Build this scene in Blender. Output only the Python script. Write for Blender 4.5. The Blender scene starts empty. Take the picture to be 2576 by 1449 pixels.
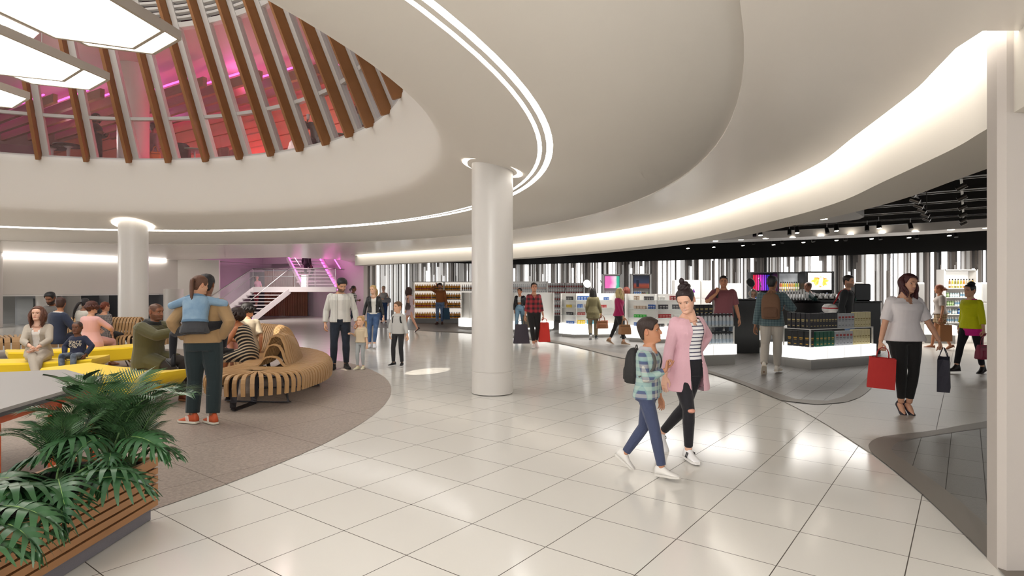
import bpy, bmesh, math, random
from mathutils import Vector, Matrix, Euler, noise
from math import sin, cos, pi, radians, sqrt, atan2, hypot
SC = bpy.context.scene; COL = SC.collection
F = 1504.0; CX = 1288.0; CY = 724.5; H = 1.6            # pixels of the 2576x1449 frame; eye height in metres
V = Vector
RND = random.Random(7)
def G(px, py, z=0.0):
    d = (H - z) * F / (py - CY); return V(((px - CX) / F * d, d, z))
def U(px, py, z):
    d = (z - H) * F / (CY - py); return V(((px - CX) / F * d, d, z))
def P(px, py, d): return V(((px - CX) / F * d, d, H + (CY - py) / F * d))
# ---------------------------------------------------------------- objects
def new(name, me, parent=None, kind=None):
    o = bpy.data.objects.new(name, me); COL.objects.link(o)
    if parent is not None: o.parent = parent
    if kind: o['kind'] = kind
    return o
def tag(o, label, cat, group=None):
    o['label'] = label; o['category'] = cat
    if group: o['group'] = group
    return o
def thing(name, label, cat, loc=(0, 0, 0), rz=0.0, group=None):
    o = bpy.data.objects.new(name, None); COL.objects.link(o)
    o.location = loc; o.rotation_euler = (0, 0, rz); o.empty_display_size = .1
    return tag(o, label, cat, group)
def dup(root, loc, rz=0.0, label=None, group=None):
    r = root.copy(); COL.objects.link(r); r.location = loc; r.rotation_euler = (0, 0, rz)
    if label: r['label'] = label
    if group: r['group'] = group
    for ch in root.children:
        c = ch.copy(); COL.objects.link(c); c.parent = r
        for g in ch.children:
            d = g.copy(); COL.objects.link(d); d.parent = c
    return r
# ---------------------------------------------------------------- materials
def lin(c):
    if isinstance(c, str): c = tuple(int(c[i:i + 2], 16) / 255 for i in (0, 2, 4))
    return tuple((x / 12.92 if x <= .04045 else ((x + .055) / 1.055) ** 2.4) for x in c[:3]) + (1,)
MATS = {}
class NT:
    def __init__(s, m): s.t = m.node_tree; s.n = s.t.nodes; s.l = s.t.links
    def add(s, typ, **kw):
        n = s.n.new(typ)
        for k, v in kw.items():
            if k == 'ins':
                for a, b in v.items():
                    if isinstance(b, bpy.types.NodeSocket): s.l.new(b, n.inputs[a])
                    else: n.inputs[a].default_value = b
            else: setattr(n, k, v)
        return n
    def math(s, op, a, b=0.0, c=0.0, clamp=False):
        n = s.n.new('ShaderNodeMath'); n.operation = op; n.use_clamp = clamp
        for i, x in enumerate((a, b, c)):
            if isinstance(x, bpy.types.NodeSocket): s.l.new(x, n.inputs[i])
            else: n.inputs[i].default_value = x
        return n.outputs[0]
    def mix(s, f, a, b):
        n = s.n.new('ShaderNodeMix'); n.data_type = 'RGBA'
        for i, x in ((0, f), (6, a), (7, b)):
            if isinstance(x, bpy.types.NodeSocket): s.l.new(x, n.inputs[i])
            else: n.inputs[i].default_value = x
        return n.outputs[2]
def mat(name, col=(.8, .8, .8), rough=.5, metal=0.0, emit=0.0, ecol=None, alpha=1.0, trans=0.0, ior=1.45, bump=0.0, bscale=40.0, spec=.5, sheen=0.0, coat=0.0, vcol=False, var=0.0, vscale=3.0):
    if name in MATS: return MATS[name]
    m = bpy.data.materials.new(name); m.use_nodes = True; MATS[name] = m
    t = NT(m); b = t.n['Principled BSDF']; c = lin(col)
    b.inputs['Base Color'].default_value = c; b.inputs['Roughness'].default_value = rough
    b.inputs['Metallic'].default_value = metal; b.inputs['IOR'].default_value = ior
    b.inputs['Specular IOR Level'].default_value = spec
    b.inputs['Transmission Weight'].default_value = trans; b.inputs['Alpha'].default_value = alpha
    if sheen: b.inputs['Sheen Weight'].default_value = sheen
    if coat: b.inputs['Coat Weight'].default_value = coat
    if emit:
        b.inputs['Emission Color'].default_value = lin(ecol) if ecol else c
        b.inputs['Emission Strength'].default_value = emit
    if vcol:
        a = t.add('ShaderNodeVertexColor', layer_name='Col'); t.l.new(a.outputs[0], b.inputs['Base Color'])
    if var:
        tc = t.add('ShaderNodeTexCoord'); no = t.add('ShaderNodeTexNoise', ins={'Vector': tc.outputs['Object'], 'Scale': vscale, 'Detail': 4.0})
        mx = t.mix(no.outputs['Fac'], tuple(x * (1 - var) for x in c[:3]) + (1,), tuple(min(1, x * (1 + var)) for x in c[:3]) + (1,))
        t.l.new(mx, b.inputs['Base Color'])
    if bump:
        tc = t.add('ShaderNodeTexCoord'); no = t.add('ShaderNodeTexNoise', ins={'Vector': tc.outputs['Object'], 'Scale': bscale, 'Detail': 3.0})
        bp = t.add('ShaderNodeBump', ins={'Strength': bump, 'Height': no.outputs['Fac'], 'Distance': .02}); t.l.new(bp.outputs[0], b.inputs['Normal'])
    return m
def bsdf(m): return m.node_tree.nodes['Principled BSDF']
# ---------------------------------------------------------------- mesh builder
class MB:
    def __init__(s): s.v = []; s.f = []; s.mi = []; s.cur = 0; s.M = Matrix.Identity(4)
    def at(s, loc=(0, 0, 0), rz=0.0, rx=0.0, ry=0.0): s.M = Matrix.Translation(V(loc)) @ Euler((rx, ry, rz)).to_matrix().to_4x4(); return s
    def mat(s, i): s.cur = i; return s
    def raw(s, vs, fs):
        b = len(s.v); s.v += [tuple(s.M @ V(p)) for p in vs]
        for f in fs: s.f.append(tuple(b + i for i in f)); s.mi.append(s.cur)
        return s
    def box(s, x0, y0, z0, x1, y1, z1):
        vs = [(x, y, z) for z in (z0, z1) for y in (y0, y1) for x in (x0, x1)]
        return s.raw(vs, [(0, 2, 3, 1), (4, 5, 7, 6), (0, 1, 5, 4), (2, 6, 7, 3), (0, 4, 6, 2), (1, 3, 7, 5)])
    def bbox(s, x0, y0, z0, x1, y1, z1, r=.01):            # box with chamfered vertical edges and top
        p = [(x0 + r, y0), (x1 - r, y0), (x1, y0 + r), (x1, y1 - r), (x1 - r, y1), (x0 + r, y1), (x0, y1 - r), (x0, y0 + r)]
        cx, cy = (x0 + x1) / 2, (y0 + y1) / 2
        q = [(cx + (x - cx) * (1 - 2 * r / max(x1 - x0, 1e-6)), cy + (y - cy) * (1 - 2 * r / max(y1 - y0, 1e-6))) for x, y in p]
        return s.loft([[(x, y, z0) for x, y in q], [(x, y, z0 + r) for x, y in p], [(x, y, z1 - r) for x, y in p], [(x, y, z1) for x, y in q]])
    def prism(s, poly, z0, z1):
        n = len(poly); vs = [(p[0], p[1], z0) for p in poly] + [(p[0], p[1], z1) for p in poly]
        fs = [tuple(range(n - 1, -1, -1)), tuple(range(n, 2 * n))] + [(i, (i + 1) % n, n + (i + 1) % n, n + i) for i in range(n)]
        return s.raw(vs, fs)
    def poly(s, pts): return s.raw(pts, [tuple(range(len(pts)))])
    def loft(s, rings, cap=True, closed=True):
        n = len(rings[0]); vs = [p for r in rings for p in r]; fs = []
        for k in range(len(rings) - 1):
            for i in range(n if closed else n - 1):
                j = (i + 1) % n; fs.append((k * n + i, k * n + j, (k + 1) * n + j, (k + 1) * n + i))
        if cap: fs += [tuple(range(n - 1, -1, -1)), tuple((len(rings) - 1) * n + i for i in range(n))]
        return s.raw(vs, fs)
    def lathe(s, prof, n=16, cap=True, a0=0.0, a1=2 * pi, c=(0, 0)):
        full = abs(a1 - a0 - 2 * pi) < 1e-6; m = n if full else n + 1
        rings = [[(c[0] + r * cos(a0 + (a1 - a0) * i / n), c[1] + r * sin(a0 + (a1 - a0) * i / n), z) for i in range(m)] for r, z in prof]
        return s.loft(rings, cap and full, full)
    def cyl(s, p0, p1, r0, r1=None, n=10):
        return s.tube([p0, p1], [r0, r0 if r1 is None else r1], n)
    def tube(s, pts, rad, n=8, flat=None, up=(0, 0, 1)):
        pts = [V(p) for p in pts]
        if not isinstance(rad, (list, tuple)): rad = [rad] * len(pts)
        rings = []; u = None
        for i, p in enumerate(pts):
            t = (pts[min(i + 1, len(pts) - 1)] - pts[max(i - 1, 0)]).normalized()
            if u is None:
                a = V(up); u = a - t * a.dot(t)
                if u.length < 1e-4: a = V((1, 0, 0)); u = a - t * a.dot(t)
            else: u = u - t * u.dot(t)
            u.normalize(); w = t.cross(u); fx = 1.0 if flat is None else flat
            rings.append([tuple(p + (w * cos(2 * pi * k / n) + u * sin(2 * pi * k / n) * fx) * rad[i]) for k in range(n)])
        return s.loft(rings)
    def strip(s, pts, w, h, up=(0, 0, 1)):                  # rectangular bar swept along pts
        pts = [V(p) for p in pts]; rings = []
        for i, p in enumerate(pts):
            t = (pts[min(i + 1, len(pts) - 1)] - pts[max(i - 1, 0)]).normalized()
            a = V(up); u = (a - t * a.dot(t)).normalized(); q = t.cross(u)
            rings.append([tuple(p + q * (w / 2 * x) + u * (h / 2 * z)) for x, z in ((-1, -1), (1, -1), (1, 1), (-1, 1))])
        return s.loft(rings)
    def ball(s, c, rx, ry=None, rz=None, n=12, m=8, R=None):
        ry = rx if ry is None else ry; rz = rx if rz is None else rz; c = V(c); R = R or Matrix.Identity(3)
        rings = []
        for k in range(m + 1):
            a = -pi / 2 + pi * (k * .996 + .002 * m) / m
            rings.append([tuple(c + R @ V((rx * cos(a) * cos(2 * pi * i / n), ry * cos(a) * sin(2 * pi * i / n), rz * sin(a)))) for i in range(n)])
        return s.loft(rings)
    def mesh(s, name='m', mats=(), smooth=False):
        me = bpy.data.meshes.new(name); me.from_pydata(s.v, [], s.f)
        for m in mats: me.materials.append(m)
        if len(mats) > 1: me.polygons.foreach_set('material_index', s.mi)
        if smooth: me.polygons.foreach_set('use_smooth', [True] * len(me.polygons))
        me.update(); return me
    def obj(s, name, m, parent=None, smooth=False, kind=None, fix=True, bevel=0.0):
        ms = m if isinstance(m, (list, tuple)) else [m]
        me = s.mesh(name, ms, smooth)
        if fix:
            bm = bmesh.new(); bm.from_mesh(me); bmesh.ops.recalc_face_normals(bm, faces=bm.faces)
            if bevel: bmesh.ops.bevel(bm, geom=bm.edges, offset=bevel, segments=2, affect='EDGES', clamp_overlap=True)
            bm.to_mesh(me); bm.free()
        o = new(name, me, parent, kind)
        if smooth == 'auto':
            for e in me.edges: pass
            me.set_sharp_from_angle(angle=radians(35))
        return o
def fill(loops, z):                                         # flat polygon with holes
    bm = bmesh.new()
    for lp in loops:
        vs = [bm.verts.new((p[0], p[1], z)) for p in lp]
        for i in range(len(vs)): bm.edges.new((vs[i], vs[(i + 1) % len(vs)]))
    bmesh.ops.triangle_fill(bm, use_beauty=True, use_dissolve=False, edges=bm.edges[:])
    bmesh.ops.recalc_face_normals(bm, faces=bm.faces)
    me = bpy.data.meshes.new('fill'); bm.to_mesh(me); bm.free(); return me
def crv(pts, n=8, closed=False):                            # Catmull-Rom through pts
    pts = [V(p) for p in pts]; out = []; N = len(pts)
    for i in range(N if closed else N - 1):
        g = (lambda k: pts[k % N]) if closed else (lambda k: pts[max(0, min(N - 1, k))])
        p0, p1, p2, p3 = g(i - 1), g(i), g(i + 1), g(i + 2)
        for k in range(n):
            t = k / n; out.append(.5 * ((2 * p1) + (p2 - p0) * t + (2 * p0 - 5 * p1 + 4 * p2 - p3) * t * t + (3 * p1 - p0 - 3 * p2 + p3) * t ** 3))
    if not closed: out.append(pts[-1])
    return out
def text(s, size, m, parent, loc, rot, name='lettering', ext=.001, align='CENTER'):
    cu = bpy.data.curves.new('t', 'FONT'); cu.body = s; cu.size = size; cu.align_x = align; cu.align_y = 'CENTER'; cu.extrude = ext
    o = bpy.data.objects.new('t', cu); COL.objects.link(o)
    me = bpy.data.meshes.new_from_object(o.evaluated_get(bpy.context.evaluated_depsgraph_get()))
    bpy.data.objects.remove(o); me.materials.clear(); me.materials.append(m)
    r = new(name, me, parent); r.location = loc; r.rotation_euler = rot; return r
# ================================================================ setting
C0 = V((-9.56, 7.84, 0)); ZF = 3.02                    # atrium centre, flat ceiling height
def rc(r, a, z): return V((C0.x + r * cos(a), C0.y + r * sin(a), z))
def tile_mat(name, base, grout, size, rot, ox, oy, gw, rough, mott=0.0, mscale=60.0, sx=1.0, var=.04, spec=.5, bump=0.0, rvar=0.0):
    m = mat(name, base, rough, spec=spec); t = NT(m); b = bsdf(m); g = t.add('ShaderNodeNewGeometry')
    sep = t.add('ShaderNodeSeparateXYZ', ins={0: g.outputs['Position']}); x, y = sep.outputs[0], sep.outputs[1]
    x = t.math('SUBTRACT', x, ox); y = t.math('SUBTRACT', y, oy); c, s = cos(rot), sin(rot)
    u = t.math('DIVIDE', t.math('ADD', t.math('MULTIPLY', x, c), t.math('MULTIPLY', y, s)), size * sx)
    v = t.math('DIVIDE', t.math('SUBTRACT', t.math('MULTIPLY', y, c), t.math('MULTIPLY', x, s)), size)
    def line(q, sz):
        f = t.math('FRACT', q); d = t.math('MINIMUM', f, t.math('SUBTRACT', 1.0, f)); return t.math('LESS_THAN', d, gw / sz / 2)
    ln = t.math('MAXIMUM', line(u, size * sx), line(v, size))
    cid = t.add('ShaderNodeCombineXYZ', ins={0: t.math('FLOOR', u), 1: t.math('FLOOR', v)})
    wn = t.add('ShaderNodeTexWhiteNoise', noise_dimensions='2D', ins={'Vector': cid.outputs[0]})
    bc = lin(base); k = t.math('ADD', 1 - var, t.math('MULTIPLY', wn.outputs['Value'], 2 * var))
    if mott:
        no = t.add('ShaderNodeTexNoise', ins={'Vector': g.outputs['Position'], 'Scale': mscale, 'Detail': 5.0, 'Roughness': .7})
        k = t.math('MULTIPLY', k, t.math('ADD', 1 - mott, t.math('MULTIPLY', no.outputs['Fac'], 2 * mott)))
    cc = t.add('ShaderNodeVectorMath', operation='SCALE', ins={0: bc[:3], 'Scale': k})
    t.l.new(t.mix(ln, cc.outputs[0], lin(grout)), b.inputs['Base Color'])
    t.l.new(t.math('ADD', rough, t.math('MULTIPLY', ln, .4)), b.inputs['Roughness'])
    return m
TH = -.65048
M_white_tile = tile_mat('polished cream tile', 'dcd8d0', '4f4840', .5988, TH, -.6317, 3.58, .006, .14, var=.012, spec=.32)
M_granite = tile_mat('grey brown granite', '9d9085', '6d635a', 1.1976, TH, -.6317, 3.58, .006, .42, .75, 34, 1.0, .03)
M_darkstone = tile_mat('dark grey stone', '918d89', '67635f', .6, TH, 0, 0, .005, .38, .36, 90, .45, .08)
M_pathstone = tile_mat('light grey stone', 'b5aea4', '6a645d', 1.1976, TH, -.6317, 3.58, .006, .36, .16, 50, 1.0, .02)
M_ceil = mat('warm white plaster', 'e8e2da', .75, bump=.02, bscale=300)
M_flat = mat('glossy white ceiling', 'e4ded7', .26)
M_wall = mat('white wall paint', 'dfdad3', .6)
M_col = mat('column lacquer', 'cfcac4', .3)
M_led = mat('warm white light strip', 'fffcf8', .5, emit=9.0)
M_black = mat('black ceiling paint', '161413', .6)
M_beam = mat('charcoal beam', '2d2a29', .45)
M_brass = mat('brushed metal trim', '8b837a', .5, metal=.55)
M_white = mat('satin white', 'e8e6e2', .4)
M_wood = mat('warm oak', 'b0804e', .5, var=.18, vscale=9)
M_glass = mat('clear glass', 'ffffff', .02, alpha=.16, spec=.8)
M_steel = mat('brushed steel', 'b8b5b2', .28, metal=1.0)
M_dark = mat('dark grey paint', '4c4a4b', .5)
# ---------------------------------------------------------------- floor
big = [(-42, -7, 0), (34, -7, 0), (34, 44, 0), (-42, 44, 0)]
MB().poly(big).obj('floor', M_white_tile, kind='structure', fix=False)
n = 160; o = new('floor_seating', fill([[(C0.x + 7.82 * cos(2 * pi * i / n), C0.y + 7.82 * sin(2 * pi * i / n)) for i in range(n)]], .004), kind='structure'); o.data.materials.append(M_granite)
edge = crv([G(*p) for p in [(2484, 1406), (2321, 1247), (2196, 1145), (2160, 1121.6), (2060, 1058), (1965, 1008), (1880, 973), (1776, 938), (1680, 919), (1570, 903), (1466, 878), (1400, 864), (1292, 850), (1184, 839), (1070, 833), (955, 824)]], 6)
far = [G(900, 818), V((-7.6, 32, 0)), V((34, 44, 0)), V((34, -2, 0)), V((5, 1.2, 0))]
o = new('floor_shop', fill([edge + far], .004), kind='structure'); o.data.materials.append(M_darkstone)
t1o = crv([G(*p) for p in [(1880, 973), (1940, 999), (1988, 1015), (2058, 1020), (2115, 1016), (2159, 1003.5), (2190, 980), (2242, 926), (2278, 886), (2296, 862), (2306, 845)]], 6)
t1i = crv([G(*p) for p in [(1776, 931), (1880, 964), (1959, 992), (2023, 1010), (2083, 1010), (2128, 995.6), (2166, 967), (2215, 915), (2252, 877), (2274, 856), (2287, 842)]], 6)
o = new('floor_path', fill([t1o + [V((15, 22, 0)), V((20, 10, 0)), V((12, 4.8, 0))] + [G(2600, 1061)] + crv([G(*p) for p in [(2483.6, 1061), (2344, 1085.7), (2230, 1099), (2189, 1116), (2187, 1131), (2196, 1145)]], 6) + [q for q in edge if 3.56 < q.x and 6.0 < q.y < 9.6]], .008), kind='structure'); o.data.materials.append(M_pathstone)
mb = MB()
def band(a, b, z):
    n = 60
    def rs(p):
        L = [0]
        for i in range(1, len(p)): L.append(L[-1] + (p[i] - p[i - 1]).length)
        out = []
        for k in range(n + 1):
            s = L[-1] * k / n; i = max(j for j in range(len(p) - 1) if L[j] <= s + 1e-9); f = (s - L[i]) / max(L[i + 1] - L[i], 1e-9); out.append(p[i].lerp(p[i + 1], f))
        return out
    A, B = rs(a), rs(b); vs = [(p.x, p.y, z) for p in A] + [(p.x, p.y, z) for p in B]
    return MB().raw(vs, [(i, i + 1, n + 2 + i, n + 1 + i) for i in range(n)])
e1 = [q for q in edge if q.y > 9.7 and q.y < 22]
band([e for e in e1][::-1] + t1o[3:], crv([G(1184, 835), G(1292, 845), G(1400, 858.5), G(1466, 871), G(1570, 893)], 6) + t1i, .012).obj('trim_1', M_brass, kind='structure', fix=False)
a2 = crv([G(*p) for p in [(2600, 1036), (2483.6, 1061), (2420, 1072), (2344, 1085.7), (2230, 1099), (2196, 1110), (2186, 1124), (2196, 1144), (2250, 1187), (2321, 1247), (2400, 1323), (2483.6, 1406), (2600, 1530)]], 6)
b2 = crv([G(*p) for p in [(2600, 1058), (2483.6, 1078), (2420, 1087), (2340, 1099.5), (2306, 1104.6), (2262, 1114), (2243, 1129), (2252, 1146), (2276, 1161), (2330, 1199), (2405, 1256), (2483.6, 1326), (2600, 1430)]], 6)
band(a2, b2, .012).obj('trim_2', M_brass, kind='structure', fix=False)
o = new('floor_island', fill([b2 + [V((8, 1.8, 0)), V((9, 6, 0))]], .010), kind='structure')
o.data.materials.append(tile_mat('speckled grey stone', '6f6b66', '45423f', .6, TH, .3, .2, .006, .4, .6, 140, .42, .05))
# ---------------------------------------------------------------- ring ceiling, atrium throat
def lathe_obj(name, prof, m, a0=0, a1=2 * pi, n=160, parent=None, kind='structure', smooth=True):
    mb = MB().lathe(prof, n, False, a0, a1, (C0.x, C0.y)); return mb.obj(name, m, parent, smooth, kind, fix=False)
lathe_obj('ceiling_ring', [(11.75, ZF + .02), (11.75, 3.035), (10.075, 3.292)], M_ceil)
lathe_obj('ceiling_ring_inner', [(9.89, 3.32), (9.4, 3.41), (9.0, 3.505), (8.72, 3.595), (8.6, 3.65), (8.54, 3.72), (8.47, 3.85), (8.33, 4.2), (8.2, 4.55), (8.1, 4.82), (8.06, 4.93), (8.07, 5.0), (8.12, 5.03), (8.3, 5.035)], M_ceil)
rl = thing('ring_light', 'long curved double line of white light set in the round ceiling', 'ceiling light', (C0.x, C0.y, 3.2))
def ringpart(name, prof, m): o = lathe_obj(name, prof, m, parent=rl, kind=None); o.location = (-C0.x, -C0.y, -3.2); return o
ringpart('channel', [(10.075, 3.292), (10.075, 3.37), (9.89, 3.38), (9.89, 3.32)], M_white)
ringpart('light_strip', [(10.07, 3.297), (9.998, 3.308)], M_led); ringpart('light_strip', [(9.94, 3.3165), (9.895, 3.323)], M_led)
ringpart('divider', [(9.998, 3.306), (9.94, 3.314)], M_ceil)
# flat ceiling: outside of the ring to the shop cove and the back walls
K = crv([U(*p, ZF) for p in [(2404, 122), (2350, 178), (2290, 236), (2150, 343), (2046, 419), (1900, 483), (1700, 551), (1500, 588), (1290, 614), (1184, 622), (1000, 634), (910, 640), (880, 642.5)]], 6)
pillar_y = 3.40
circ = [rc(11.75, 2 * pi * i / 160, 0) for i in range(160)]
KW = V((-20.9, 24.4, 0))
outer = [V((2.60, 3.30, 0)), V((9, 3.30, 0)), V((9, -6, 0)), V((-42, -6, 0)), V((-42, 24.4, 0)), V((-20.9, 24.4, 0)), V((-17, 31, 0)), V((-14.8, 36, 0)), V((-6.9, 36, 0)), V((-6.75, 25.2, 0))] + K[::-1]
st = [V((-15.6, 29.6, 0)), V((-10.5, 27.6, 0)), V((-8.6, 30, 0)), V((-9.0, 34, 0)), V((-15, 35.4, 0))]
o = new('ceiling', fill([outer, circ, st], ZF), kind='structure'); o.data.materials.append(M_flat)
lathe_obj('ceiling_ring_edge', [(11.75, ZF), (11.75, 3.04)], M_ceil)
# shop cove: light slot and curved fascia (offset outwards)
def off(cv, d):
    out = []
    for i, p in enumerate(cv):
        t = (cv[min(i + 1, len(cv) - 1)] - cv[max(i - 1, 0)]).normalized(); nrm = V((t.y, -t.x, 0)); out.append(p + nrm * d)
    return out
Kx = [K[0] + (K[0] - K[1]).normalized() * .6] + K
K1, K2, K3 = off(Kx, .24), off(Kx, .25), off(Kx, .85)
def ribbon(a, b, za, zb): return MB().loft([[(p.x, p.y, za) for p in a], [(p.x, p.y, zb) for p in b]], False, False)
cv = thing('cove_light', 'long curved bright light cove above the shop front', 'ceiling light', (K[30].x, K[30].y, 3))
o = ribbon(off(Kx, 0), K1, ZF + .10, ZF + .10).obj('light_strip', mat('cove light', 'fffaf2', .5, emit=5.0), cv, fix=False); o.location = -V((K[30].x, K[30].y, 3))
o = ribbon(off(Kx, -.0), off(Kx, 0), ZF, ZF + .10).obj('slot_edge', M_ceil, cv, fix=False); o.location = -V((K[30].x, K[30].y, 3))
ZL = 2.585
fb = MB().loft([[(p.x, p.y, z) for p in q] for q, z in ((K1, ZF + .3), (K1, ZL), (K3, ZL), (K3, 5.2))], False, False)
M_fascia = mat('fascia plaster', 'd8d2c8', .6)
fb.obj('wall_fascia', M_fascia, kind='structure', smooth=False, fix=False)
# right foreground pillar
mb = MB(); mb.loft([[(2.80, 3.525, z), (2.758, 3.40, z), (2.78, 3.36, z), (9, 3.36, z), (9, 3.6, z), (2.90, 3.6, z)] for z in (0, 5.2)]); mb.obj('wall_right', mat('pillar paint', 'b1a9a2', .55), kind='structure')
# ---------------------------------------------------------------- columns with glowing collars
def column(x, y, r, zt, label, halo=True, trim=True):
    c = thing('round_column', label, 'column', (x, y, 0)); c['kind'] = 'thing'
    MB().lathe([(r, 0.012), (r, .33), (r - .006, .335), (r - .006, .345), (r, .35), (r, zt)] if trim else [(r, .012), (r, zt)], 48).obj('shaft', M_col, c, 'auto')
    if halo:
        a = atan2(y - C0.y, x - C0.x); tl = -.2
        mb = MB(); R = Matrix.Rotation(a, 4, 'Z') @ Matrix.Rotation(.215, 4, 'Y')
        mb.M = Matrix.Translation((0, 0, halo)) @ R
        mb.lathe([(r * .9, .015), (r + .155, .0)], 48, False); mb.obj('light_collar', mat('collar glow', 'fff7ea', .5, emit=3.2), c, True)
    return c
column(-.30, 9.13, .315, 3.6, 'large white round column in the middle of the cream tiled floor', 3.425)
column(-10.83, 17.1, .375, 3.6, 'white round column rising behind the seated people', 3.40)
column(-21.0, 23.8, .56, 3.02, 'grey round column at the far edge of the hall by the back wall', False, False)
column(-20.6, 26.4, .42, 1.52, 'short grey column stub behind the bearded man in grey', False, False)
column(-15.4, 27.2, .40, 1.56, 'short grey column stub behind the man with a child on his back', False, False)
# ---------------------------------------------------------------- left back wall
def wall_seg(mb, a, b, z0, z1, t=.12):
    a, b = V(a), V(b); d = (b - a).normalized(); nn = V((-d.y, d.x, 0)) * t
    mb.loft([[(p.x, p.y, z) for p in (a, b, b + nn, a + nn)] for z in (z0, z1)])
w0, w1, w2 = V((-42, 24.4, 0)), V((-20.9, 24.4, 0)), V((-17, 31, 0))
mb = MB(); wall_seg(mb, (-42, 24.3, 0), (-20.9, 24.3, 0), 1.32, ZF); wall_seg(mb, (-20.95, 24.3, 0), (-17, 30.4, 0), 1.32, ZF); wall_seg(mb, (-17, 30.4, 0), (-14.9, 30.4, 0), 0, ZF); mb.obj('wall_back', M_wall, kind='structure')
mb = MB(); wall_seg(mb, (-42, 26.2, 0), (-24, 26.2, 0), 0, 1.4); wall_seg(mb, (-24, 26.2, 0), (-17, 31.2, 0), 0, 1.4); mb.obj('wall_recess', mat('grey recess wall', '8b8a88', .55), kind='structure')
mb = MB(); wall_seg(mb, (-42, 24.25, 0), (-20.9, 24.25, 0), 1.26, 1.31, .2); wall_seg(mb, (-20.9, 24.25, 0), (-17, 30.35, 0), 1.26, 1.31, .2); mb.obj('trim_3', M_white, kind='structure')
def panel(px0, px1, y, z0, z1, m, name):
    a, b = P(px0, CY, y), P(px1, CY, y); MB().box(a.x, y, z0, b.x, y + .05, z1).obj(name, m, kind='structure')
for i, (p0, p1, y, cl) in enumerate([(38, 92, 26.0, '77787a'), (138, 155, 26.6, '8f8e8c'), (155, 202, 26.9, 'a3a09c'), (202, 248, 27.6, '3f4044'), (248, 272, 28.0, '9a989a'), (272, 304, 28.4, '45464a'), (370, 414, 29.6, '44454a'), (414, 440, 29.9, 'b0aaa4')]):
    panel(p0, p1, y, 0, 1.27, mat('recess panel ' + cl, cl, .5), 'wall_panel')
a, b = P(42, CY, 25.9), P(82, CY, 25.9); d = thing('door_1', 'flush grey service door', 'door', ((a.x + b.x) / 2, 25.93, 0)); del d['category']; del d['label']; d['kind'] = 'structure'
w = (b.x - a.x) / 2; MB().box(-w, 0, 0.01, w, .04, 1.14).obj('door_leaf', mat('grey door', '7c7d7d', .5), d); MB().cyl((w - .08, -.03, .55), (w - .08, -.03, .62), .012).obj('door_handle', M_steel, d)
cl = thing('wall_cove_light', 'straight cove light washing the white back wall', 'ceiling light', (-19, 27.3, 2.95))
mb = MB(); mb.strip([(-23 + 0, -3.02, 0), (-1.95, -3.02, 0)], .06, .03); mb.strip([(-1.9, -3.0, 0), (1.7, 2.6, 0)], .07, .03); mb.obj('light_strip', mat('cool wall light', 'fff9f4', .5, emit=22.0), cl)
# ---------------------------------------------------------------- stair alcove walls
M_pinkwall = mat('alcove wall', 'd8c8d0', .55)
mb = MB(); wall_seg(mb, (-15.2, 36.4, 0), (-11.3, 34.4, 0), 0, 6.5); wall_seg(mb, (-11.3, 34.0, 0), (-7.75, 32.4, 0), 0, 6.5); wall_seg(mb, (-17.2, 31, 0), (-15.2, 36.4, 0), 0, 6.5); mb.obj('wall_alcove', M_pinkwall, kind='structure')
wl = thing('timber_screen', 'vertical brown timber slat screen under the staircase', 'wall panel', (-12.6, 33.6, 0))
mb = MB(); 
for i in range(26): mb.box(-1.3 + i * .093, -.02, .03, -1.3 + i * .093 + .078, .03, 2.55)
mb.obj('slats', mat('red brown timber', '7d4c35', .5, var=.2), wl); MB().box(-1.32, .03, .03, 1.14, .08, 2.6).obj('backing', M_dark, wl)
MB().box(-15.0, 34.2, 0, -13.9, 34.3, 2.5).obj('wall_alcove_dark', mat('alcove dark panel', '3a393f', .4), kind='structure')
mb = MB(); mb.box(-7.75, 31.2, 0, -7.35, 32.6, 3.0); mb.obj('wall_jamb', M_wall, kind='structure')
# ---------------------------------------------------------------- shop back wall of upright fins
WP = [V((-7.25, 29.9, 0)), V((-4.3, 30.5, 0)), V((-2.2, 31.8, 0)), V((.4, 33.0, 0)), V((3.4, 31.2, 0)), V((6.6, 28.9, 0)), V((10, 26.2, 0)), V((13.1, 23.8, 0)), V((16.3, 20.5, 0)), V((20, 16.2, 0))]
WC = crv(WP, 6)
mb = MB(); q = off(WC, -.35); mb.loft([[(p.x, p.y, z) for p in q] for z in (0, 2.95)], False, False); mb.obj('wall_shop', mat('mirror grey backing', '6f6a66', .35, metal=.3), kind='structure', fix=False)
mb = MB(); q = off(WC, .10); q2 = off(WC, -.6); mb.loft([[(p.x, p.y, 2.9) for p in q2], [(p.x, p.y, 2.9) for p in q], [(p.x, p.y, 4.4) for p in q]], False, False); mb.obj('wall_band', M_black, kind='structure', fix=False)
L = [0]
for i in range(1, len(WC)): L.append(L[-1] + (WC[i] - WC[i - 1]).length)
def along(s):
    i = max(j for j in range(len(WC) - 1) if L[j] <= s + 1e-9); f = (s - L[i]) / (L[i + 1] - L[i]); t = (WC[i + 1] - WC[i]).normalized(); return WC[i].lerp(WC[i + 1], f), t
cols = [('ffffff', 1.9), ('e9e7e4', .45), ('d6d3cf', .15), ('a39a92', 0.04), ('766c64', 0), ('2c2927', 0)]
fm = [mat('upright fin ' + c, c, .35, emit=e) for c, e in cols]
mb = MB(); s = .03; rr = random.Random(11)
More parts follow.
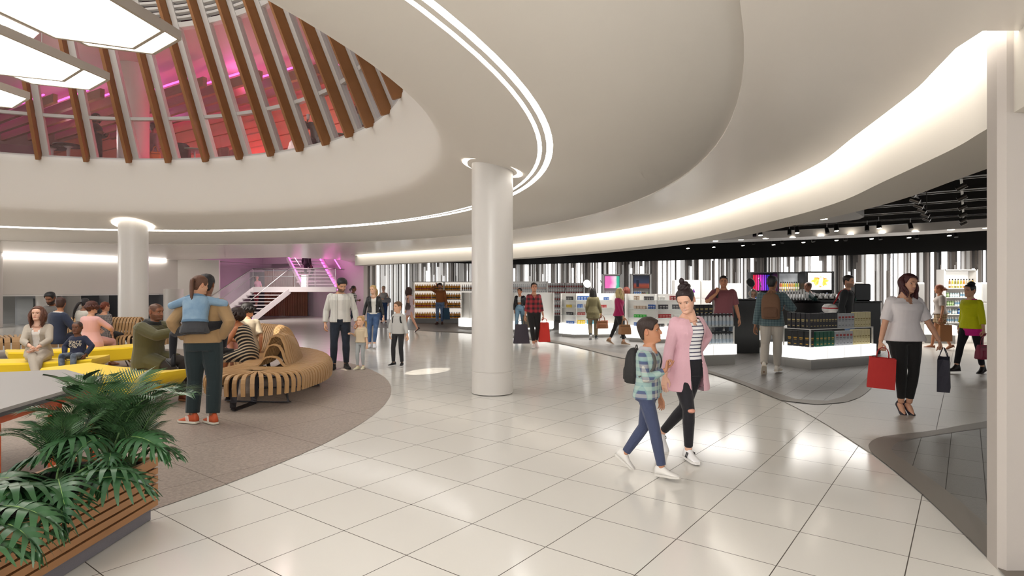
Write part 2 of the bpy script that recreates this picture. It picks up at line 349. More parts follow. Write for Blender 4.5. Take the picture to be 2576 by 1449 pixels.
while s < L[-1] - .2:
    p, t = along(s); w = rr.choice([.03, .04, .05, .06, .08, .10]); left = s < 9.5
    k = rr.choices(range(6), [20, 24, 22, 14, 8, 8] if left else [27, 14, 14, 22, 14, 6])[0]
    if k == 0: w = rr.choice([.03, .05, .07, .10] if left else [.04, .06, .08, .12, .16])
    dep = rr.choice([.0, .06, .12, .18]); nn = V((t.y, -t.x, 0)); a = p - nn * dep; b = a + t * w; z1 = 2.9 if rr.random() < .8 else rr.uniform(2.2, 2.85); z0 = .02 if rr.random() < .85 else rr.uniform(.05, .6)
    mb.mat(k); mb.loft([[(u.x, u.y, z) for u in (a, b, b - nn * .06, a - nn * .06)] for z in (z0, z1)])
    s += w + rr.choice([.0, .01, .03, .05])
mb.obj('wall_shop_slats', fm, kind='structure')
# ---------------------------------------------------------------- shop ceiling: black deck, beams, trays
MB().poly([(p.x, p.y, 4.4) for p in K3] + [(-7.3, 34, 4.4), (30, 34, 4.4), (30, 2, 4.4)]).obj('ceiling_shop', M_black, kind='structure', fix=False)
dirw = (WP[7] - WP[5]).normalized(); nw = V((dirw.y, -dirw.x, 0))
for i in range(9):
    p = WP[6] + nw * (4.6 + i * 1.75); ts = [k * .25 for k in range(-60, 50)]; ok = [k for k in ts if (p + dirw * k - C0).length > 14.6 and (p + dirw * k).x > -6]; mb = MB(); a, b = p + dirw * min(ok), p + dirw * max(ok)
    mb.strip([V((a.x, a.y, 3.72)), V((b.x, b.y, 3.72))], .16, .26); mb.obj('ceiling_beam', M_beam, kind='structure')
    MB().strip([V((a.x, a.y, 3.55)) + nw * .1, V((b.x, b.y, 3.55)) + nw * .1], .025, .025).obj('ceiling_rod', M_steel, kind='structure')
M_tray = mat('tray white', 'bdb9b5', .5); M_spot = mat('downlight glow', 'fff4e2', .5, emit=14.0)
def tray(poly, z, h, label, spots):
    c = sum((V(p) for p in poly), V((0, 0, 0))) / len(poly); o = thing('ceiling_tray', label, 'ceiling panel', (c.x, c.y, z))
    MB().prism([(p[0] - c.x, p[1] - c.y) for p in poly], 0, h).obj('panel', M_tray, o)
    for s in spots:
        MB().at((s[0] - c.x, s[1] - c.y, -.004)).lathe([(.085, .0), (.085, .01)], 20).obj('downlight', M_spot, o)
zt = 3.18
p0 = [U(*p, zt) for p in [(2484, 580), (2300, 591), (2100, 600), (1900, 608), (1750, 613), (1600, 620)]]
p1 = [p - nw * -1.25 for p in p0]
dl = [U(*p, zt - .01) for p in [(1864, 604), (1926, 601), (1994, 598), (2065, 594.5), (2140, 590.5), (2219, 587), (2303, 583.5), (2392, 579), (2482, 575), (1685, 612), (1741, 609.5), (1800, 607)]]
tray([tuple(p) for p in p0] + [tuple(p) for p in p1[::-1]], zt, .22, 'long white ceiling strip with round downlights along the back of the shop', dl)
zt2 = 2.95
pp = [U(*p, zt2) for p in [(1880, 575), (2000, 567), (2100, 560), (2160, 552), (2174, 546), (2140, 526), (2110, 524), (2060, 525), (1960, 548), (1900, 565)]]
tray([tuple(p) for p in pp], zt2, .16, 'white rounded floating ceiling panel with three downlights near the curved front', [U(*p, zt2 - .01) for p in [(2043, 540), (2070, 552.5), (1976, 558.5)]])
# spotlights
M_spotbody = mat('spot body', '2a2828', .35, metal=.6)
def spot_proto():
    t = thing('spotlight', 'x', 'spotlight'); MB().cyl((0, 0, 0), (0, 0, -.16), .012).obj('stem', M_steel, t)
    MB().cyl((0, 0, -.13), (0, .03, -.30), .055, .06, 14).obj('can', M_spotbody, t); MB().cyl((0, .03, -.295), (0, .031, -.306), .052, .052, 14).obj('lens', mat('spot lens', 'fff2dc', .4, emit=25.0), t); return t
sp = spot_proto(); sp2 = None
first = [(1912, 588), (2004, 582), (2103, 577), (2210, 571), (1823, 594), (1945, 612), (2020, 606), (2103, 601), (2191, 597), (2285, 594), (2386, 589), (1868, 614), (1795, 618), (1730, 621)]
for i, p in enumerate(first):
    w = U(p[0], p[1] + 4, 3.12); w.z = 3.42; a = sp if i == 0 else dup(sp, w)
    a.location = w; a.rotation_euler = (0, 0, pi); a['label'] = 'lit spotlight on a short stem in front of the black band'; a['group'] = 'lit shop spotlights'
up = thing('spotlight', 'unlit spotlight can turned away on the shop ceiling between lit ones', 'spotlight', group='unlit shop spotlights')
MB().cyl((0, 0, 0), (0, 0, -.14), .012).obj('stem', M_steel, up); MB().cyl((0, .02, -.12), (0, -.03, -.27), .05, .055, 14).obj('can', M_spotbody, up)
for i, p in enumerate([(1898, 594), (1986, 590), (2080, 586), (2181, 580), (2290, 575), (1895, 614), (1968, 611), (2045, 608), (2127, 605), (2214, 602), (2306, 600), (2405, 596)]):
    w = U(p[0], p[1], 3.12); w.z = 3.38; a = up if i == 0 else dup(up, w); a.location = w; a.rotation_euler = (0, 0, RND.uniform(-.6, .6))
M_can = mat('grey track can', '6e6a67', .3, metal=.9)
for label, z, ps, dr in [('straight suspended track with a row of grey spotlight cans, the one nearer the pillar', 3.05, [(2413, 380), (2416, 430), (2418, 470), (2420, 497), (2421, 521), (2422, 540), (2423, 554), (2424, 562)], -1), ('slanting suspended track with grey spotlight cans beside the curved soffit', 2.95, [(2262, 440), (2279, 468), (2291, 487), (2302, 504), (2311, 518), (2319, 530), (2327, 541), (2331, 551)], 1)]:
    w = [U(*p, z) for p in ps]; t = thing('track_light', label, 'track light', w[0]); o0 = w[0]
    MB().strip([V((0, 0, .1)), w[-1] - o0 + V((0, 0, .1))], .035, .03).obj('track', M_can, t)
    for q in (w[0], w[-1]): MB().cyl(q - o0 + V((0, 0, .1)), V((q.x - o0.x, q.y - o0.y, 4.398 - o0.z)), .008).obj('rod', M_can, t)
    d = (w[-1] - w[0]).normalized(); sd = V((d.y, -d.x, 0)) * dr
    for q in w: c = q - o0; MB().cyl(c + sd * -.06 + V((0, 0, .03)), c + sd * .06 + V((0, 0, -.03)), .040, .040, 14).obj('can', M_can, t)
# ---------------------------------------------------------------- camera, world
cam = bpy.data.cameras.new('camera'); cam.sensor_width = 36; cam.lens = 36 * F / 2576; cam.clip_start = .05; cam.clip_end = 200
co = bpy.data.objects.new('camera', cam); COL.objects.link(co); co.location = (0, 0, H); co.rotation_euler = (pi / 2, 0, 0); SC.camera = co
w = bpy.data.worlds.new('world'); SC.world = w; w.use_nodes = True; w.node_tree.nodes['Background'].inputs[0].default_value = (1, .995, .985, 1); w.node_tree.nodes['Background'].inputs[1].default_value = .92
def area(name, loc, size, energy, col=(1, .95, .88), rot=(0, 0, 0), shape='DISK', size_y=None, spread=pi):
    l = bpy.data.lights.new(name, 'AREA'); l.energy = energy; l.color = col; l.shape = shape; l.size = size; l.spread = spread
    if size_y: l.size_y = size_y
    o = bpy.data.objects.new(name, l); COL.objects.link(o); o.location = loc; o.rotation_euler = rot; return o
def point(name, loc, energy, col, r=.15):
    l = bpy.data.lights.new(name, 'POINT'); l.energy = energy; l.color = col; l.shadow_soft_size = r
    o = bpy.data.objects.new(name, l); COL.objects.link(o); o.location = loc; return o
SC.view_settings.view_transform = 'Standard'; SC.view_settings.look = 'None'; SC.view_settings.exposure = .06
SC.cycles.max_bounces = 5; SC.cycles.diffuse_bounces = 3; SC.cycles.glossy_bounces = 2; SC.cycles.adaptive_threshold = .09; SC.cycles.adaptive_min_samples = 12; SC.cycles.transparent_max_bounces = 16; SC.cycles.transmission_bounces = 3
SC.cycles.caustics_reflective = False; SC.cycles.caustics_refractive = False; SC.cycles.sample_clamp_indirect = 4.0
SC.cycles.use_adaptive_sampling = True; SC.cycles.use_denoising = True
area('skylight', (C0.x, C0.y, 9.6), 8.5, 140, (1, .985, .965))
area('hall_fill', (-1, -5.5, 3.0), 9, 620, (1, .985, .965), (radians(62), 0, 0), 'RECTANGLE', 1.6)  # added fill light behind the camera, no real fixture there
area('hall_fill', (-33, 14, 2.9), 5, 800, (1, .985, .965), (radians(62), 0, radians(-80)), 'RECTANGLE', 1.6)  # fill added out of view at far left, brightens the back wall side
area('front_fill', (-1.7, -1.6, 2.9), 2.4, 230, (1, .985, .965), (radians(68), 0, radians(-34)), 'RECTANGLE', 1.0)  # unseen frontal fill, added to brighten people on the shop side
area('hall_fill', (-24, 18, 2.95), 4, 640, (1, .985, .965))  # invented overhead fill lifting the dim left back area

def sunspot(src, dst, e, ang, blend=.08):
    l = bpy.data.lights.new('sun_shaft', 'SPOT'); l.energy = e; l.spot_size = radians(ang); l.spot_blend = blend; l.shadow_soft_size = .02; l.color = (1, .93, .82); o = bpy.data.objects.new('sun_shaft', l); COL.objects.link(o); o.location = src; o.rotation_euler = (V(dst) - V(src)).to_track_quat('-Z', 'Y').to_euler()
sunspot((-5.4, 5.4, 4.95), G(1075, 934), 6000, 4.2); sunspot((-7.6, 6.9, 4.95), P(745, 872, 11.0), 4500, 4.0)
# ================================================================ atrium glazing, fins, lounge upstairs
ZB, KL = 5.0, .45                                       # sill height, inward lean per metre
def fin_phi(px, dz=3.40, r=8.0):
    a = (px - CX) / F; best = None                      # ray hits circle of radius r (far side)
    A = a * a + 1; B = 2 * (a * -C0.x - C0.y); Cc = C0.x ** 2 + C0.y ** 2 - r * r
    d = (-B + sqrt(B * B - 4 * A * Cc)) / (2 * A); return atan2(d - C0.y, a * d - C0.x)
def LP(px, r):                                           # where the line of sight over column px meets the ring of radius r upstairs
    ph = fin_phi(px, r=r); return C0.x + r * cos(ph), C0.y + r * sin(ph)
phis = [fin_phi(p) for p in [97, 218, 325, 424, 518, 603, 682, 755, 821, 880, 930]]
stp = (phis[0] - phis[-1]) / 10
phis = [phis[0] + stp * k for k in (5, 4, 3, 2, 1)] + phis + [phis[-1] - stp * k for k in range(1, 9)]
TOP = 4.0
def fin_pt(phi, r, h, tang=0.0):
    rr = r - KL * h; return V((C0.x + rr * cos(phi) - sin(phi) * tang, C0.y + rr * sin(phi) + cos(phi) * tang, ZB + h))
M_finw = mat('fin timber', '8f6038', .55, var=.15, vscale=5)
for i, ph in enumerate(phis):
    o = fin_pt(ph, 8.0, -.04); t = thing('timber_fin', 'tall leaning timber fin standing on the white rim of the round opening', 'timber fin', o, 0, 'timber fins around the atrium glazing')
    mb = MB(); rings = []
    for h, ri in ((-.11, 7.86), (-.03, 7.86), (TOP, 7.86)):
        ro = 8.12 if h > -.1 else 7.90
        rings.append([tuple(fin_pt(ph, r, h, tg) - o) for r, tg in ((ri, -.04), (ri, .04), (ro, .04), (ro, -.04))])
    mb.loft(rings).obj('blade', M_finw, t)
win = bpy.data.objects.new('window_1', None); COL.objects.link(win); win['kind'] = 'structure'
M_mull = mat('mullion white', 'c9c5c2', .45)
mb0 = None
for ph in phis:
    mb = MB(); mb.loft([[tuple(fin_pt(ph, r, h, tg)) for r, tg in ((8.11, -.20), (8.11, -.05), (8.26, -.05), (8.26, -.20))] for h in (.0, TOP)]); mb.obj('mullion', M_mull, win)
pa, pb = phis[-1], phis[0]
def arc_bar(h0, h1, r0, r1, n=96): 
    mb = MB(); mb.loft([[tuple(fin_pt(pb + (pa - pb) * i / n, r, h)) for r, h in ((r0, h0), (r1, h0), (r1, h1), (r0, h1))] for i in range(n + 1)]); return mb
arc_bar(.96, 1.03, 8.13, 8.25).obj('transom', M_mull, win); arc_bar(.0, .05, 8.10, 8.28).obj('sill', M_mull, win); arc_bar(2.92, 3.02, 8.13, 8.3).obj('transom', M_mull, win)
mb = MB()
for k in range(9):
    h = 3.1 + .11 * k; n = 64; mb.loft([[tuple(fin_pt(pb + (pa - pb) * i / n, r, hh)) for r, hh in ((8.14, h), (8.26, h), (8.26, h + .045), (8.14, h + .045))] for i in range(n + 1)])
mb.obj('louvre', M_mull, win)
M_lglass = mat('lounge glass', 'c9a7a4', .03, alpha=.20, spec=.9)
for i in range(len(phis) - 1):
    MB().loft([[tuple(fin_pt(p, 8.2, h)) for p in (phis[i], phis[i + 1])] for h in (.03, 3.0)], False, False).obj('glass_pane', M_lglass, win, fix=False)
n = 64; MB().loft([[tuple(fin_pt(pb + (pa - pb) * i / n, 8.45, h)) for i in range(n + 1)] for h in (3.0, 4.3)], False, False).obj('wall_upper', mat('deep purple panel', '4a1f33', .5), kind='structure', fix=False)
# lounge shell
LF = 4.74
o = new('floor_lounge', fill([[rc(8.3, pa + (pb - pa) * i / 60, 0) for i in range(61)] + [V((-30, 26, 0)), V((-10, 34, 0)), V((2, 24, 0)), V((3, 12, 0))]], LF), kind='structure'); o.data.materials.append(M_dark)
LW0, LWd = V((-3.5, 16, 0)), V((-.85, .53, 0)).normalized(); LWn = V((-LWd.y, LWd.x, 0))   # red timber wall, runs away to the left
if LWn.y > 0: LWn = -LWn
M_plank = mat('lounge timber plank', 'b5654a', .5, var=.12, vscale=4)
mb = MB()
for k in range(16):
    z = LF + k * .215; a, b = LW0 - LWd * 7, LW0 + LWd * 20; dd = LWn * (.05 if k % 2 else 0)
    mb.loft([[(q.x, q.y, zz) for q in (a + dd, b + dd, b - LWn * .1, a - LWn * .1)] for zz in (z, z + .2)])
mb.obj('wall_lounge', M_plank, kind='structure')
MB().loft([[(q.x, q.y, z) for q in (V((-20, 27, 0)), V((-32, 24, 0)), V((-30, 10, 0)))] for z in (LF, 7.95)], False, False).obj('wall_lounge_left', mat('lounge mauve wall', '8d6a6e', .6), kind='structure', fix=False)
o = new('ceiling_lounge', fill([[rc(7.0, pa + (pb - pa) * i / 60, 0) for i in range(61)] + [V((-32, 27, 0)), V((-10, 36, 0)), V((4, 26, 0)), V((4, 10, 0))]], 7.95), kind='structure'); o.data.materials.append(mat('lounge ceiling', 'c2a9a4', .5))
pinkled = mat('pink strip', 'ff52c8', .5, emit=3.5)
for k in range(10):
    st = LW0 + LWn * (.55 + .52 * k) + LWd * (-.6 + 1.75 * k); L_ = 14 - k * .8
    mb = MB(); mb.strip([V((st.x, st.y, 7.35)), V((st.x, st.y, 7.35)) + LWd * L_], .12, .26); bm_ = mb.obj('ceiling_lounge_beam', mat('lounge beam', '7a5236', .5), kind='structure')
    MB().strip([V((st.x, st.y, 7.6)) + LWd * .8, V((st.x, st.y, 7.6)) + LWd * L_], .05, .03).obj('trim_led', pinkled, bm_)
column2up = thing('round_column', 'round grey column upstairs behind the glass of the lounge', 'column', (-10.83, 17.1, LF))
MB().lathe([(.4, .01), (.4, 3.49)], 40).obj('shaft', M_col, column2up, 'auto')
for loc, e, c in [((-8.6, 18.0, 5.2), 110, (1, .12, .2)), ((-5.7, 16.4, 5.2), 50, (1, .13, .16)), ((-11.5, 19.6, 5.4), 34, (1, .12, .22)), ((-12.0, 20.0, 7.5), 34, (1, .2, .75)), ((-8.0, 17.2, 7.5), 26, (1, .2, .7)), ((-15, 20.5, 6.9), 22, (1, .5, .6)), ((-13.5, 18, 6.3), 55, (1, .8, .75)), ((-6.3, 16.2, 6.2), 45, (1, .78, .74))]: point('lounge_lamp', loc, e, c, .3)
# pendant hexagonal panels
Zp = 5.2
M_panel = mat('panel glow', 'fffaf0', .5, emit=5.5); M_pframe = mat('pendant frame', 'b9b0a4', .5)
def u2(p, z): q = U(p[0], p[1], z); return V((q.x, q.y))
def hexagon(A, B, Cc, z, far_len):                     # right tip, front corner, left corner in the photo; completed symmetrically
    A, B, Cc = u2(A, z), u2(B, z), u2(Cc, z); dr = V((-.10, -.79)).normalized(); D = Cc + dr * far_len; Fv = A + dr * far_len; Ee = D + (A - B) ; Ee = D + Fv - Cc if False else Fv + (Cc - B)
    return [A, B, Cc, D, Ee, Fv]
def inset(poly, d):
    n = len(poly); out = []; c = sum(poly, V((0, 0))) / n
    for i in range(n):
        p, a, b = poly[i], poly[i - 1], poly[(i + 1) % n]; e1 = (p - a).normalized(); e2 = (b - p).normalized()
        n1, n2 = V((-e1.y, e1.x)), V((-e2.y, e2.x))
        if n1.dot(c - p) < 0: n1 = -n1
        if n2.dot(c - p) < 0: n2 = -n2
        bis = (n1 + n2).normalized(); out.append(p + bis * d / max(.3, bis.dot(n1)))
    return out
def pendant(label, low, up_, fl, Zp=Zp):
    c = sum(low, V((0, 0))) / 6; t = thing('hexagonal_pendant_light', label, 'pendant light', (c.x, c.y, Zp)); t2 = lambda poly: [p - c for p in poly]
    for poly, z0, nm in ((low, 0, 'lower_frame'), (up_, .045, 'upper_frame')):
        inner = inset(poly, .05); mb = MB(); n = 6; P0, P1 = t2(poly), t2(inner); h = .13
        mb.loft([[(p.x, p.y, z0 + .012) for p in P1], [(p.x, p.y, z0) for p in P1], [(p.x, p.y, z0) for p in P0], [(p.x, p.y, z0 + h) for p in P0], [(p.x, p.y, z0 + h) for p in P1]], False)
        f = mb.obj(nm, M_pframe, t); MB().poly([(p.x, p.y, z0 + .01) for p in P1]).obj('diffuser', M_panel, f, fix=False)
    for p in t2(inset(low, .5))[::2]: MB().cyl((p.x, p.y, .1), (p.x, p.y, 4.3), .006).obj('cable', M_steel, t)
A = hexagon((416, 80), (339.5, 125), (135.6, 97), Zp, 1.9); B_ = hexagon((456.5, 101), (390, 138.5), (219, 117), Zp + .045, 1.9)
pendant('large hexagonal light panel, nearest and rightmost of the pendant cluster', A, B_, 0)
A = hexagon((213, 175.5), (163, 206.5), (-30, 186), Zp, 1.9); B_ = hexagon((276.4, 202), (229, 228), (78.7, 212), Zp + .045, 1.9)
pendant('hexagonal light panel hanging below and left of the largest one', A, B_, 0)
A = hexagon((75.6, 249.5), (37, 273), (-140, 256), Zp, 1.9); pendant('hexagonal light panel at the picture edge, farthest of the pendant cluster', A, [p + V((-.3, .1)) for p in A], 0)
A = hexagon((99, 83), (69, 110), (-130, 90), Zp + .3, 1.2); pendant('hexagonal light panel tucked between its two larger neighbours', A, [p + V((-.2, -.1)) for p in A], 0, Zp + .3)
# ================================================================ staircase
S0 = V((-13.45, 31.0, 0)); stair = thing('staircase', 'white open staircase with glass railings and pink lit stringers', 'staircase', S0)
M_stair = mat('stair white', 'd9d2d2', .4); M_pinkled = mat('magenta strip', 'ff3fd0', .5, emit=9.0)
X1 = 4.35
def sobj(mb, nm, m, **k): return mb.obj(nm, m, stair, **k)
sobj(MB().box(0, 0, 1.40, X1, .08, 1.66), 'landing_beam', M_stair); sobj(MB().box(.05, .08, 1.55, X1, 1.9, 1.64), 'landing', M_stair)
for k in range(9):
    x, y, z = -.125 * (k + 1), -.17 * (k + 1), 1.60 - .17 * (k + 1)
    sobj(MB().box(x + .1, y, z - .045, x + 1.85, y + .3, z), 'tread', M_stair)
def strg(p0, p1, nm='stringer', m=M_stair, w=.06, h=.26): sobj(MB().strip([p0, p1], w, h), nm, m)
strg((.03, .05, 1.53), (-1.2, -1.65, .02)); strg((1.9, .05, 1.45), (.75, -1.65, -.05 + .1)); strg((1.86, .0, 1.36), (.70, -1.7, .06), 'light_strip', mat('soft pink strip', 'ff9ae4', .5, emit=2.0), .02, .03)
for k in range(9):
    x, y, z = 2.35 - .13 * (k + 1), 1.0 + .10 * k, 1.64 + .18 * (k + 1)
    sobj(MB().box(x, y, z - .05, x + 1.75, y + .3, z), 'tread', M_stair)
strg((2.3, 1.0, 1.6), (1.05, 2.0, 3.3)); strg((4.15, 1.0, 1.6), (2.9, 2.0, 3.3)); strg((2.3, .94, 1.76), (1.05, 1.94, 3.46), 'light_strip', M_pinkled, .03, .03); strg((4.13, .94, 1.5), (2.88, 1.94, 3.2), 'light_strip', M_pinkled, .04, .06)
strg((4.3, .9, 2.62), (3.05, 1.9, 4.2), 'light_strip', M_pinkled, .03, .04)
sobj(MB().tube([(0, .02, 2.6), (3.9, .02, 2.6), (4.3, .2, 2.6), (4.35, 1.4, 2.6)], .03, 8), 'handrail', M_steel, smooth=True); sobj(MB().tube([(0, .02, 2.2), (4.3, .02, 2.2)], .018, 6), 'handrail', M_steel)
sobj(MB().tube([(0, .02, 2.6), (-1.6, -1.65, 1.0)], .03, 8), 'handrail', M_steel); sobj(MB().tube([(0, .02, 2.2), (-1.5, -1.65, .6)], .018, 6), 'handrail', M_steel); sobj(MB().tube([(2.25, .9, 2.6), (.95, 1.9, 4.1)], .03, 8), 'handrail', M_steel); sobj(MB().tube([(1.9, .0, 2.6), (.6, -1.65, 1.0)], .02, 8), 'handrail', M_steel)
M_rglass = mat('railing glass', 'f4eef2', .02, alpha=.10, spec=.9)
for k in range(4): sobj(MB().box(.02 + k * 1.07, .0, 1.66, 1.05 + k * 1.07, .012, 2.55), 'glass_panel', M_rglass)
sobj(MB().loft([[(0, 0, 1.6), (-1.2, -1.65, .1), (-1.6, -1.65, 1.0), (0, 0, 2.55)], [(0, .012, 1.6), (-1.2, -1.64, .1), (-1.6, -1.64, 1.0), (0, .012, 2.55)]]), 'glass_panel', M_rglass)
for k in range(5): sobj(MB().cyl((.01 + k * 1.07, .03, 1.66), (.01 + k * 1.07, .03, 2.6), .014), 'post', M_steel)
bx = thing('white_pylon', 'bright white upright display board standing on the stair landing', 'display board', S0 + V((2.35, .5, 1.66))); MB().box(0, 0, 0, .26, .04, .62).obj('board', mat('lit board', 'ffffff', .5, emit=1.2), bx); MB().box(.3, 0, 0, .36, .04, .64).obj('edge_post', M_white, bx)
cb = thing('white_pylon', 'white upright cabinet under the staircase behind the woman in red trousers', 'display board', (-13.1, 33.6, 0)); MB().box(0, 0, 0.012, .32, .2, 1.5).obj('board', M_white, cb); MB().box(-.72, .05, 0.012, -.05, .3, 1.95).obj('cabinet', mat('grey cabinet', 'b9aab4', .5), cb)
point('pink_lamp', (-11.6, 32.2, 4.0), 60, (1, .42, .75), .3); point('pink_lamp', (-9.2, 30.6, 3.6), 40, (1, .45, .72), .3); point('pink_lamp', (-13.8, 31.8, 4.4), 40, (1, .42, .75), .3); area('stair_lamp', (-11.5, 29.2, 2.95), 2.5, 110, (1, .93, .9))
# ================================================================ people
TSC = bpy.data.scenes.new('tmp_work'); TVL = TSC.view_layers[0]
def remesh(mb, vox, smooth=4, fac=.5):
    me = mb.mesh('r'); o = bpy.data.objects.new('r', me); TSC.collection.objects.link(o)
    r = o.modifiers.new('r', 'REMESH'); r.mode = 'VOXEL'; r.voxel_size = vox; r.use_smooth_shade = True
    if smooth: s = o.modifiers.new('s', 'SMOOTH'); s.iterations = smooth; s.factor = fac
    TVL.update(); dg = TVL.depsgraph; dg.update(); out = bpy.data.meshes.new_from_object(o.evaluated_get(dg))
    bpy.data.objects.remove(o); bpy.data.meshes.remove(me); return out
def join(meshes, cols=None):                            # several meshes into one (positions only, optional vertex colours)
    vs, fs, vc = [], [], []
    for k, me in enumerate(meshes):
        b = len(vs); vs += [v.co[:] for v in me.vertices]; fs += [tuple(b + i for i in p.vertices) for p in me.polygons]
        if cols: vc += cols[k] if isinstance(cols[k], list) else [cols[k]] * len(me.vertices)
        bpy.data.meshes.remove(me)
    out = bpy.data.meshes.new('j'); out.from_pydata(vs, [], fs); out.polygons.foreach_set('use_smooth', [True] * len(fs))
    if cols:
        a = out.color_attributes.new('Col', 'FLOAT_COLOR', 'POINT'); a.data.foreach_set('color', [x for c in vc for x in c])
    return out
def lerp(a, b, t): return a + (b - a) * t
def sm(a, b, x): t = max(0, min(1, (x - a) / (b - a))); return t * t * (3 - 2 * t)
def tab(T, x):
    if x <= T[0][0]: return T[0][1:]
    for a, b in zip(T, T[1:]):
        if x <= b[0]: t = (x - a[0]) / (b[0] - a[0]); return tuple(lerp(p, q, t) for p, q in zip(a[1:], b[1:]))
    return T[-1][1:]
HEADT = [(-.215, -.060, .048, .060), (-.15, -.060, .036, .053), (-.124, -.062, .040, .052), (-.114, -.064, .070, .046), (-.107, -.067, .090, .046), (-.093, -.070, .0955, .051), (-.075, -.076, .089, .058), (-.060, -.082, .0935, .063), (-.042, -.087, .092, .067), (-.015, -.094, .0895, .0715), (0, -.097, .0895, .0735), (.025, -.100, .0955, .0755), (.055, -.098, .090, .0745), (.08, -.087, .072, .066), (.098, -.066, .046, .050), (.109, -.040, .018, .030), (.115, -.014, -.008, .004)]
def head_pt(th, z, male=False, plain=False):
    yb, yf, w = tab(HEADT, z)
    if male and z < -.03: w *= 1.06; yf += .003
    yc = (yb + yf) / 2; hd = (yf - yb) / 2; c, s = cos(th), sin(th); e = 2 / 2.25
    x = w * (abs(s) ** e) * (1 if s >= 0 else -1); y = yc + hd * (abs(c) ** e) * (1 if c >= 0 else -1)
    if c > 0 and not plain and -.11 < z < .07:
        nz = sm(.022, -.030, z) * sm(-.0475, -.036, z); sg = lerp(.0075, .0135, sm(.01, -.035, z)); y += (.004 * sm(.04, .01, z) * sm(-.04, 0, z) + .023 * nz) * math.exp(-(x / sg) ** 2)
        for sx in (-1, 1): y -= .0062 * math.exp(-(((x - sx * .031) / .017) ** 2 + ((z - .001) / .014) ** 2)) + .0075 * math.exp(-(((x - sx * .031) / .0118) ** 4 + ((z + .001 + 9 * (x - sx * .031) ** 2) / .0052) ** 4))
        zl = z - SMILE[0] * min(x * x, .0006); y += .0042 * math.exp(-((zl + .0575) / .0045) ** 2 - (x / .020) ** 2) + .0048 * math.exp(-((zl + .0685) / .0055) ** 2 - (x / .017) ** 2) - .0035 * math.exp(-((zl + .0628) / .0022) ** 2 - (x / .022) ** 2) + .003 * math.exp(-((abs(x) - .04) / .014) ** 2 - ((z + .032) / .014) ** 2) * (1 if SMILE[0] else .4)
        y += .003 * math.exp(-((z - .024) / .008) ** 2) * math.exp(-((abs(x) - .03) / .018) ** 2)
    return V((x, y, z))
SMILE = [0]
def head_mesh(sp, R):
    male = sp['sex'] == 'm'; nz, nt = (118, 104) if sp.get('near') else (66, 60); zs = []; SMILE[0] = 8 if sp.get('smile') else 0
    for i in range(nz + 1):
        t = i / nz; zs.append(lerp(-.215, -.125, t / .14) if t < .14 else (lerp(-.125, .05, (t - .14) / .66) if t < .80 else lerp(.05, .115, 1 - (1 - (t - .80) / .2) ** 1.7)))
    mb = MB(); rings = []; cols = []; sk = lin(sp['skin'])[:3]; hair = lin(sp.get('haircol', '2a1d16'))[:3]; lipc = lin(sp.get('lips', '000000'))[:3] if sp.get('lips') else tuple(a * b for a, b in zip(sk, (.78, .5, .48)))
    def mixc(a, b, t): return tuple(lerp(x, y, t) for x, y in zip(a, b))
    tr = []
    for z in zs:
        rg = []
        for k in range(nt):
            q = k / nt; u = (q if q <= .5 else q - 1) * 2; th = pi * (u * .62 + .38 * u ** 3) if True else 0
            p = head_pt(th, z, male); c = sk
            if cos(th) > 0:
                c = mixc(c, tuple(a * b for a, b in zip(sk, (1.0, .80, .78))), .5 * math.exp(-((abs(p.x) - .042) / .016) ** 2 - ((z + .03) / .016) ** 2))
                zl = p.z - SMILE[0] * min(p.x ** 2, .0006); lipz = math.exp(-((zl + .0628) / (.0098 - 9 * min(p.x ** 2, .0006))) ** 4 - (p.x / .0235) ** 4)
                c = mixc(c, lipc, .85 * lipz); 
                if sp.get('smile'): 
                    c = mixc(c, (.85, .82, .78), .95 * math.exp(-((zl + .0632) / .0034) ** 4 - (p.x / .0155) ** 4))
                bz = .0225 + .10 * min(abs(p.x), .04) - 2.2 * max(0, abs(p.x) - .033) ** 1.2; c = mixc(c, hair if sp.get('brow') is None else lin(sp['brow'])[:3], .8 * math.exp(-((z - bz + .003) / .0042) ** 2) * sm(.008, .015, abs(p.x)) * sm(.052, .044, abs(p.x)))
                c = mixc(c, (.03, .02, .02), .75 * math.exp(-((z - .0052 + 9 * (abs(p.x) - .031) ** 2) / .0024) ** 2) * sm(.017, .022, abs(p.x)) * sm(.047, .042, abs(p.x)))
                c = mixc(c, tuple(x * .8 for x in sk), .3 * math.exp(-((abs(p.x) - .031) / .014) ** 2 - ((z + .004) / .014) ** 2))
            if sp.get('beard'):
                m = sm(-.030, -.050, z - .25 * max(0, abs(p.x) - .04)) * sm(-.135, -.118, z) * sm(-.035, .0, p.y) * (1 - math.exp(-(p.x / .02) ** 4 - ((z + .062) / .009) ** 4)) * (1 - math.exp(-(p.x / .008) ** 2 - ((z + .04) / .008) ** 2))
                c = mixc(c, hair, sp['beard'] * m)
            if sp.get('hair') == 'buzz' or sp.get('fade'):
                hz = hairline(th, sp); c = mixc(c, hair, (.8 if sp.get('hair') == 'buzz' else .55) * sm(hz - .006, hz + .012, z))
            rg.append(tuple(p)); cols.append(c + (1,))
        rings.append(rg)
    mb.loft(rings, True)
    for sx in (-1, 1):                                  # ears
        rg = []
        for i, (a, t) in enumerate([(.35, .0), (.8, .006), (1, .010), (.85, .014), (.5, .0125), (.3, .009)]):
            rg.append([(sx * (.0705 + t), -.012 - .004 * (i / 5) + .017 * a * cos(2 * pi * k / 10) - .35 * t * 1.0, -.006 + .031 * a * sin(2 * pi * k / 10) + (.006 if sin(2 * pi * k / 10) > .5 else 0)) for k in range(10)])
        mb.loft(rg); cols += [tuple(x * y for x, y in zip(sk, (1.0, .86, .84))) + (1,)] * 60
    return mb, cols
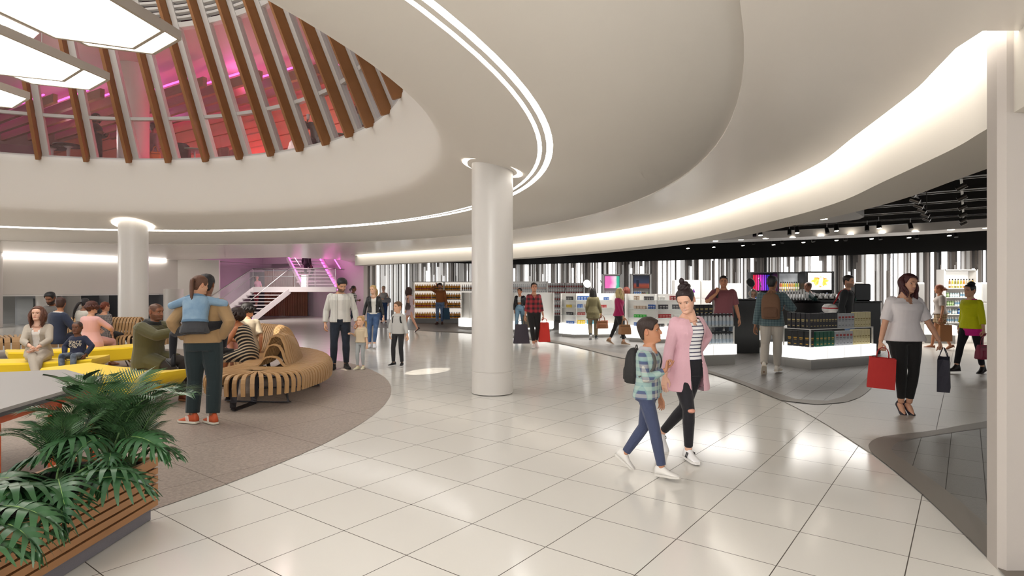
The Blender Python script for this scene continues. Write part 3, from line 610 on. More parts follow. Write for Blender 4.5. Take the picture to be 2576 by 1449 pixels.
def hairline(th, sp):
    a = abs((th + pi) % (2 * pi) - pi); f = sp.get('hl', .064); side = .012 if sp.get('hair') in ('short', 'buzz', 'crop') else -.005
    if a < .75: return f + .012 * cos(a * 2)
    if a < 1.25: return lerp(f + .001, side - (.012 if 1.05 < a else 0), sm(.75, 1.2, a))
    if a < 1.75: return lerp(side - .012, side + .012, sm(1.25, 1.7, a)) 
    return lerp(side + .012, -.085, sm(1.7, 2.4, a))
def hair_cap(mb, sp, th0, nt=44, ns=14, nm=.004):
    rings = []
    male = sp['sex'] == 'm'; seed = V((hash(sp['label']) % 97, 3, 5)); seed = V((len(sp['label']) * 1.7, 3, 5))
    for j in range(ns + 1):
        s = j / ns; rg = []
        for k in range(nt):
            th = 2 * pi * k / nt; h0 = hairline(th, sp); z = lerp(h0, .1148, 1 - (1 - s) ** 1.5); p = head_pt(th, z, male, True); c = V((0, -.004, .02)); n = (p - c).normalized()
            top = sm(.02, .1, z); t = (lerp(th0 * .55, th0 * sp.get('topvol', 1.15), top)) * (sm(-.01, .14, s) * 1.02 - .02); t += nm * noise.noise(p * 45 + seed) * sm(.05, .2, s)
            if s == 0: t = -.006
            rg.append(tuple(p + n * t))
        rings.append(rg)
    mb.loft(rings)
def lock(mb, pts, r, n=7, flat=None): mb.tube(crv(pts, 4), [r * x for x in [max(.25, sin(pi * min(1, .18 + .8 * i / (4 * (len(pts) - 1))))) for i in range(4 * (len(pts) - 1) + 1)]], n, flat)
def hair_mesh(sp):
    st = sp.get('hair', 'short'); mb = MB(); rr = random.Random(len(sp['label']) * 13 + 5)
    if st in ('none', 'buzz'): return None
    hair_cap(mb, sp, sp.get('vol', .016 if st in ('short', 'crop') else .013), nm=.006 if st == 'curly' else .004)
    if st == 'bun':
        zc = V((0, -.035, .135)) if not sp.get('lowbun') else V((0, -.115, .0)); r = sp.get('bunr', .047)
        mb.ball(zc, r, r, r * .85, 14, 9)
        for k in range(8):
            a = 2 * pi * k / 8; pts = [zc + V((cos(a + t) * r * .95, sin(a + t) * r * .95, r * (-.5 + .55 * t))) for t in (0, .5, 1.0, 1.5)]; lock(mb, pts, r * .38)
        if sp.get('topknot'): mb.ball(zc + V((.008, .0, r * 1.05)), r * .55, r * .5, r * .75, 12, 8); mb.ball(zc + V((-.03, .01, r * .6)), r * .5, r * .5, r * .5, 10, 7)
    if st in ('pony', 'braids'):
        a0 = V(sp.get('ponyroot', (0, -.112, .045))); Ln = sp.get('ponylen', .30); w = sp.get('ponyw', .036); bend = V(sp.get('ponybend', (0, -.02, 0)))
        mb.ball(a0, .024, .022, .022, 10, 7)
        for k in range(9):
            o = V((rr.uniform(-1, 1), rr.uniform(-.6, .6), 0)) * w * .55; lock(mb, [a0, a0 + V((0, -.035, -.01)) + o * .7 + bend * .3, a0 + V((0, -.035, -.45 * Ln)) + o + bend, a0 + V((0, -.01, -Ln * rr.uniform(.9, 1.05))) + o * .8 + bend * 1.3], w * .55)
    if st in ('long', 'curly', 'bob'):
        Ln = sp.get('len', .30 if st != 'bob' else .16); cu = .022 if st == 'curly' or sp.get('wavy') else .006; gap = sp.get('gap', .95)
        for rowi, n_ in ((0, 22), (1, 15)):
            for k in range(n_):
                Ln = sp.get('len', .30 if st != 'bob' else .16); th = gap + (2 * pi - 2 * gap) * (k + .5 * rowi) / (n_ - 1); th = min(th, 2 * pi - gap); z0 = .05 - .02 * rowi; p = head_pt(th, z0, False, True); n = V((p.x, p.y + .01, 0)).normalized(); ph = rr.uniform(0, 6)
                if sp.get('oneside') and n.x * sp['oneside'] < (-.25): Ln *= .45
                q = [p + n * .004 + V((0, 0, .02))]
                for j in range(1, 6):
                    t = j / 5; z = z0 - (Ln + .06) * t * rr.uniform(.93, 1.04); rad = .022 + .02 * sin(pi * t) * (1 if not rowi else .5) + (sp.get('flare', .0)) * t
                    b = head_pt(th, max(z, -.03), False, True); b.z = z; bn = V((b.x, b.y + .01, 0)).normalized()
                    side = V((-bn.y, bn.x, 0)); b = b * 1.0; b += bn * (rad - (.03 * t if cos(th) < -.2 else .012 * t)); b += side * cu * sin(ph + t * 7) + V((0, .02 * t * (1 if cos(th) > -.3 else .2), 0)) + V(sp.get('hairshift', (0, 0, 0))) * t; q.append(b)
                lock(mb, q, rr.uniform(.017, .024), 7)
    if st == 'hijab': pass
    return mb
TORSO = {'m': [(-.12, .165, .105, -.012), (-.03, .168, .118, -.015), (.06, .160, .112, -.008), (.17, .150, .102, .0), (.28, .163, .110, .004), (.37, .182, .118, .006), (.43, .185, .105, -.004), (.468, .150, .080, -.012), (.495, .085, .066, -.012), (.54, .056, .056, -.006)],
         'f': [(-.12, .165, .108, -.015), (-.04, .175, .122, -.016), (.05, .160, .110, -.008), (.16, .124, .090, .0), (.25, .132, .098, .004), (.35, .152, .122, .018), (.41, .152, .104, .004), (.455, .132, .074, -.010), (.488, .075, .060, -.012), (.53, .050, .050, -.004)],
         'c': [(-.12, .150, .105, -.008), (-.03, .155, .112, -.010), (.06, .148, .108, -.002), (.17, .142, .105, .004), (.28, .150, .106, .002), (.37, .160, .106, .002), (.43, .160, .095, -.004), (.468, .135, .074, -.010), (.495, .080, .062, -.010), (.54, .054, .054, -.004)]}
def ik(a, b, l1, l2, pole):
    d = b - a; L = d.length; L2 = min(L, (l1 + l2) * .999); L2 = max(L2, abs(l1 - l2) * 1.05 + .001); u = d.normalized(); e = a + u * L2; x = (l1 * l1 - l2 * l2 + L2 * L2) / (2 * L2); h = sqrt(max(0, l1 * l1 - x * x)); p = V(pole); p = p - u * p.dot(u)
    if p.length < 1e-4: p = V((0, 1, 0)) - u * u.y
    return a + u * x + p.normalized() * h, e
class Fig: pass
def rig(sp):
    g = Fig(); sx = sp['sex']; g.hs = sp.get('hs', 1.0); g.s = sp['h'] / (1.515 + .23 * g.hs + .005); g.b = sp.get('bulk', 1.0); g.sh = {'m': .168, 'f': .134, 'c': .132}[sx] * (1 + (g.b - 1) * .5)
    hip0 = V(sp.get('hip', (0, 0, 0))); P0 = V((0, 0, .925)) + hip0; g.P = P0
    py = radians(-sp.get('pelv', 0)); lean = radians(sp.get('lean', 0)); side = radians(sp.get('side', 0)); tw = radians(-sp.get('twist', 0)); pt = radians(sp.get('ptilt', sp.get('lean', 0) * .4))
    def fr(u):                                          # frame at height u above the hips
        t = max(0, min(1, u / .42)); return Matrix.Rotation(py + tw * t, 3, 'Z') @ Matrix.Rotation(side * t, 3, 'Y') @ Matrix.Rotation(-lerp(pt, lean, t), 3, 'X')
    def ctr(u):
        p = P0.copy(); n = 12
        if u < 0: return p + fr(0) @ V((0, 0, u))
        for i in range(n): p += fr(u * (i + .5) / n) @ V((0, 0, u / n))
        return p
    g.fr, g.ctr = fr, ctr
    Fc = fr(.45); g.hipj = {}; g.kn = {}; g.an = {}; g.shj = {}; g.el = {}; g.wr = {}
    for n_, q in (('r', 1), ('l', -1)):
        g.hipj[n_] = P0 + fr(0) @ V((q * .088, 0, -.01)); ft = V(sp.get(n_ + 'f', (q * .09, 0, .085)))
        k = V(sp.get(n_ + 'k', fr(0) @ V((q * .12, 1, 0)))); g.kn[n_], g.an[n_] = ik(g.hipj[n_], ft, .43, .41, k)
        sh = ctr(.432) + Fc @ V((q * g.sh, -.012, sp.get('shrug', 0))); g.shj[n_] = sh
        w = V(sp.get(n_ + 'h', sh + Fc @ V((q * .07, .03, -.50)))); e = V(sp.get(n_ + 'e', Fc @ V((q * .5, -1, -.2)))); g.el[n_], g.wr[n_] = ik(sh, w, .285, .25, e)
    nb = ctr(.505); g.nb = nb; hy, hp, hr = radians(-sp.get('hy', 0)), radians(sp.get('hp', 0)), radians(sp.get('hr', 0))
    g.HR = Matrix.Rotation(hy, 3, 'Z') @ Matrix.Rotation(hr, 3, 'Y') @ Matrix.Rotation(-hp, 3, 'X')
    g.hc = nb + Fc @ V((0, .02, .03)) + (g.HR @ V((0, .012, .128))) * g.hs * (1.0 if g.hs < 1.2 else .97); g.HM = Matrix.Translation(g.hc) @ g.HR.to_4x4() @ Matrix.Scale(g.hs, 4)
    return g
def torso_rings(mb, g, sp, u0, u1, th, n=24, extra=None, hemw=None):
    T = TORSO[sp['sex']]; us = [u for u in [-.55, -.45, -.35, -.28, -.2, -.12, -.08, -.03, .02, .06, .11, .17, .22, .28, .33, .37, .41, .43, .45, .468, .482, .495, .515, .54] if u0 < u < u1]; us = [u0] + us + [u1]; rings = []
    for u in us:
        hw, hd, yo = tab(T, u); bb = g.b if u < .42 else 1 + (g.b - 1) * .4; bel = sp.get('belly', 0) * math.exp(-((u - .12) / .12) ** 2); hw *= bb; hd = hd * bb + bel / 2; yo += bel / 2
        if hemw and u < .1: k = sm(.1, u0, u); hw += hemw * k; hd += hemw * k * .8
        c = g.ctr(u); R = g.fr(u); rings.append([tuple(c + R @ V(((hw + th) * abs(cos(a)) ** .85 * (1 if cos(a) >= 0 else -1), yo + (hd + th) * abs(sin(a)) ** .85 * (1 if sin(a) >= 0 else -1), 0))) for a in [2 * pi * i / n for i in range(n)]])
    mb.loft(rings)
def limb(mb, pts, rad, n=12):
    P_ = []; R_ = []
    for i in range(len(pts) - 1):
        for k in range(5): t = k / 5; P_.append(pts[i].lerp(pts[i + 1], t)); R_.append(lerp(rad[i], rad[i + 1], t))
    P_.append(pts[-1]); R_.append(rad[-1]); mb.tube(P_, R_, n); mb.ball(pts[0] - V((0, 0, .006)), rad[0] * .97, n=n)
def leg_pts(g, q, f=1.0):
    h, k, a = g.hipj[q], g.kn[q], g.an[q]; return [h, h.lerp(k, .5), k, k.lerp(a, .3), a] 
def cut_pts(pts, rad, f):                               # keep the first fraction f of a limb
    L = [0]
    for i in range(1, len(pts)): L.append(L[-1] + (pts[i] - pts[i - 1]).length)
    t = L[-1] * f; P_, R_ = [pts[0]], [rad[0]]
    for i in range(1, len(pts)):
        if L[i] < t - 1e-6: P_.append(pts[i]); R_.append(rad[i])
        else: k = (t - L[i - 1]) / (L[i] - L[i - 1]); P_.append(pts[i - 1].lerp(pts[i], k)); R_.append(lerp(rad[i - 1], rad[i], k)); break
    return P_, R_
LEGR = {'m': (.092, .078, .056, .058, .040), 'f': (.094, .078, .053, .053, .036), 'c': (.078, .066, .050, .050, .036)}
ARMR = {'m': (.058, .050, .040, .041, .028), 'f': (.048, .041, .034, .034, .024), 'c': (.046, .040, .034, .034, .025)}
def hand_mb(mb, w, fdir, thumb, q, curl, k=1.0, spread=.12):
    y = fdir.normalized(); x = (thumb - y * thumb.dot(y)).normalized(); z = x.cross(y) * (1 if q == 'l' else -1)  # z = back of the hand
    if True: z = (x.cross(y)); z = z if q == 'l' else -z
    def T(a, b, c): return w + (x * a + y * b + z * c) * k
    rings = []
    for b, hw, ht in ((-.02, .024, .019), (.01, .028, .017), (.045, .039, .016), (.075, .042, .0145), (.092, .038, .012)):
        rings.append([tuple(T(hw * cos(2 * pi * i / 12), b, ht * sin(2 * pi * i / 12))) for i in range(12)])
    mb.loft(rings)
    for i, (fx, L_, r) in enumerate(((.031, .070, .0092), (.0105, .078, .0096), (-.0105, .073, .0092), (-.030, .057, .0082))):
        c = curl[min(i, len(curl) - 1)] if isinstance(curl, (list, tuple)) else curl; a = 0; p = (fx, .082, 0); pts = [T(*p)]; sp_ = fx * spread / .03
        for sg, ca in ((.46, .75), (.30, 1.15), (.24, .8)):
            a += c * ca; p = (p[0] + sp_ * L_ * sg, p[1] + cos(a) * L_ * sg, p[2] - sin(a) * L_ * sg); pts.append(T(*p))
        mb.tube(pts, [r * k, r * .97 * k, r * .9 * k, r * .7 * k], 8); mb.ball(pts[-1], r * .72 * k, n=8, m=6); mb.ball(pts[0], r * k, n=8, m=6)
    c = curl[0] if isinstance(curl, (list, tuple)) else curl; p0, p1 = T(.022, .018, -.006), T(.047, .048, -.014 - .01 * c); p2, p3 = T(.055 - .012 * c, .075, -.018 - .02 * c), T(.054 - .03 * c, .10, -.02 - .03 * c)
    mb.tube([p0, p1, p2, p3], [.014 * k, .0115 * k, .010 * k, .0075 * k], 8); mb.ball(p3, .0078 * k, n=8, m=6)
def shoe(g, q, sp, par, kind, col, sole='e9e6e0', extra=None):
    a = g.an[q]; yaw = radians(-sp.get(q + 'fy', (10 if q == 'r' else -10))); pit = radians(sp.get(q + 'fp', 0)); M = Matrix.Translation(a) @ Matrix.Rotation(yaw, 4, 'Z') @ Matrix.Rotation(-pit, 4, 'X'); k = sp.get('foot', 1.0)
    hi = .115 if kind in ('boot',) else .045; mb = MB(); mb.M = M
    S = [(-.078, .012, -.05, .0), (-.072, .028, -.035, .01), (-.045, .035, .02, hi), (-.01, .037, .03, hi), (.03, .038, .01 if kind != 'boot' else .03, .02), (.08, .041, -.025, -.02), (.13, .043, -.042, -.036), (.17, .036, -.052, -.048), (.192, .018, -.062, -.06)]
    if kind == 'pump': S = [(-.07, .010, -.045, -.03), (-.06, .026, -.03, -.012), (-.03, .030, -.042, -.03), (.02, .031, -.058, -.05), (.07, .036, -.062, -.058), (.10, .040, -.055, -.05), (.14, .036, -.058, -.055), (.17, .022, -.064, -.062), (.188, .006, -.070, -.07)]
    zb = -.085 + (.022 if kind not in ('pump',) else .0); rings = []
    for y, w, zt, z2 in S:
        zt = max(zt, z2); zt_ = zt if kind != 'boot' or y > .02 or y < -.05 else hi
        rings.append([tuple(V((w * k * cx_, y * k, lerp(zb, zt_, cz)))) for cx_, cz in ((-1, .0), (-1.02, .35), (-.8, .72), (-.35, .97), (0, 1), (.35, .97), (.8, .72), (1.02, .35), (1, .0))])
    mb.loft(rings); o = None
    mm = mat('shoe ' + col, col, .55 if kind != 'pump' else .35); ob = mb.obj('shoe', mm, par, True)
    ms = MB(); ms.M = M
    if kind == 'pump': ms.cyl((0, -.06 * k, -.04), (0, -.064 * k, -.085 - .03), .010, .005, 8)
    else: ms.loft([[tuple(V(((w * 1.08 + .001) * k * cx_, y * 1.03 * k, z_))) for cx_, z_ in ((-1, -.085), (-1.04, -.062), (1.04, -.062), (1, -.085))] for y, w, _, _ in S])
    ms.obj('sole' if kind != 'pump' else 'heel', mat('sole ' + sole, sole, .6), ob, 'auto')
    if extra:                                            # side stripes
        for sd in (-1, 1):
            st = MB(); st.M = M
            for j in range(3): st.loft([[tuple(V((sd * w_, y0 + .016 * j + dy, z_))) for w_, dy, z_ in ((.0405 + .001, -.006, -.06), (.0405 + .001, .003, -.06), (.034, .018, -.005), (.034, .009, -.005))], [tuple(V((sd * (w_ + .003), y0 + .016 * j + dy, z_))) for w_, dy, z_ in ((.0405, -.006, -.06), (.0405, .003, -.06), (.034, .018, -.005), (.034, .009, -.005))]]) if (y0 := .015) else None
            st.obj('stripes', mat('stripe ' + extra, extra, .5), ob)
def fabric(name, col, kind=None, c2='ffffff', scale=30.0, rough=.85, bump=.25, sheen=.15, c3=None, axis=2, duty=.5, bs=18):
    key = 'fabric %s %s %s %s' % (name, col, kind, c2)
    if key in MATS: return MATS[key]
    m = mat(key, col, rough, bump=bump, bscale=bs, sheen=sheen)
    if kind:
        t = NT(m); b = bsdf(m); tc = t.add('ShaderNodeTexCoord'); sp_ = t.add('ShaderNodeSeparateXYZ', ins={0: tc.outputs['Object']})
        def st(i, f, d, ph=0.0): return t.math('LESS_THAN', t.math('FRACT', t.math('ADD', t.math('MULTIPLY', sp_.outputs[i], f), 50.0 + ph)), d)
        if kind == 'stripe': t.l.new(t.mix(st(axis, scale, duty), lin(col), lin(c2)), b.inputs['Base Color'])
        if kind == 'diag': t.l.new(t.mix(t.math('LESS_THAN', t.math('FRACT', t.math('MULTIPLY', t.math('ADD', sp_.outputs[2], t.math('ADD', t.math('MULTIPLY', sp_.outputs[0], .45), t.math('MULTIPLY', sp_.outputs[1], .5))), scale)), duty), lin(col), lin(c2)), b.inputs['Base Color'])
        if kind == 'plaid':
            h = t.add('ShaderNodeMath', operation='ADD', ins={0: st(2, scale, duty), 1: st(0, scale, duty)}); h2 = t.math('MULTIPLY', h.outputs[0], .5); x = t.mix(h2, lin(col), lin(c2))
            if c3: x = t.mix(t.math('MULTIPLY', t.math('MAXIMUM', st(2, scale * .5, .28, .3), st(0, scale * .5, .28, .25)), .6), x, lin(c3))
            t.l.new(x, b.inputs['Base Color'])
        if kind == 'fade': 
            no = t.add('ShaderNodeTexNoise', ins={'Vector': tc.outputs['Object'], 'Scale': scale, 'Detail': 3.0}); f = t.math('SMOOTH_MIN', t.math('MULTIPLY', t.math('SUBTRACT', no.outputs['Fac'], .36), 2.2, clamp=True), 1.0, .1); t.l.new(t.mix(f, lin(col), lin(c2)), b.inputs['Base Color'])
    return m
def hairmat(col):
    key = 'hair ' + col
    if key in MATS: return MATS[key]
    m = mat(key, col, .45); t = NT(m); b = bsdf(m); tc = t.add('ShaderNodeTexCoord'); mp = t.add('ShaderNodeMapping', ins={'Vector': tc.outputs['Object'], 'Scale': (60, 60, 8)}); no = t.add('ShaderNodeTexNoise', ins={'Vector': mp.outputs[0], 'Scale': 3.0, 'Detail': 4.0}); c = lin(col)
    t.l.new(t.mix(no.outputs['Fac'], tuple(x * .45 for x in c[:3]) + (1,), tuple(min(1, x * 1.5) for x in c[:3]) + (1,)), b.inputs['Base Color']); bp = t.add('ShaderNodeBump', ins={'Strength': .6, 'Height': no.outputs['Fac'], 'Distance': .01}); t.l.new(bp.outputs[0], b.inputs['Normal']); return m
def eye_y(male):
    a, b = 0.0, 1.2
    for _ in range(30):
        m = (a + b) / 2
        if head_pt(m, 0, male, True).x < .031: a = m
        else: b = m
    return head_pt(a, 0, male, True).y - .0085 - .0118
PPL = {}
def person(sp):
    g = rig(sp); sx = sp['sex']; near = sp.get('near', 0); vox = .008 if near else .012
    x, y = sp['at'][:2]; z = sp['at'][2] if len(sp['at']) > 2 else .012
    root = thing('person', sp['label'], 'person', (x, y, z), radians(sp['face'] + 180), sp.get('group')); root.scale = (g.s,) * 3
    skm = mat('skin', 'c8987a', .5, vcol=True); sk = lin(sp['skin']); LR, AR = LEGR[sx], ARMR[sx]; b = g.b
    # ---- body: one continuous surface
    mb = MB(); torso_rings(mb, g, sp, -.04, .53, -.006)
    for q in 'rl':
        limb(mb, leg_pts(g, q), [r * (b if i < 2 else 1) * .97 for i, r in enumerate(LR)]); limb(mb, [g.shj[q], g.shj[q].lerp(g.el[q], .5), g.el[q], g.el[q].lerp(g.wr[q], .3), g.wr[q]], [r * (1 + (b - 1) * .6) for r in AR])
        yaw = radians(-sp.get(q + 'fy', (10 if q == 'r' else -10))); pit = radians(sp.get(q + 'fp', 0)); M = Matrix.Rotation(yaw, 3, 'Z') @ Matrix.Rotation(-pit, 3, 'X'); a = g.an[q]; mb.tube([a + M @ V(p) for p in ((0, -.03, -.045), (0, .03, -.04), (0, .09, -.06), (0, .15, -.068))], [.030, .036, .032, .014], 10)
    parts = [remesh(mb, vox, 3)]; cols = [sk]
    for q in 'rl':
        hm = MB(); fd = V(sp.get(q + 'd', (g.wr[q] - g.el[q]).normalized() + V((0, 0, -.25)))); tb = V(sp.get(q + 't', g.fr(.4) @ V((-.25 if q == 'r' else .25, 1, .1)))); k = (1.06 if sx == 'm' else .98 if sx == 'f' else 1.02); hand_mb(hm, g.wr[q] + fd.normalized() * .012, fd, tb, q, sp.get(q + 'c', .45), k)
        parts.append(remesh(hm, .0042, 2) if near else hm.mesh()); cols.append(sk)
    hm, hcol = head_mesh(sp, None); hm.v = [tuple(g.HM @ V(p)) for p in hm.v]; parts.append(hm.mesh()); cols.append(hcol)
    me = join(parts, cols); me.materials.append(skm); body = new('body', me, root)
    # ---- eyes
    if sp.get('eyes', True):
        for s_ in (-1, 1):
            c = V((s_ * .031, eye_y(sx == 'm'), -.0012)); e = MB(); e.M = g.HM; e.ball(c, .0118, n=12, m=10); i0 = len(e.f); e.mat(1); gz = V((.0035 * sp.get('gaze', 0), .0100, .0)); e.ball(c + gz, .0060, .0030, .0060, 10, 6); e.obj('eye', [mat('eye white', 'e6e0da', .25), mat('iris', sp.get('iris', '2b1a12'), .15)], root, True)
    # ---- hair
    hb = hair_mesh(sp)
    if hb: hb.v = [tuple(g.HM @ V(p)) for p in hb.v]; hb.obj('hair', hairmat(sp.get('haircol', '2a1d16')), root, True)
    # ---- clothes
    def garment(name, m, u0, u1, th, sleeve=0, leg=0, legth=.012, cuff=None, slth=None, open_=None, hemw=None, vx=None, slcuff=None, torso=True, smooth=4, legs='rl', vneck=None):
        gm = MB()
        if torso: torso_rings(gm, g, sp, u0, u1, th, hemw=hemw)
        for q in 'rl':
            if sleeve:
                P_, R_ = cut_pts([g.shj[q], g.shj[q].lerp(g.el[q], .5), g.el[q], g.el[q].lerp(g.wr[q], .3), g.wr[q]], [r * (1 + (b - 1) * .6) + (slth or th) for r in AR], sleeve)
                if slcuff: R_[-1] = slcuff
                limb(gm, P_, R_)
            if leg and q in legs:
                P_, R_ = cut_pts(leg_pts(g, q), [r * (b if i < 2 else 1) + legth for i, r in enumerate(LR)], leg)
                if cuff: R_[-1] = cuff; R_[-2] = max(R_[-2], lerp(R_[-2], cuff, .6))
                limb(gm, P_, R_)
        me = remesh(gm, vx or vox, smooth)
        if open_ or vneck:                               # drop the faces of the open front
            bm = bmesh.new(); bm.from_mesh(me); kill = []; Mi = [(g.ctr(u), g.fr(u).transposed(), u) for u in [i * .03 - .6 for i in range(39)]]
            for f in bm.faces:
                c = f.calc_center_median(); best = min(Mi, key=lambda t: abs((t[1] @ (c - t[0])).z)); lc = best[1] @ (c - best[0]); u = best[2]
                if open_ and lc.y > .02 and lerp(open_[0], open_[1], sm(.0, .45, u)) * -1 + open_[2] < lc.x < lerp(open_[0], open_[1], sm(.0, .45, u)) + open_[2] and abs(lc.x) < .16: kill.append(f)
                elif vneck and lc.y > .0 and u > vneck[0] and abs(lc.x) < .085 and abs(lc.x - vneck[2]) < (u - vneck[0]) * vneck[1]: kill.append(f)
            bmesh.ops.delete(bm, geom=kill, context='FACES'); bm.to_mesh(me); bm.free()
        me.polygons.foreach_set('use_smooth', [True] * len(me.polygons)); me.materials.append(m); return new(name, me, root)
    for c in sp['clothes']: 
        c = dict(c); nm = c.pop('n'); fm_ = c.pop('m'); garment(nm, fm_, **c)
    sh = sp.get('shoes')
    if sh:
        for q in 'rl': shoe(g, q, sp, root, *sh)
    root['_'] = 0; del root['_']
    bpy.context.view_layer.update(); sp['g'] = g; sp['root'] = root
    def W(p): return Matrix.Translation((x, y, z)) @ Matrix.Rotation(radians(sp['face'] + 180), 4, 'Z') @ Matrix.Scale(g.s, 4) @ V(p)
    sp['W'] = W; return sp

def arc_handle(mb, a, b, h, r, n=10, out=(0, 0, 0)):
    a, b, o = V(a), V(b), V(out); mb.tube([a.lerp(b, (1 - cos(pi * i / n)) / 2) + V((0, 0, h * sin(pi * i / n) ** .7)) + o * sin(pi * i / n) for i in range(n + 1)], r, 7)
def paper_bag(name, label, cat, top, w, h, d, rz, col, hh=.17, tilt=(0, 0), taper=.86, hcol=None, rope=.005, inner='6e4a35'):
    t = thing(name, label, cat, V(top) - V((0, 0, h + hh))); t.rotation_euler = (tilt[0], tilt[1], rz); m = mat('paper ' + col, col, .75, bump=.15, bscale=25)
    def ring(k, z, pin=0): w_, d_ = w / 2 * k, d / 2 * k; return [(-w_, -d_, z), (0, -d_, z), (w_, -d_, z), (w_ - pin, 0, z), (w_, d_, z), (0, d_, z), (-w_, d_, z), (-w_ + pin, 0, z)]
    mb = MB(); mb.loft([ring(1, 0), ring(lerp(1, taper, .5), h * .5, .01), ring(taper, h, .03)], False); mb.poly([p for p in ring(1, 0)][::-1]); mb.obj('bag_body', m, t, fix=False); bpy.data.objects[t.children[0].name].modifiers.new('s', 'SOLIDIFY').thickness = .004
    for s_ in (-1, 1):
        hb = MB(); arc_handle(hb, (-w * .22, s_ * d * .40 * taper, h - .01), (w * .22, s_ * d * .40 * taper, h - .01), hh, rope, 12, (0, -s_ * d * .32, 0)); hb.obj('handle', mat('cord ' + (hcol or col), hcol or col, .7), t, True)
    return t
def handbag(label, top, w, h, d, rz, col, hh=.16, name='handbag', flap=True, strapcol=None, tilt=0):
    t = thing(name, label, 'handbag', V(top) - V((0, 0, h + hh))); t.rotation_euler = (0, tilt, rz); m = mat('leather ' + col, col, .42, bump=.1, bscale=120)
    mb = MB(); rings = []
    for z, kw, kd in ((0, .93, .9), (.015, 1, 1), (h * .5, .97, .85), (h * .9, .86, .55), (h, .82, .42)):
        rings.append([((abs(cos(a)) ** .35) * (1 if cos(a) > 0 else -1) * w / 2 * kw, (abs(sin(a)) ** .5) * (1 if sin(a) > 0 else -1) * d / 2 * kd, z) for a in [2 * pi * (i + .5) / 24 for i in range(24)]])
    mb.loft(rings).obj('bag_body', m, t, 'auto')
    if flap: MB().bbox(-w * .3, -d * .52, h * .15, w * .3, -d * .36, h * .62, .008).obj('pocket', mat('leather2 ' + col, col, .5), t); MB().strip([(-w * .38, -d * .36, h * .86), (w * .38, -d * .36, h * .86)], .006, .012).obj('zip', mat('dark zip', '3a2a22', .4), t)
    for s_ in (-1, 1): hb = MB(); arc_handle(hb, (-w * .22, s_ * d * .2, h * .8), (w * .22, s_ * d * .2, h * .8), hh + h * .2, .0075, 12, (0, -s_ * d * .15, 0)); hb.obj('handle', mat('strap ' + (strapcol or col), strapcol or col, .45), t, True)
    return t
def backpack(label, sp, col, w=.28, h=.40, d=.14, pcol=None, u=.26, straps=True, off=.0, scol=None):
    g = sp['g']; c = g.ctr(u); R = g.fr(u); T_ = tab(TORSO[sp['sex']], u); s = g.s; o = sp['W'](c + R @ V((off, -T_[1] - .05, 0))); t = thing('backpack', label, 'backpack', o, radians(sp['face'] + 180)); t.scale = (s,) * 3
    M = R.to_4x4(); m = mat('canvas ' + col, col, .8, bump=.3, bscale=30); mb = MB(); mb.M = M; rings = []
    for z, kw, kd in ((-h / 2, .78, .7), (-h * .46, .95, .95), (-h * .1, 1, 1), (h * .22, .95, .9), (h * .40, .75, .68), (h * .485, .42, .4), (h * .5, .2, .2)):
        rings.append([((abs(cos(a)) ** .55) * (1 if cos(a) > 0 else -1) * w / 2 * kw, -.01 + (abs(sin(a)) ** .6) * (1 if sin(a) > 0 else -1) * d / 2 * kd, z) for a in [2 * pi * (i + .5) / 24 for i in range(24)]])
    mb.loft(rings).obj('pack_body', m, t, True)
    pb_ = MB(); pb_.M = M; rings = []
    for z, k in ((-h * .42, .8), (-h * .38, 1), (-h * .12, 1), (-h * .06, .9), (-h * .04, .6)): rings.append([((abs(cos(a)) ** .5) * (1 if cos(a) > 0 else -1) * w * .38 * k, -d * .42 + (abs(sin(a)) ** .6) * (1 if sin(a) > 0 else -1) * d * .22 * k, z) for a in [2 * pi * (i + .5) / 20 for i in range(20)]])
    pb_.loft(rings).obj('front_pocket', mat('canvas ' + (pcol or col), pcol or col, .8, bump=.3, bscale=30), t, True)
    zb = MB(); zb.M = M; zb.tube([(w * .42 * cos(pi * i / 12), -.01 - d * .30, h * .08 + h * .33 * sin(pi * i / 12)) for i in range(13)], .004, 6); zb.obj('zip', mat('zip dark', '2b2521', .4), t)
    hd = MB(); hd.M = M; arc_handle(hd, (-.03, d * .1, h * .46), (.03, d * .1, h * .46), .05, .007); hd.obj('top_loop', mat('strap ' + (scol or col), scol or col, .7), t, True)
    if straps:
        for q, sx_ in (('r', 1), ('l', -1)):
            P0_ = c + R @ V((off, -T_[1] - .05, 0)); Rt = R.transposed(); pts = []
            for uu, xx, yy in ((u + .14, .07, -1.0), (.462, .085, -.55), (.475, .095, .1), (.44, .105, .80), (.36, .115, .98), (.27, .125, .92), (.20, .145, .5), (.17, .15, -.4)):
                T2 = tab(TORSO[sp['sex']], uu); pts.append(g.ctr(uu) + g.fr(uu) @ V((sx_ * xx * (1 if sp['sex'] != 'm' else 1.1), T2[2] + yy * (T2[1] + .046) * (.8 if yy < .3 else sqrt(max(.12, 1 - (xx / (T2[0] + .035)) ** 2))), 0)) - P0_)
            sb = MB(); sb.tube(crv(pts, 5), .022, 8, .3, up=(0, -1, 0)); sb.obj('strap', mat('strap ' + (scol or col), scol or col, .75), t, True)
    return t
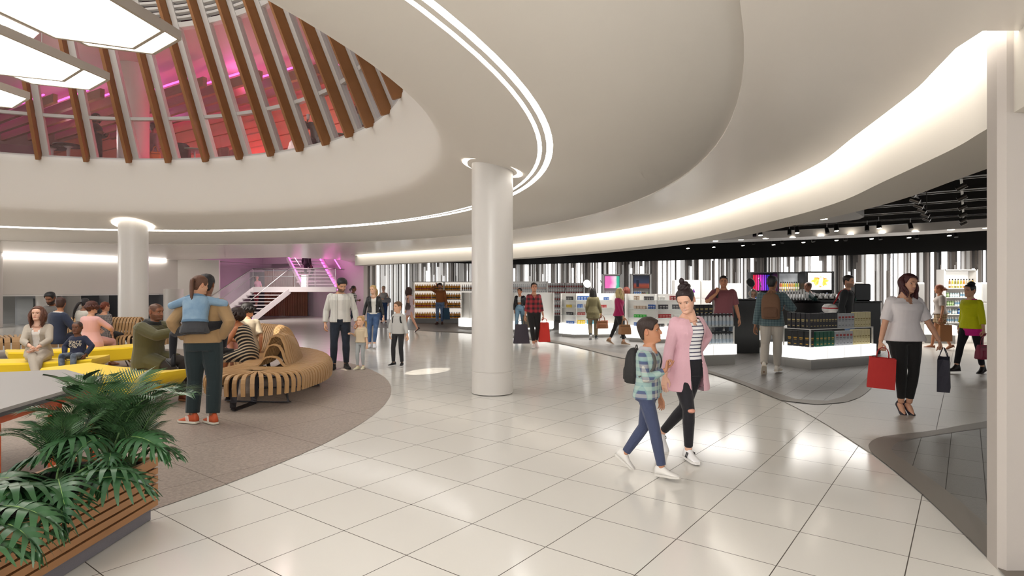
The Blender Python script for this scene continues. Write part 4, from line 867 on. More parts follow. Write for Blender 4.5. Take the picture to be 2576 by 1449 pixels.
# ---------------------------------------------------------------- who is there (standing, front)
def at(px, py): q = G(px, py); return (q.x, q.y, .012)
BLACKJ = lambda: fabric('black denim', '17151c', bump=.35, rough=.75)
NAVYJ = lambda: fabric('navy denim', '232a3d', bump=.35)
BLUEJ = lambda: fabric('blue denim', '33486b', 'fade', '6f87a8', 9, bump=.3)
def trousers(m, legth=.010, cuff=None, leg=.97, u1=.16, **k): return dict(n='trousers', m=m, u0=-.10, u1=u1, th=.008, leg=leg, legth=legth, cuff=cuff, **k)
pink = person(dict(label='woman in a pink open cardigan and striped top with hair in a high bun', sex='f', h=1.66, at=at(1728, 1150), face=18, near=1, skin='e3b298', haircol='2c1d1e', hair='bun', bunr=.05, topknot=1, smile=1, brow='2c1d1e',
    hip=(0, 0, -.02), lean=2, twist=-4, hy=54, hp=22, hr=6, rf=(.05, .10, .085), lf=(.10, -.30, .17), lfp=48, lfy=-5, rfy=8, lk=(-.22, 1, 0), rh=(.30, .07, .80), re=(.6, -1, 0), rc=.25, rt=(-.2, 1, 0), lh=(-.19, -.13, .98), le=(-1, -.45, -.3), lc=.4,
    clothes=[trousers(BLACKJ(), .006, .042, .955), dict(n='striped_top', m=fabric('striped top', 'f1eeee', 'stripe', '2b2c4c', 27, duty=.26, bump=.1), u0=.06, u1=.462, th=.012, vneck=(.40, 1.1, 0)),
             dict(n='cardigan', m=fabric('pink cardigan', 'dcaeb8', bump=.2, bs=30), u0=-.24, u1=.475, th=.024, sleeve=.94, slth=.017, hemw=.055, open_=(.075, .07, -.02), vneck=(.43, 2.2, 0))], shoes=('sneaker', 'efedec', 'e6e2de', '1a1a22')))
boy = person(dict(label='boy in a plaid shirt and navy trousers walking beside the woman in pink', sex='c', h=1.36, hs=1.2, at=at(1628, 1192), face=58, near=1, skin='b98262', haircol='33251f', hair='short', hl=.052, fade=1, smile=1, foot=1.08, topvol=1.5, vol=.017,
    lean=2, hy=-12, hp=-8, rf=(.08, .20, .085), lf=(-.08, -.30, .15), lfp=38, rfp=-4, rh=(.05, .235, 1.19), re=(.7, -.8, -.8), rc=1.2, rd=(-.25, .15, 1), rt=(-1, .1, .3), lh=(-.25, .08, .78),
    clothes=[trousers(fabric('navy chino', '3d4560', bump=.4), .016, .052, .96), dict(n='plaid_shirt', m=fabric('boy plaid', 'b9b6ac', 'plaid', '4d5876', 12, c3='86aea6', duty=.5, bump=.15), u0=-.07, u1=.475, th=.02, sleeve=.93, slth=.013, hemw=.015), dict(n='collar', m=fabric('boy collar', 'b3b3b8', bump=.1), u0=.465, u1=.51, th=.016, torso=True)], shoes=('sneaker', 'dcd8d2', 'd3cec7')))
blouse = person(dict(label='smiling woman in a white blouse and black trousers holding a red and a grey bag', sex='f', h=1.76, bulk=1.12, at=at(2275, 1042), face=-4, near=1, skin='dba688', haircol='4a2224', hair='long', wavy=1, len=.33, gap=1.6, vol=.016, smile=1, lips='c0605f', oneside=-1, hairshift=(-.05, .05, 0),
    hip=(0, 0, .05), hy=-16, hp=4, hr=-12, rf=(.045, .01, .135), lf=(-.045, .02, .135), rfp=34, lfp=34, rfy=4, lfy=-4, rh=(.36, .08, .80), lh=(-.40, .12, .83), re=(.8, -1, 0), le=(-.8, -1, 0), rc=1.35, lc=1.35, rd=(.1, .1, -1), ld=(-.25, .1, -1),
    clothes=[trousers(fabric('black trousers', '1b1919', bump=.2), .010, .045, .93), dict(n='blouse', m=fabric('white blouse', 'ece5e6', bump=.2, bs=9), u0=-.06, u1=.48, th=.026, sleeve=.48, slth=.03, hemw=.03, vneck=(.39, .55, 0))], shoes=('pump', '2a2730', '2a2730')))

for q, t in (('r', 1), ('l', 1)):
    g_ = pink['g']; k = g_.kn[q]; n_ = (k - (g_.hipj[q] + g_.an[q]) / 2); n_ = n_.normalized() if n_.length > .03 else V((0, 1, 0))
    m_ = MB(); m_.ball(k + V((0, n_.y * .036, 0)) * 1 + n_ * .012 + V((0, 0, .0)), .040, .030, .022, 14, 8); m_.obj('torn_knee', mat('knee skin', 'd99a84', .5), pink['root'], True)

paper_bag('paper_bag', 'red paper shopping bag held by the woman in the white blouse', 'shopping bag', blouse['W'](blouse['g'].wr['r']) + V((-.02, -.03, -.06)), .30, .38, .15, -.5, 'c0302c', .14, (0, .06), .95, 'a82a28')
paper_bag('paper_bag', 'dark grey paper bag tilting from the hand of the woman in the white blouse', 'shopping bag', blouse['W'](blouse['g'].wr['l']) + V((.04, -.03, -.07)), .26, .40, .13, .9, '3a3944', .14, (0, -.12), .9)
backpack('small black patterned backpack on the back of the boy in the plaid shirt', boy, '2a2827', .27, .40, .17, '302d2b', .28, scol='57534f')
# ---------------------------------------------------------------- people standing and walking further back
stripeman = person(dict(label='bearded man in a pale striped overshirt and dark jeans looking down', sex='m', h=1.83, at=at(856, 928), face=14, near=1, skin='cf9d7c', haircol='1a1718', hair='short', beard=.75, hl=.055, vol=.02, topvol=1.5,
    hy=-24, hp=26, rf=(.12, .06, .085), lf=(-.11, .0, .085), rfy=12, lfy=-18, rh=(.27, .05, .86), lh=(-.30, .10, .87), rc=.5, lc=1.1, lt=(.3, 1, 0),
    clothes=[trousers(fabric('dark indigo jeans', '1c222c', 'fade', '2a3443', 7), .014, .052), dict(n='tee', m=fabric('white tee', 'e6e2da', bump=.1), u0=.0, u1=.485, th=.010), dict(n='overshirt', m=fabric('striped overshirt', 'd8d5cd', 'stripe', 'b4b2ac', 38, axis=0, duty=.28, bump=.12), u0=-.05, u1=.485, th=.024, sleeve=.97, slth=.018, hemw=.015, open_=(.055, .05, 0))], shoes=('boot', '1f1d1d', '161515')))
kid = person(dict(label='little blond girl in a cream hooded top holding the hand of the man in stripes', sex='c', h=1.06, hs=1.42, at=at(908, 929), face=-8, near=1, skin='e8bb9c', haircol='c9a26a', hair='pony', ponylen=.18, ponyw=.03, ponyroot=(-.05, -.09, -.01), smile=1, foot=1.1, hy=12, hp=-6, rh=(.31, .10, 1.22), re=(.6, -.4, -1), rc=.7, lh=(-.26, .08, .80), rf=(.085, .08, .085), lf=(-.07, -.02, .085),
    clothes=[trousers(fabric('pale grey joggers', 'a9adad', bump=.3), .014, .045, .95), dict(n='hooded_top', m=fabric('cream hoodie', 'd8c4a5', bump=.25), u0=-.02, u1=.47, th=.026, sleeve=.55, slth=.028, hemw=.02, vx=.01), dict(n='hood', m=fabric('cream hoodie', 'd8c4a5'), u0=.43, u1=.50, th=.035)], shoes=('sneaker', 'e2d9b8', 'e6e0cf')))
leather = person(dict(label='blond woman in a black leather jacket and ripped blue jeans', sex='f', h=1.70, at=at(940, 874), face=8, skin='e2b497', haircol='cfac75', hair='pony', ponyroot=(-.01, -.105, .02), ponylen=.24, smile=1, hy=26, hr=4, rf=(.10, .02, .085), lf=(-.03, .18, .085), rh=(.27, .0, .86), lh=(-.27, .05, .85),
    clothes=[trousers(fabric('ripped jeans', '38517a', 'fade', '58749b', 7), .008, .042, .94), dict(n='tee', m=fabric('white tee', 'e6e2da'), u0=-.02, u1=.45, th=.010, vneck=(.39, 1, 0)), dict(n='leather_jacket', m=mat('black leather', '2a2a2c', .38, bump=.2, bscale=30), u0=.03, u1=.485, th=.022, sleeve=.95, slth=.014, open_=(.05, .07, -.01), vneck=(.42, 1.6, 0))], shoes=('sneaker', 'e5e5ea', 'dcdce2')))
hoodboy = person(dict(label='boy in a pale grey hoodie with hands by his pockets and black rucksack straps', sex='c', h=1.34, hs=1.2, at=at(1002, 921), face=-14, near=1, skin='e0ae8e', haircol='6b4c34', hair='short', hl=.054, smile=1, hy=30, hp=-3, foot=1.06, rf=(.13, .03, .085), lf=(-.11, .0, .085), rfy=20, lfy=-16, rh=(.20, .11, .86), re=(1, -.6, 0), lh=(-.29, .04, .82), rc=.7,
    clothes=[trousers(fabric('charcoal jeans', '28282b', bump=.4), .014, .05), dict(n='hoodie', m=fabric('pale grey hoodie', 'c3c1bd', bump=.25), u0=-.05, u1=.47, th=.026, sleeve=.93, slth=.018), dict(n='hood', m=fabric('pale grey hoodie', 'c3c1bd'), u0=.43, u1=.51, th=.034)], shoes=('sneaker', '1c1c1e', 'e6e6e6')))
backpack('black rucksack worn by the boy in the pale grey hoodie', hoodboy, '1d1d1f', .24, .36, .12)
paper = {}
checkw = person(dict(label='woman in a black and white checked shirt with a dark tote, facing right', sex='f', h=1.72, at=at(888, 822), face=85, skin='7a4f38', haircol='1c1413', hair='pony', ponyroot=(0, -.11, .0), ponylen=.12, hy=-4, rf=(.08, .22, .085), lf=(-.08, -.22, .11), lfp=20, lh=(-.1, .2, 1.1),
    clothes=[trousers(fabric('navy trousers', '1f2a3e'), .008, .045), dict(n='checked_shirt', m=fabric('check shirt', 'd9d6d0', 'plaid', '1f1e1e', 11, duty=.5), u0=-.16, u1=.48, th=.022, sleeve=.9, slth=.014, hemw=.02)], shoes=('sneaker', 'd9d6d0', 'e6e6e6', '2a2a2a')))
paper_bag('tote_bag', 'black tote bag on the arm of the woman in the checked shirt', 'tote bag', checkw['W']((.24, .08, 1.22)), .30, .36, .09, .3, '232122', .12)
greybag = person(dict(label='blond woman in a grey top and dark blue jeans standing before the white light fins', sex='f', h=1.72, at=at(965, 812), face=12, skin='deb199', haircol='c4a888', hair='bun', bunr=.03, lowbun=1, hy=20, rh=(.12, .2, 1.12), re=(1, -.3, -.6), lh=(-.22, .06, .9), clothes=[trousers(fabric('dark blue jeans', '27406a'), .014, .06), dict(n='sleeveless_top', m=fabric('grey top', 'a7a3a1'), u0=.02, u1=.47, th=.014)], shoes=('pump', '1c1c20', '1c1c20')))
handbag('grey shoulder bag held before the blond woman in the grey top', greybag['W']((-.16, .18, 1.28)), .34, .22, .12, .2, '77747a', .12)
lilac = person(dict(label='woman in a short lilac dress walking left past the whisky shelf', sex='f', h=1.66, at=at(1030, 835), face=-112, skin='cf9a80', haircol='3b211c', hair='long', len=.24, hy=14, rf=(.08, .30, .085), lf=(-.05, -.38, .14), lfp=40, rh=(.25, .1, .9), clothes=[dict(n='dress', m=fabric('lilac dress', 'bfaab0'), u0=-.30, u1=.45, th=.016, hemw=.03)], shoes=('pump', '2a1a1c', '2a1a1c')))
handbag('dark floral shoulder bag on the woman in the lilac dress', lilac['W']((-.20, -.06, 1.30)), .34, .24, .14, 1.4, '3a2a2a', .18)
orange = person(dict(label='man in a rust orange sweater talking on the phone by the whisky shelf', sex='m', h=1.84, at=at(1107, 816), face=-4, skin='c98f70', haircol='2c2320', hair='short', beard=.7, hl=.05, vol=.024, hy=10, rf=(.10, .10, .085), lf=(-.09, .0, .085), rh=(.13, .15, 1.60), re=(1, .3, -.5), rd=(-.2, -.1, 1), rc=1.0, lh=(-.28, .04, .83), clothes=[trousers(fabric('mid blue jeans', '4d6385', 'fade', '7c92ae', 8), .012, .052), dict(n='sweater', m=fabric('rust sweater', '96582b'), u0=-.02, u1=.49, th=.022, sleeve=.96, slth=.018)], shoes=('boot', '5b3a30', '4a3028')))
MB().at(orange['W']((.105, .07, 1.63)), 0).bbox(-.035, -.005, -.07, .035, .005, .07, .004).obj('mobile_phone', mat('black phone', '18181a', .3)); tag(bpy.data.objects['mobile_phone'], 'dark phone held to the ear of the man in orange', 'phone')
paper_bag('tote_bag', 'teal blue bag hanging from the hand of the man in orange', 'tote bag', orange['W'](orange['g'].wr['l']) + V((0, -.03, -.05)), .30, .50, .10, .4, '2b4a60', .12, taper=.8)
croppedw = person(dict(label='smiling woman in a cropped top and black puffer jacket half hidden by the round column', sex='f', h=1.62, at=at(1308, 838), face=-12, skin='b37a58', haircol='181213', hair='bun', lowbun=1, bunr=.04, smile=1, hy=18, rf=(.12, .16, .085), lf=(-.10, -.16, .085), lfp=12, lh=(-.27, .1, .88), clothes=[trousers(fabric('light jeans', '5e8098', 'fade', '8fabbc', 6), .01, .05), dict(n='crop_top', m=fabric('white crop top', 'd8d6d2'), u0=.24, u1=.48, th=.012), dict(n='puffer_jacket', m=mat('puffer black', '17181c', .45, bump=.5, bscale=12), u0=.12, u1=.48, th=.04, sleeve=.96, slth=.034, open_=(.09, .06, 0))], shoes=('sneaker', 'd2cfc8', 'dedad2')))
paper_bag('paper_bag', 'olive brown shopping bag carried by the woman in the puffer jacket', 'shopping bag', croppedw['W'](croppedw['g'].wr['l']) + V((.03, -.05, -.06)), .32, .42, .14, .2, '6b6152', .14)
plaid = person(dict(label='woman in a red checked shirt and black trousers facing the camera', sex='f', h=1.77, at=at(1343, 874), face=6, skin='c98f72', haircol='2b1a18', hair='bun', lowbun=1, bunr=.035, smile=1, rf=(.02, .12, .085), lf=(-.08, -.12, .11), lfp=20, lh=(-.25, .05, .80), rh=(.24, .03, .80), lc=1.2, clothes=[trousers(fabric('black slacks', '1f1d1d'), .010, .045, .90), dict(n='checked_shirt', m=fabric('red check', 'a5323a', 'plaid', '2e2428', 8, duty=.45), u0=-.02, u1=.48, th=.02, sleeve=.78, slth=.016, vneck=(.38, .8, 0))], shoes=('sneaker', 'e4d8d4', 'e6e0dc')))
paper_bag('paper_bag', 'red shopping bag carried by the woman in the red checked shirt', 'shopping bag', plaid['W'](plaid['g'].wr['l']) + V((.03, -.06, -.06)), .30, .52, .15, .2, 'd0352c', .12, taper=.72)
paper_bag('paper_bag', 'large dark purple shopping bag beside the woman in the red checked shirt', 'shopping bag', plaid['W'](plaid['g'].wr['r']) + V((-.10, .20, -.12)), .44, .52, .16, .1, '4a434c', .12, taper=.72)
olivew = person(dict(label='woman in an olive coat with very long black hair walking away', sex='f', h=1.62, at=at(1492, 853), face=172, skin='a9765a', haircol='17120f', hair='long', len=.58, gap=.9, vol=.022, rf=(.10, .12, .085), lf=(-.08, -.25, .15), lfp=40, rh=(.27, .02, .85), clothes=[trousers(fabric('khaki trousers', '8b7c63'), .02, .06), dict(n='coat', m=fabric('olive coat', '6f6747'), u0=-.24, u1=.48, th=.035, sleeve=.95, slth=.02, hemw=.03)], shoes=('sneaker', '2e3136', 'e6e6e6')))
handbag('tan leather handbag hanging from the hand of the woman in the olive coat', olivew['W'](olivew['g'].wr['r']) + V((.02, -.08, -.06)), .38, .24, .14, .15, '8a5636', .16)
magenta = person(dict(label='woman with long blond hair in a magenta blazer walking right', sex='f', h=1.63, at=at(1557, 868), face=72, skin='d9a98c', haircol='d9bf88', hair='curly', len=.30, hy=6, rf=(.08, .16, .085), lf=(-.08, -.30, .12), lfp=25, rh=(.22, .18, .80), rc=1.1, clothes=[trousers(fabric('charcoal trousers', '262425'), .01, .045, .9), dict(n='blazer', m=fabric('magenta blazer', 'a81f58'), u0=-.06, u1=.485, th=.028, sleeve=.93, slth=.018, hemw=.02)], shoes=('sneaker', '9c7a5c', 'e0d8cc')))
handbag('large tan handbag with a front pocket in the hand of the woman in magenta', magenta['W'](magenta['g'].wr['r']) + V((.03, -.04, -.05)), .36, .27, .15, .1, 'a97a52', .17)
redhair = person(dict(label='red haired woman in dark clothes behind the low white shelves', sex='f', h=1.66, at=(3.67, 19.1, .012), face=-150, skin='c68a70', haircol='6b2c1c', hair='long', len=.2, clothes=[trousers(BLACKJ()), dict(n='top', m=fabric('dark top', '231d1d'), u0=-.03, u1=.47, th=.018, sleeve=.9)], shoes=('sneaker', '222222', '222222')))
maroon = person(dict(label='man in a maroon T-shirt holding a dark bag strap at his shoulder', sex='m', h=1.91, at=(4.74, 13.4, .012), face=-14, near=1, skin='b87f5e', haircol='2a211d', hair='crop', vol=.008, hl=.054, fade=1, hy=4, rh=(.15, .17, 1.34), re=(1, -.2, -.9), rd=(-.35, .1, 1), rt=(-.6, .6, 0), rc=1.25, lh=(-.30, .02, .84), clothes=[trousers(fabric('grey blue jeans', '4a5766')), dict(n='t_shirt', m=fabric('maroon tee', '824a50', bump=.3), u0=-.08, u1=.488, th=.024, sleeve=.48, slth=.03, hemw=.015)], shoes=('sneaker', '333333', 'dddddd')))
backpack('black sling bag on the shoulder of the man in maroon', maroon, '212124', .22, .36, .10, u=.22, straps=False, off=.06)
MB().tube(crv([maroon['W'](p) for p in [(.14, -.15, 1.2), (.15, -.10, 1.40), (.14, .02, 1.445), (.13, .12, 1.34), (.14, .14, 1.25)]], 5), .024, 8, .3, up=(0, 1, 0)).obj('bag_strap', mat('strap black', '252528', .6), None, True); tag(bpy.data.objects['bag_strap'], 'black strap gripped in the fist of the man in maroon', 'strap')
packman = person(dict(label='man in a teal checked shirt and stone trousers walking away', sex='m', h=1.86, at=at(1942, 941), face=150, near=1, skin='96684c', haircol='1c1a1b', hair='short', vol=.010, hy=14, rf=(.06, .22, .085), lf=(-.10, -.24, .17), lfp=44, lh=(-.27, -.04, .83), rh=(.20, .24, 1.15), re=(1, -.5, -.8), clothes=[trousers(fabric('stone trousers', 'b9b1a6', bump=.4), .018, .06), dict(n='checked_shirt', m=fabric('teal check', '5d7175', 'plaid', '43565b', 22, duty=.5), u0=-.09, u1=.488, th=.026, sleeve=.96, slth=.02, hemw=.015)], shoes=('sneaker', 'e0d8cc', 'd8ccba')))
backpack('brown canvas backpack on the man in the teal checked shirt', packman, '74543f', .31, .46, .16, '6b4d3a', .26)
leftwatch = MB(); blackjack = person(dict(label='man in a black bomber jacket over a white tee looking right behind the gift boxes', sex='m', h=1.91, at=(7.62, 13.6, .012), face=52, near=1, skin='d3a184', haircol='2c211d', hair='short', beard=.55, vol=.02, topvol=1.5, hy=18, lh=(-.26, .05, .84), rh=(.26, -.02, .84), clothes=[trousers(BLUEJ()), dict(n='tee', m=fabric('white tee', 'e6e2da'), u0=-.02, u1=.485, th=.012), dict(n='bomber_jacket', m=fabric('black bomber', '222326', bump=.3), u0=.0, u1=.49, th=.028, sleeve=.96, slth=.022, open_=(.05, .05, 0))], shoes=('sneaker', '333333', 'dddddd')))
bg = thing('duffel_bag', 'white and red sports bag slung from the man in the black bomber jacket', 'bag', blackjack['W']((.10, -.30, 1.02))); mb = MB(); mb.loft([[(.11 * k * cos(a), x * .75, .11 * k * sin(a)) for a in [2 * pi * i / 16 for i in range(16)]] for x, k in ((-.24, .7), (-.22, .95), (-.1, 1), (.1, 1), (.22, .95), (.24, .7))]); o = mb.obj('bag_body', fabric('sports bag', 'd6d2ce', 'stripe', 'b5333a', 7, duty=.2), bg, True)
MB().tube(crv([blackjack['W'](p) - bg.location for p in [(.10, -.24, 1.10), (.125, -.165, 1.24), (.14, -.115, 1.36), (.14, -.03, 1.415), (.135, .05, 1.39), (.125, .10, 1.31)]], 5), .018, 8, .35, up=(0, -1, .1)).obj('strap', mat('red strap', 'b0262c', .6), bg, True)
staffm = person(dict(label='man in a pale grey shirt standing behind the black counter', sex='m', h=1.80, at=(8.2, 16.5, .012), face=-82, skin='8a5a44', haircol='1a1514', hair='buzz', clothes=[trousers(BLACKJ()), dict(n='shirt', m=fabric('pale grey shirt', 'a49a9a'), u0=-.02, u1=.495, th=.02, sleeve=.96, slth=.016)], shoes=('sneaker', '222222', '222222')))
staffw = person(dict(label='grey haired woman in a dark dress behind the round mirrors', sex='f', h=1.60, at=(6.08, 15.1, .012), face=-14, skin='d4a58c', haircol='9a8a7c', hair='bob', len=.06, hp=14, clothes=[dict(n='dress', m=fabric('slate dress', '4a4c58'), u0=-.35, u1=.46, th=.016)], shoes=('pump', '222222', '222222')))
yellow = person(dict(label='woman with a black top bun in a bright yellow sweater', sex='f', h=1.70, bulk=1.0, at=at(2443, 940), face=-72, near=1, skin='cf9f80', haircol='17161a', hair='bun', bunr=.05, hy=8, rf=(.08, .30, .085), lf=(-.06, -.22, .10), lfp=14, lh=(-.27, .06, .82), lc=1.3, le=(-.6, -1, 0), clothes=[trousers(fabric('black leggings', '15151a'), .008, .05, .93), dict(n='pink_shirt', m=fabric('hot pink shirt', 'd7208a'), u0=-.20, u1=.50, th=.014, hemw=.03), dict(n='sweater', m=fabric('yellow sweater', 'd2d200', bump=.2, bs=40), u0=-.07, u1=.485, th=.026, sleeve=.80, slth=.020, hemw=.01)], shoes=('boot', '1d1a18', '2a2522')))
handbag('crimson leather handbag carried by the woman in yellow', yellow['W'](yellow['g'].wr['l']) + V((.0, -.06, -.06)), .40, .26, .15, .1, '8c2440', .20)
ginger = person(dict(label='red haired woman in a beige top and patterned brown shorts walking left', sex='f', h=1.72, at=at(2366, 878), face=-118, skin='a9714f', haircol='8a4522', hair='bun', lowbun=1, bunr=.055, hy=18, rf=(.08, .18, .085), lf=(-.07, -.20, .12), lfp=24, lh=(-.25, .02, .84), clothes=[dict(n='shorts', m=fabric('brown check shorts', '6b4f36', 'plaid', 'a58a63', 14), u0=-.10, u1=.14, th=.016, leg=.30, legth=.03), dict(n='top', m=fabric('beige top', 'a89d94'), u0=.0, u1=.475, th=.03, sleeve=.42, slth=.035, hemw=.04)], shoes=('pump', '7a4a30', '7a4a30')))
paper_bag('paper_bag', 'brown kraft paper bag carried by the red haired woman in shorts', 'shopping bag', ginger['W'](ginger['g'].wr['l']) + V((.03, -.06, -.05)), .36, .42, .14, .15, '8f5c33', .14, taper=.95)
handbag('dark shoulder bag on the far side of the red haired woman in shorts', ginger['W']((.30, .12, .92)), .30, .22, .12, .5, '4a3c36', .14)
# carrying man and the child on his back
carry = person(dict(label='man in a tan sweater and dark green trousers carrying a girl on his back', sex='m', h=1.80, bulk=1.06, at=at(512, 1066), face=-170, near=1, skin='8a5d45', haircol='171416', hair='short', vol=.016, lean=9, hy=-4, hp=6, rf=(.115, -.05, .085), lf=(-.125, .02, .085), rfy=-42, lfy=-62, rh=(.19, .0, .97), re=(1, -1.0, .0), lh=(-.19, .0, .97), le=(-.8, -1.1, .0), rc=.9, lc=.9, rd=(-.3, .4, -.8), ld=(.3, .4, -.8),
    clothes=[trousers(fabric('dark green trousers', '1d2a2c', bump=.5, bs=8), .026, .075, .965, .12), dict(n='sweater', m=fabric('tan sweater', '9c7d56', bump=.35, bs=10), u0=-.01, u1=.49, th=.026, sleeve=.97, slth=.022)], shoes=('sneaker', 'c0542c', 'e2dccb', 'f2ece4')))
cg = carry['W']((0, -.20, 0)); girl = person(dict(label='girl with a long brown ponytail in a denim jacket riding on the man in tan', sex='c', h=1.34, hs=1.22, at=(cg.x - .03, cg.y, .46), face=-166, near=1, skin='cf9c7c', haircol='5d3a26', hair='pony', ponyroot=(.03, -.10, .05), ponylen=.36, ponyw=.036, ponybend=(.03, 0, 0), hl=.06, hy=44, hp=8,
    hip=(0, 0, .0), lean=22, ptilt=8, rf=(.33, .36, .56), lf=(-.40, .32, .40), rk=(1, 1, .6), lk=(-1, 1, .6), rfp=-10, lfp=-20, rfy=30, lfy=-34, rh=(.22, .36, 1.34), lh=(-.20, .36, 1.30), re=(1, -.3, -.3), le=(-1, -.3, -.3),
    clothes=[trousers(fabric('black leggings', '15151a'), .010, .045, .97, .1), dict(n='grey_top', m=fabric('charcoal top', '3a3a3c', bump=.3), u0=-.09, u1=.40, th=.026, hemw=.03), dict(n='denim_jacket', m=fabric('pale denim', '7390a8', 'fade', '8fa7b8', 6, bump=.35), u0=.08, u1=.49, th=.036, sleeve=.95, slth=.024), dict(n='jacket_hem', m=fabric('denim hem', '5b7890'), u0=.075, u1=.115, th=.043), dict(n='jacket_collar', m=fabric('denim hem', '5b7890'), u0=.462, u1=.505, th=.044)], shoes=('boot', '1b1b1d', '121212')))
# ---------------------------------------------------------------- seated people and people on the stairs and upstairs
def sit(z, s): return (0, 0, -.925 + z / s)
olive = person(dict(label='man in an olive parka seated on the yellow bench, gesturing with both hands', sex='m', h=1.82, bulk=1.08, at=(-5.25, 8.66, .012), face=82, near=1, skin='8c5a3e', haircol='4a3226', hair='buzz', beard=.5, hl=.05, lean=16, ptilt=-8, hip=(0, 0, -.375), hy=4, hp=4, rf=(.12, .62, .085), lf=(-.12, .46, .085), rh=(.16, .52, .94), lh=(-.16, .58, .92), re=(.7, -.5, -1), le=(-.7, -.5, -1), rd=(-.1, .8, .45), ld=(-.1, .9, .35), rt=(-.2, .2, 1), lt=(.2, .2, 1), rc=.12, lc=.12,
    clothes=[trousers(fabric('dark brown trousers', '2a221d', bump=.3), .02, .07), dict(n='parka', m=fabric('olive parka', '4f4a2c', bump=.45, bs=8), u0=-.12, u1=.49, th=.045, sleeve=.93, slth=.03, leg=.40, legth=.035, hemw=.02), dict(n='scarf', m=fabric('black scarf', '191815', bump=.4), u0=.445, u1=.535, th=.036), dict(n='hood', m=fabric('olive parka', '4f4a2c'), u0=.40, u1=.475, th=.055)], shoes=('boot', '6a2f1a', '8a5a3a')))
suitw = person(dict(label='woman in a pale linen trouser suit seated with crossed legs on the yellow bench', sex='f', h=1.70, at=(-7.62, 9.62, .012), face=22, near=1, skin='dcae96', haircol='5a3524', hair='long', wavy=1, len=.20, gap=1.25, lips='b4645c', hip=(0, 0, -.375), ptilt=-6, lean=4, hy=8, hp=-4, lf=(-.06, .46, .085), rf=(-.16, .62, .22), rk=(-.2, 1, .8), rh=(.00, .36, .70), lh=(-.10, .38, .68), re=(1, -.5, -.3), le=(-1, -.5, -.3), rd=(-.6, .5, -.5), ld=(.5, .5, -.5),
    clothes=[trousers(fabric('linen trousers', 'b5aa9c', bump=.35), .014, .05), dict(n='camisole', m=fabric('white camisole', 'e3ddd6'), u0=.0, u1=.45, th=.012, vneck=(.36, .9, 0)), dict(n='blazer', m=fabric('linen blazer', 'aba092', bump=.3, bs=10), u0=-.05, u1=.485, th=.028, sleeve=.90, slth=.018, hemw=.0, open_=(.035, .06, 0), vneck=(.36, .9, 0))], shoes=('pump', 'b98c74', 'b98c74')))
spaceboy = person(dict(label='small boy in a navy SPACE CREW sweatshirt seated on the yellow bench', sex='c', h=1.16, hs=1.36, at=(-6.98, 9.62, .012), face=6, near=1, skin='6e4632', haircol='1c1614', hair='buzz', hl=.06, hip=(0, 0, -.12), ptilt=-4, lean=3, rf=(.13, .44, .42), lf=(-.13, .44, .42), rfp=-6, lfp=-6, rh=(.25, .12, .83), lh=(-.25, .12, .83), re=(1, -.5, 0), le=(-1, -.5, 0), foot=1.05,
    clothes=[trousers(fabric('faded denim', '2f3848', 'fade', '8b97a3', 7, bump=.4), .018, .055), dict(n='sweatshirt', m=fabric('navy sweatshirt', '262b42', bump=.25), u0=-.05, u1=.48, th=.032, sleeve=.96, slth=.03, hemw=.02)], shoes=('sneaker', '2a2a2e', 'd8d8d8')))
g_ = spaceboy['g']; 
for s_, u_, sz in (('SPACE', .34, .085), ('CREW', .262, .085), ('1969', .205, .045)):
    p = g_.ctr(u_) + g_.fr(u_) @ V((0, .155, 0)); o = text(s_, sz * 1.25, mat('cream print', 'd8cbb4', .7), spaceboy['root'], p, (pi / 2 - radians(3), 0, pi), 'lettering', .003)
    for v in o.data.vertices: v.co.z -= .9 * v.co.x ** 2 
    o['label'] = 'cream block lettering on the sweatshirt'
navy = person(dict(label='bearded man in a navy suit seated with his back turned, face to the right', sex='m', h=1.82, at=(-9.25, 12.15, .012), face=158, skin='b07a58', haircol='3a2016', hair='short', beard=.8, vol=.02, hip=(0, 0, -.37), hy=-50, hp=6, lean=6, rf=(.15, .4, .085), lf=(-.15, .4, .085), rh=(.2, .35, .75), lh=(-.2, .35, .75), clothes=[trousers(fabric('navy suit', '232c42'), .02, .07), dict(n='shirt', m=fabric('white shirt', 'ddd8d2'), u0=.3, u1=.51, th=.012), dict(n='suit_jacket', m=fabric('navy suit', '232c42', bump=.3), u0=-.12, u1=.492, th=.034, sleeve=.95, slth=.022, hemw=.02)], shoes=('sneaker', '222222', '222222')))
greyman = person(dict(label='dark bearded man in a grey jacket seated behind the navy suit, looking down', sex='m', h=1.86, at=(-10.25, 13.35, .012), face=-8, skin='7a5038', haircol='121113', hair='short', beard=.9, vol=.02, topvol=1.5, hip=(0, 0, -.30), hy=-14, hp=22, rf=(.12, .4, .085), lf=(-.12, .4, .085), rh=(.14, .35, .72), lh=(-.14, .35, .72), clothes=[trousers(fabric('grey suit', '5f5b58'), .02, .07), dict(n='jacket', m=fabric('grey suit', '5f5b58', bump=.3), u0=-.08, u1=.492, th=.034, sleeve=.95, slth=.022)], shoes=('sneaker', '222222', '222222')))
pinkb = person(dict(label='woman in a pale pink blazer seated with her back to the camera', sex='f', h=1.70, at=(-8.42, 11.95, .012), face=176, near=1, skin='cf9d80', haircol='4a2419', hair='curly', len=.02, gap=1.0, vol=.030, hip=(0, 0, -.36), hy=24, rf=(.14, .4, .085), lf=(-.14, .4, .085), rh=(.18, .36, .75), lh=(-.18, .36, .75), re=(1, -.6, -.2), le=(-1, -.6, -.2), clothes=[trousers(fabric('pink suit', 'd3a09c'), .02, .06), dict(n='blazer', m=fabric('pink suit', 'd8a6a2', bump=.25, bs=8), u0=-.14, u1=.49, th=.034, sleeve=.92, slth=.02, hemw=.05)], shoes=('pump', '9a5a3a', '9a5a3a')))
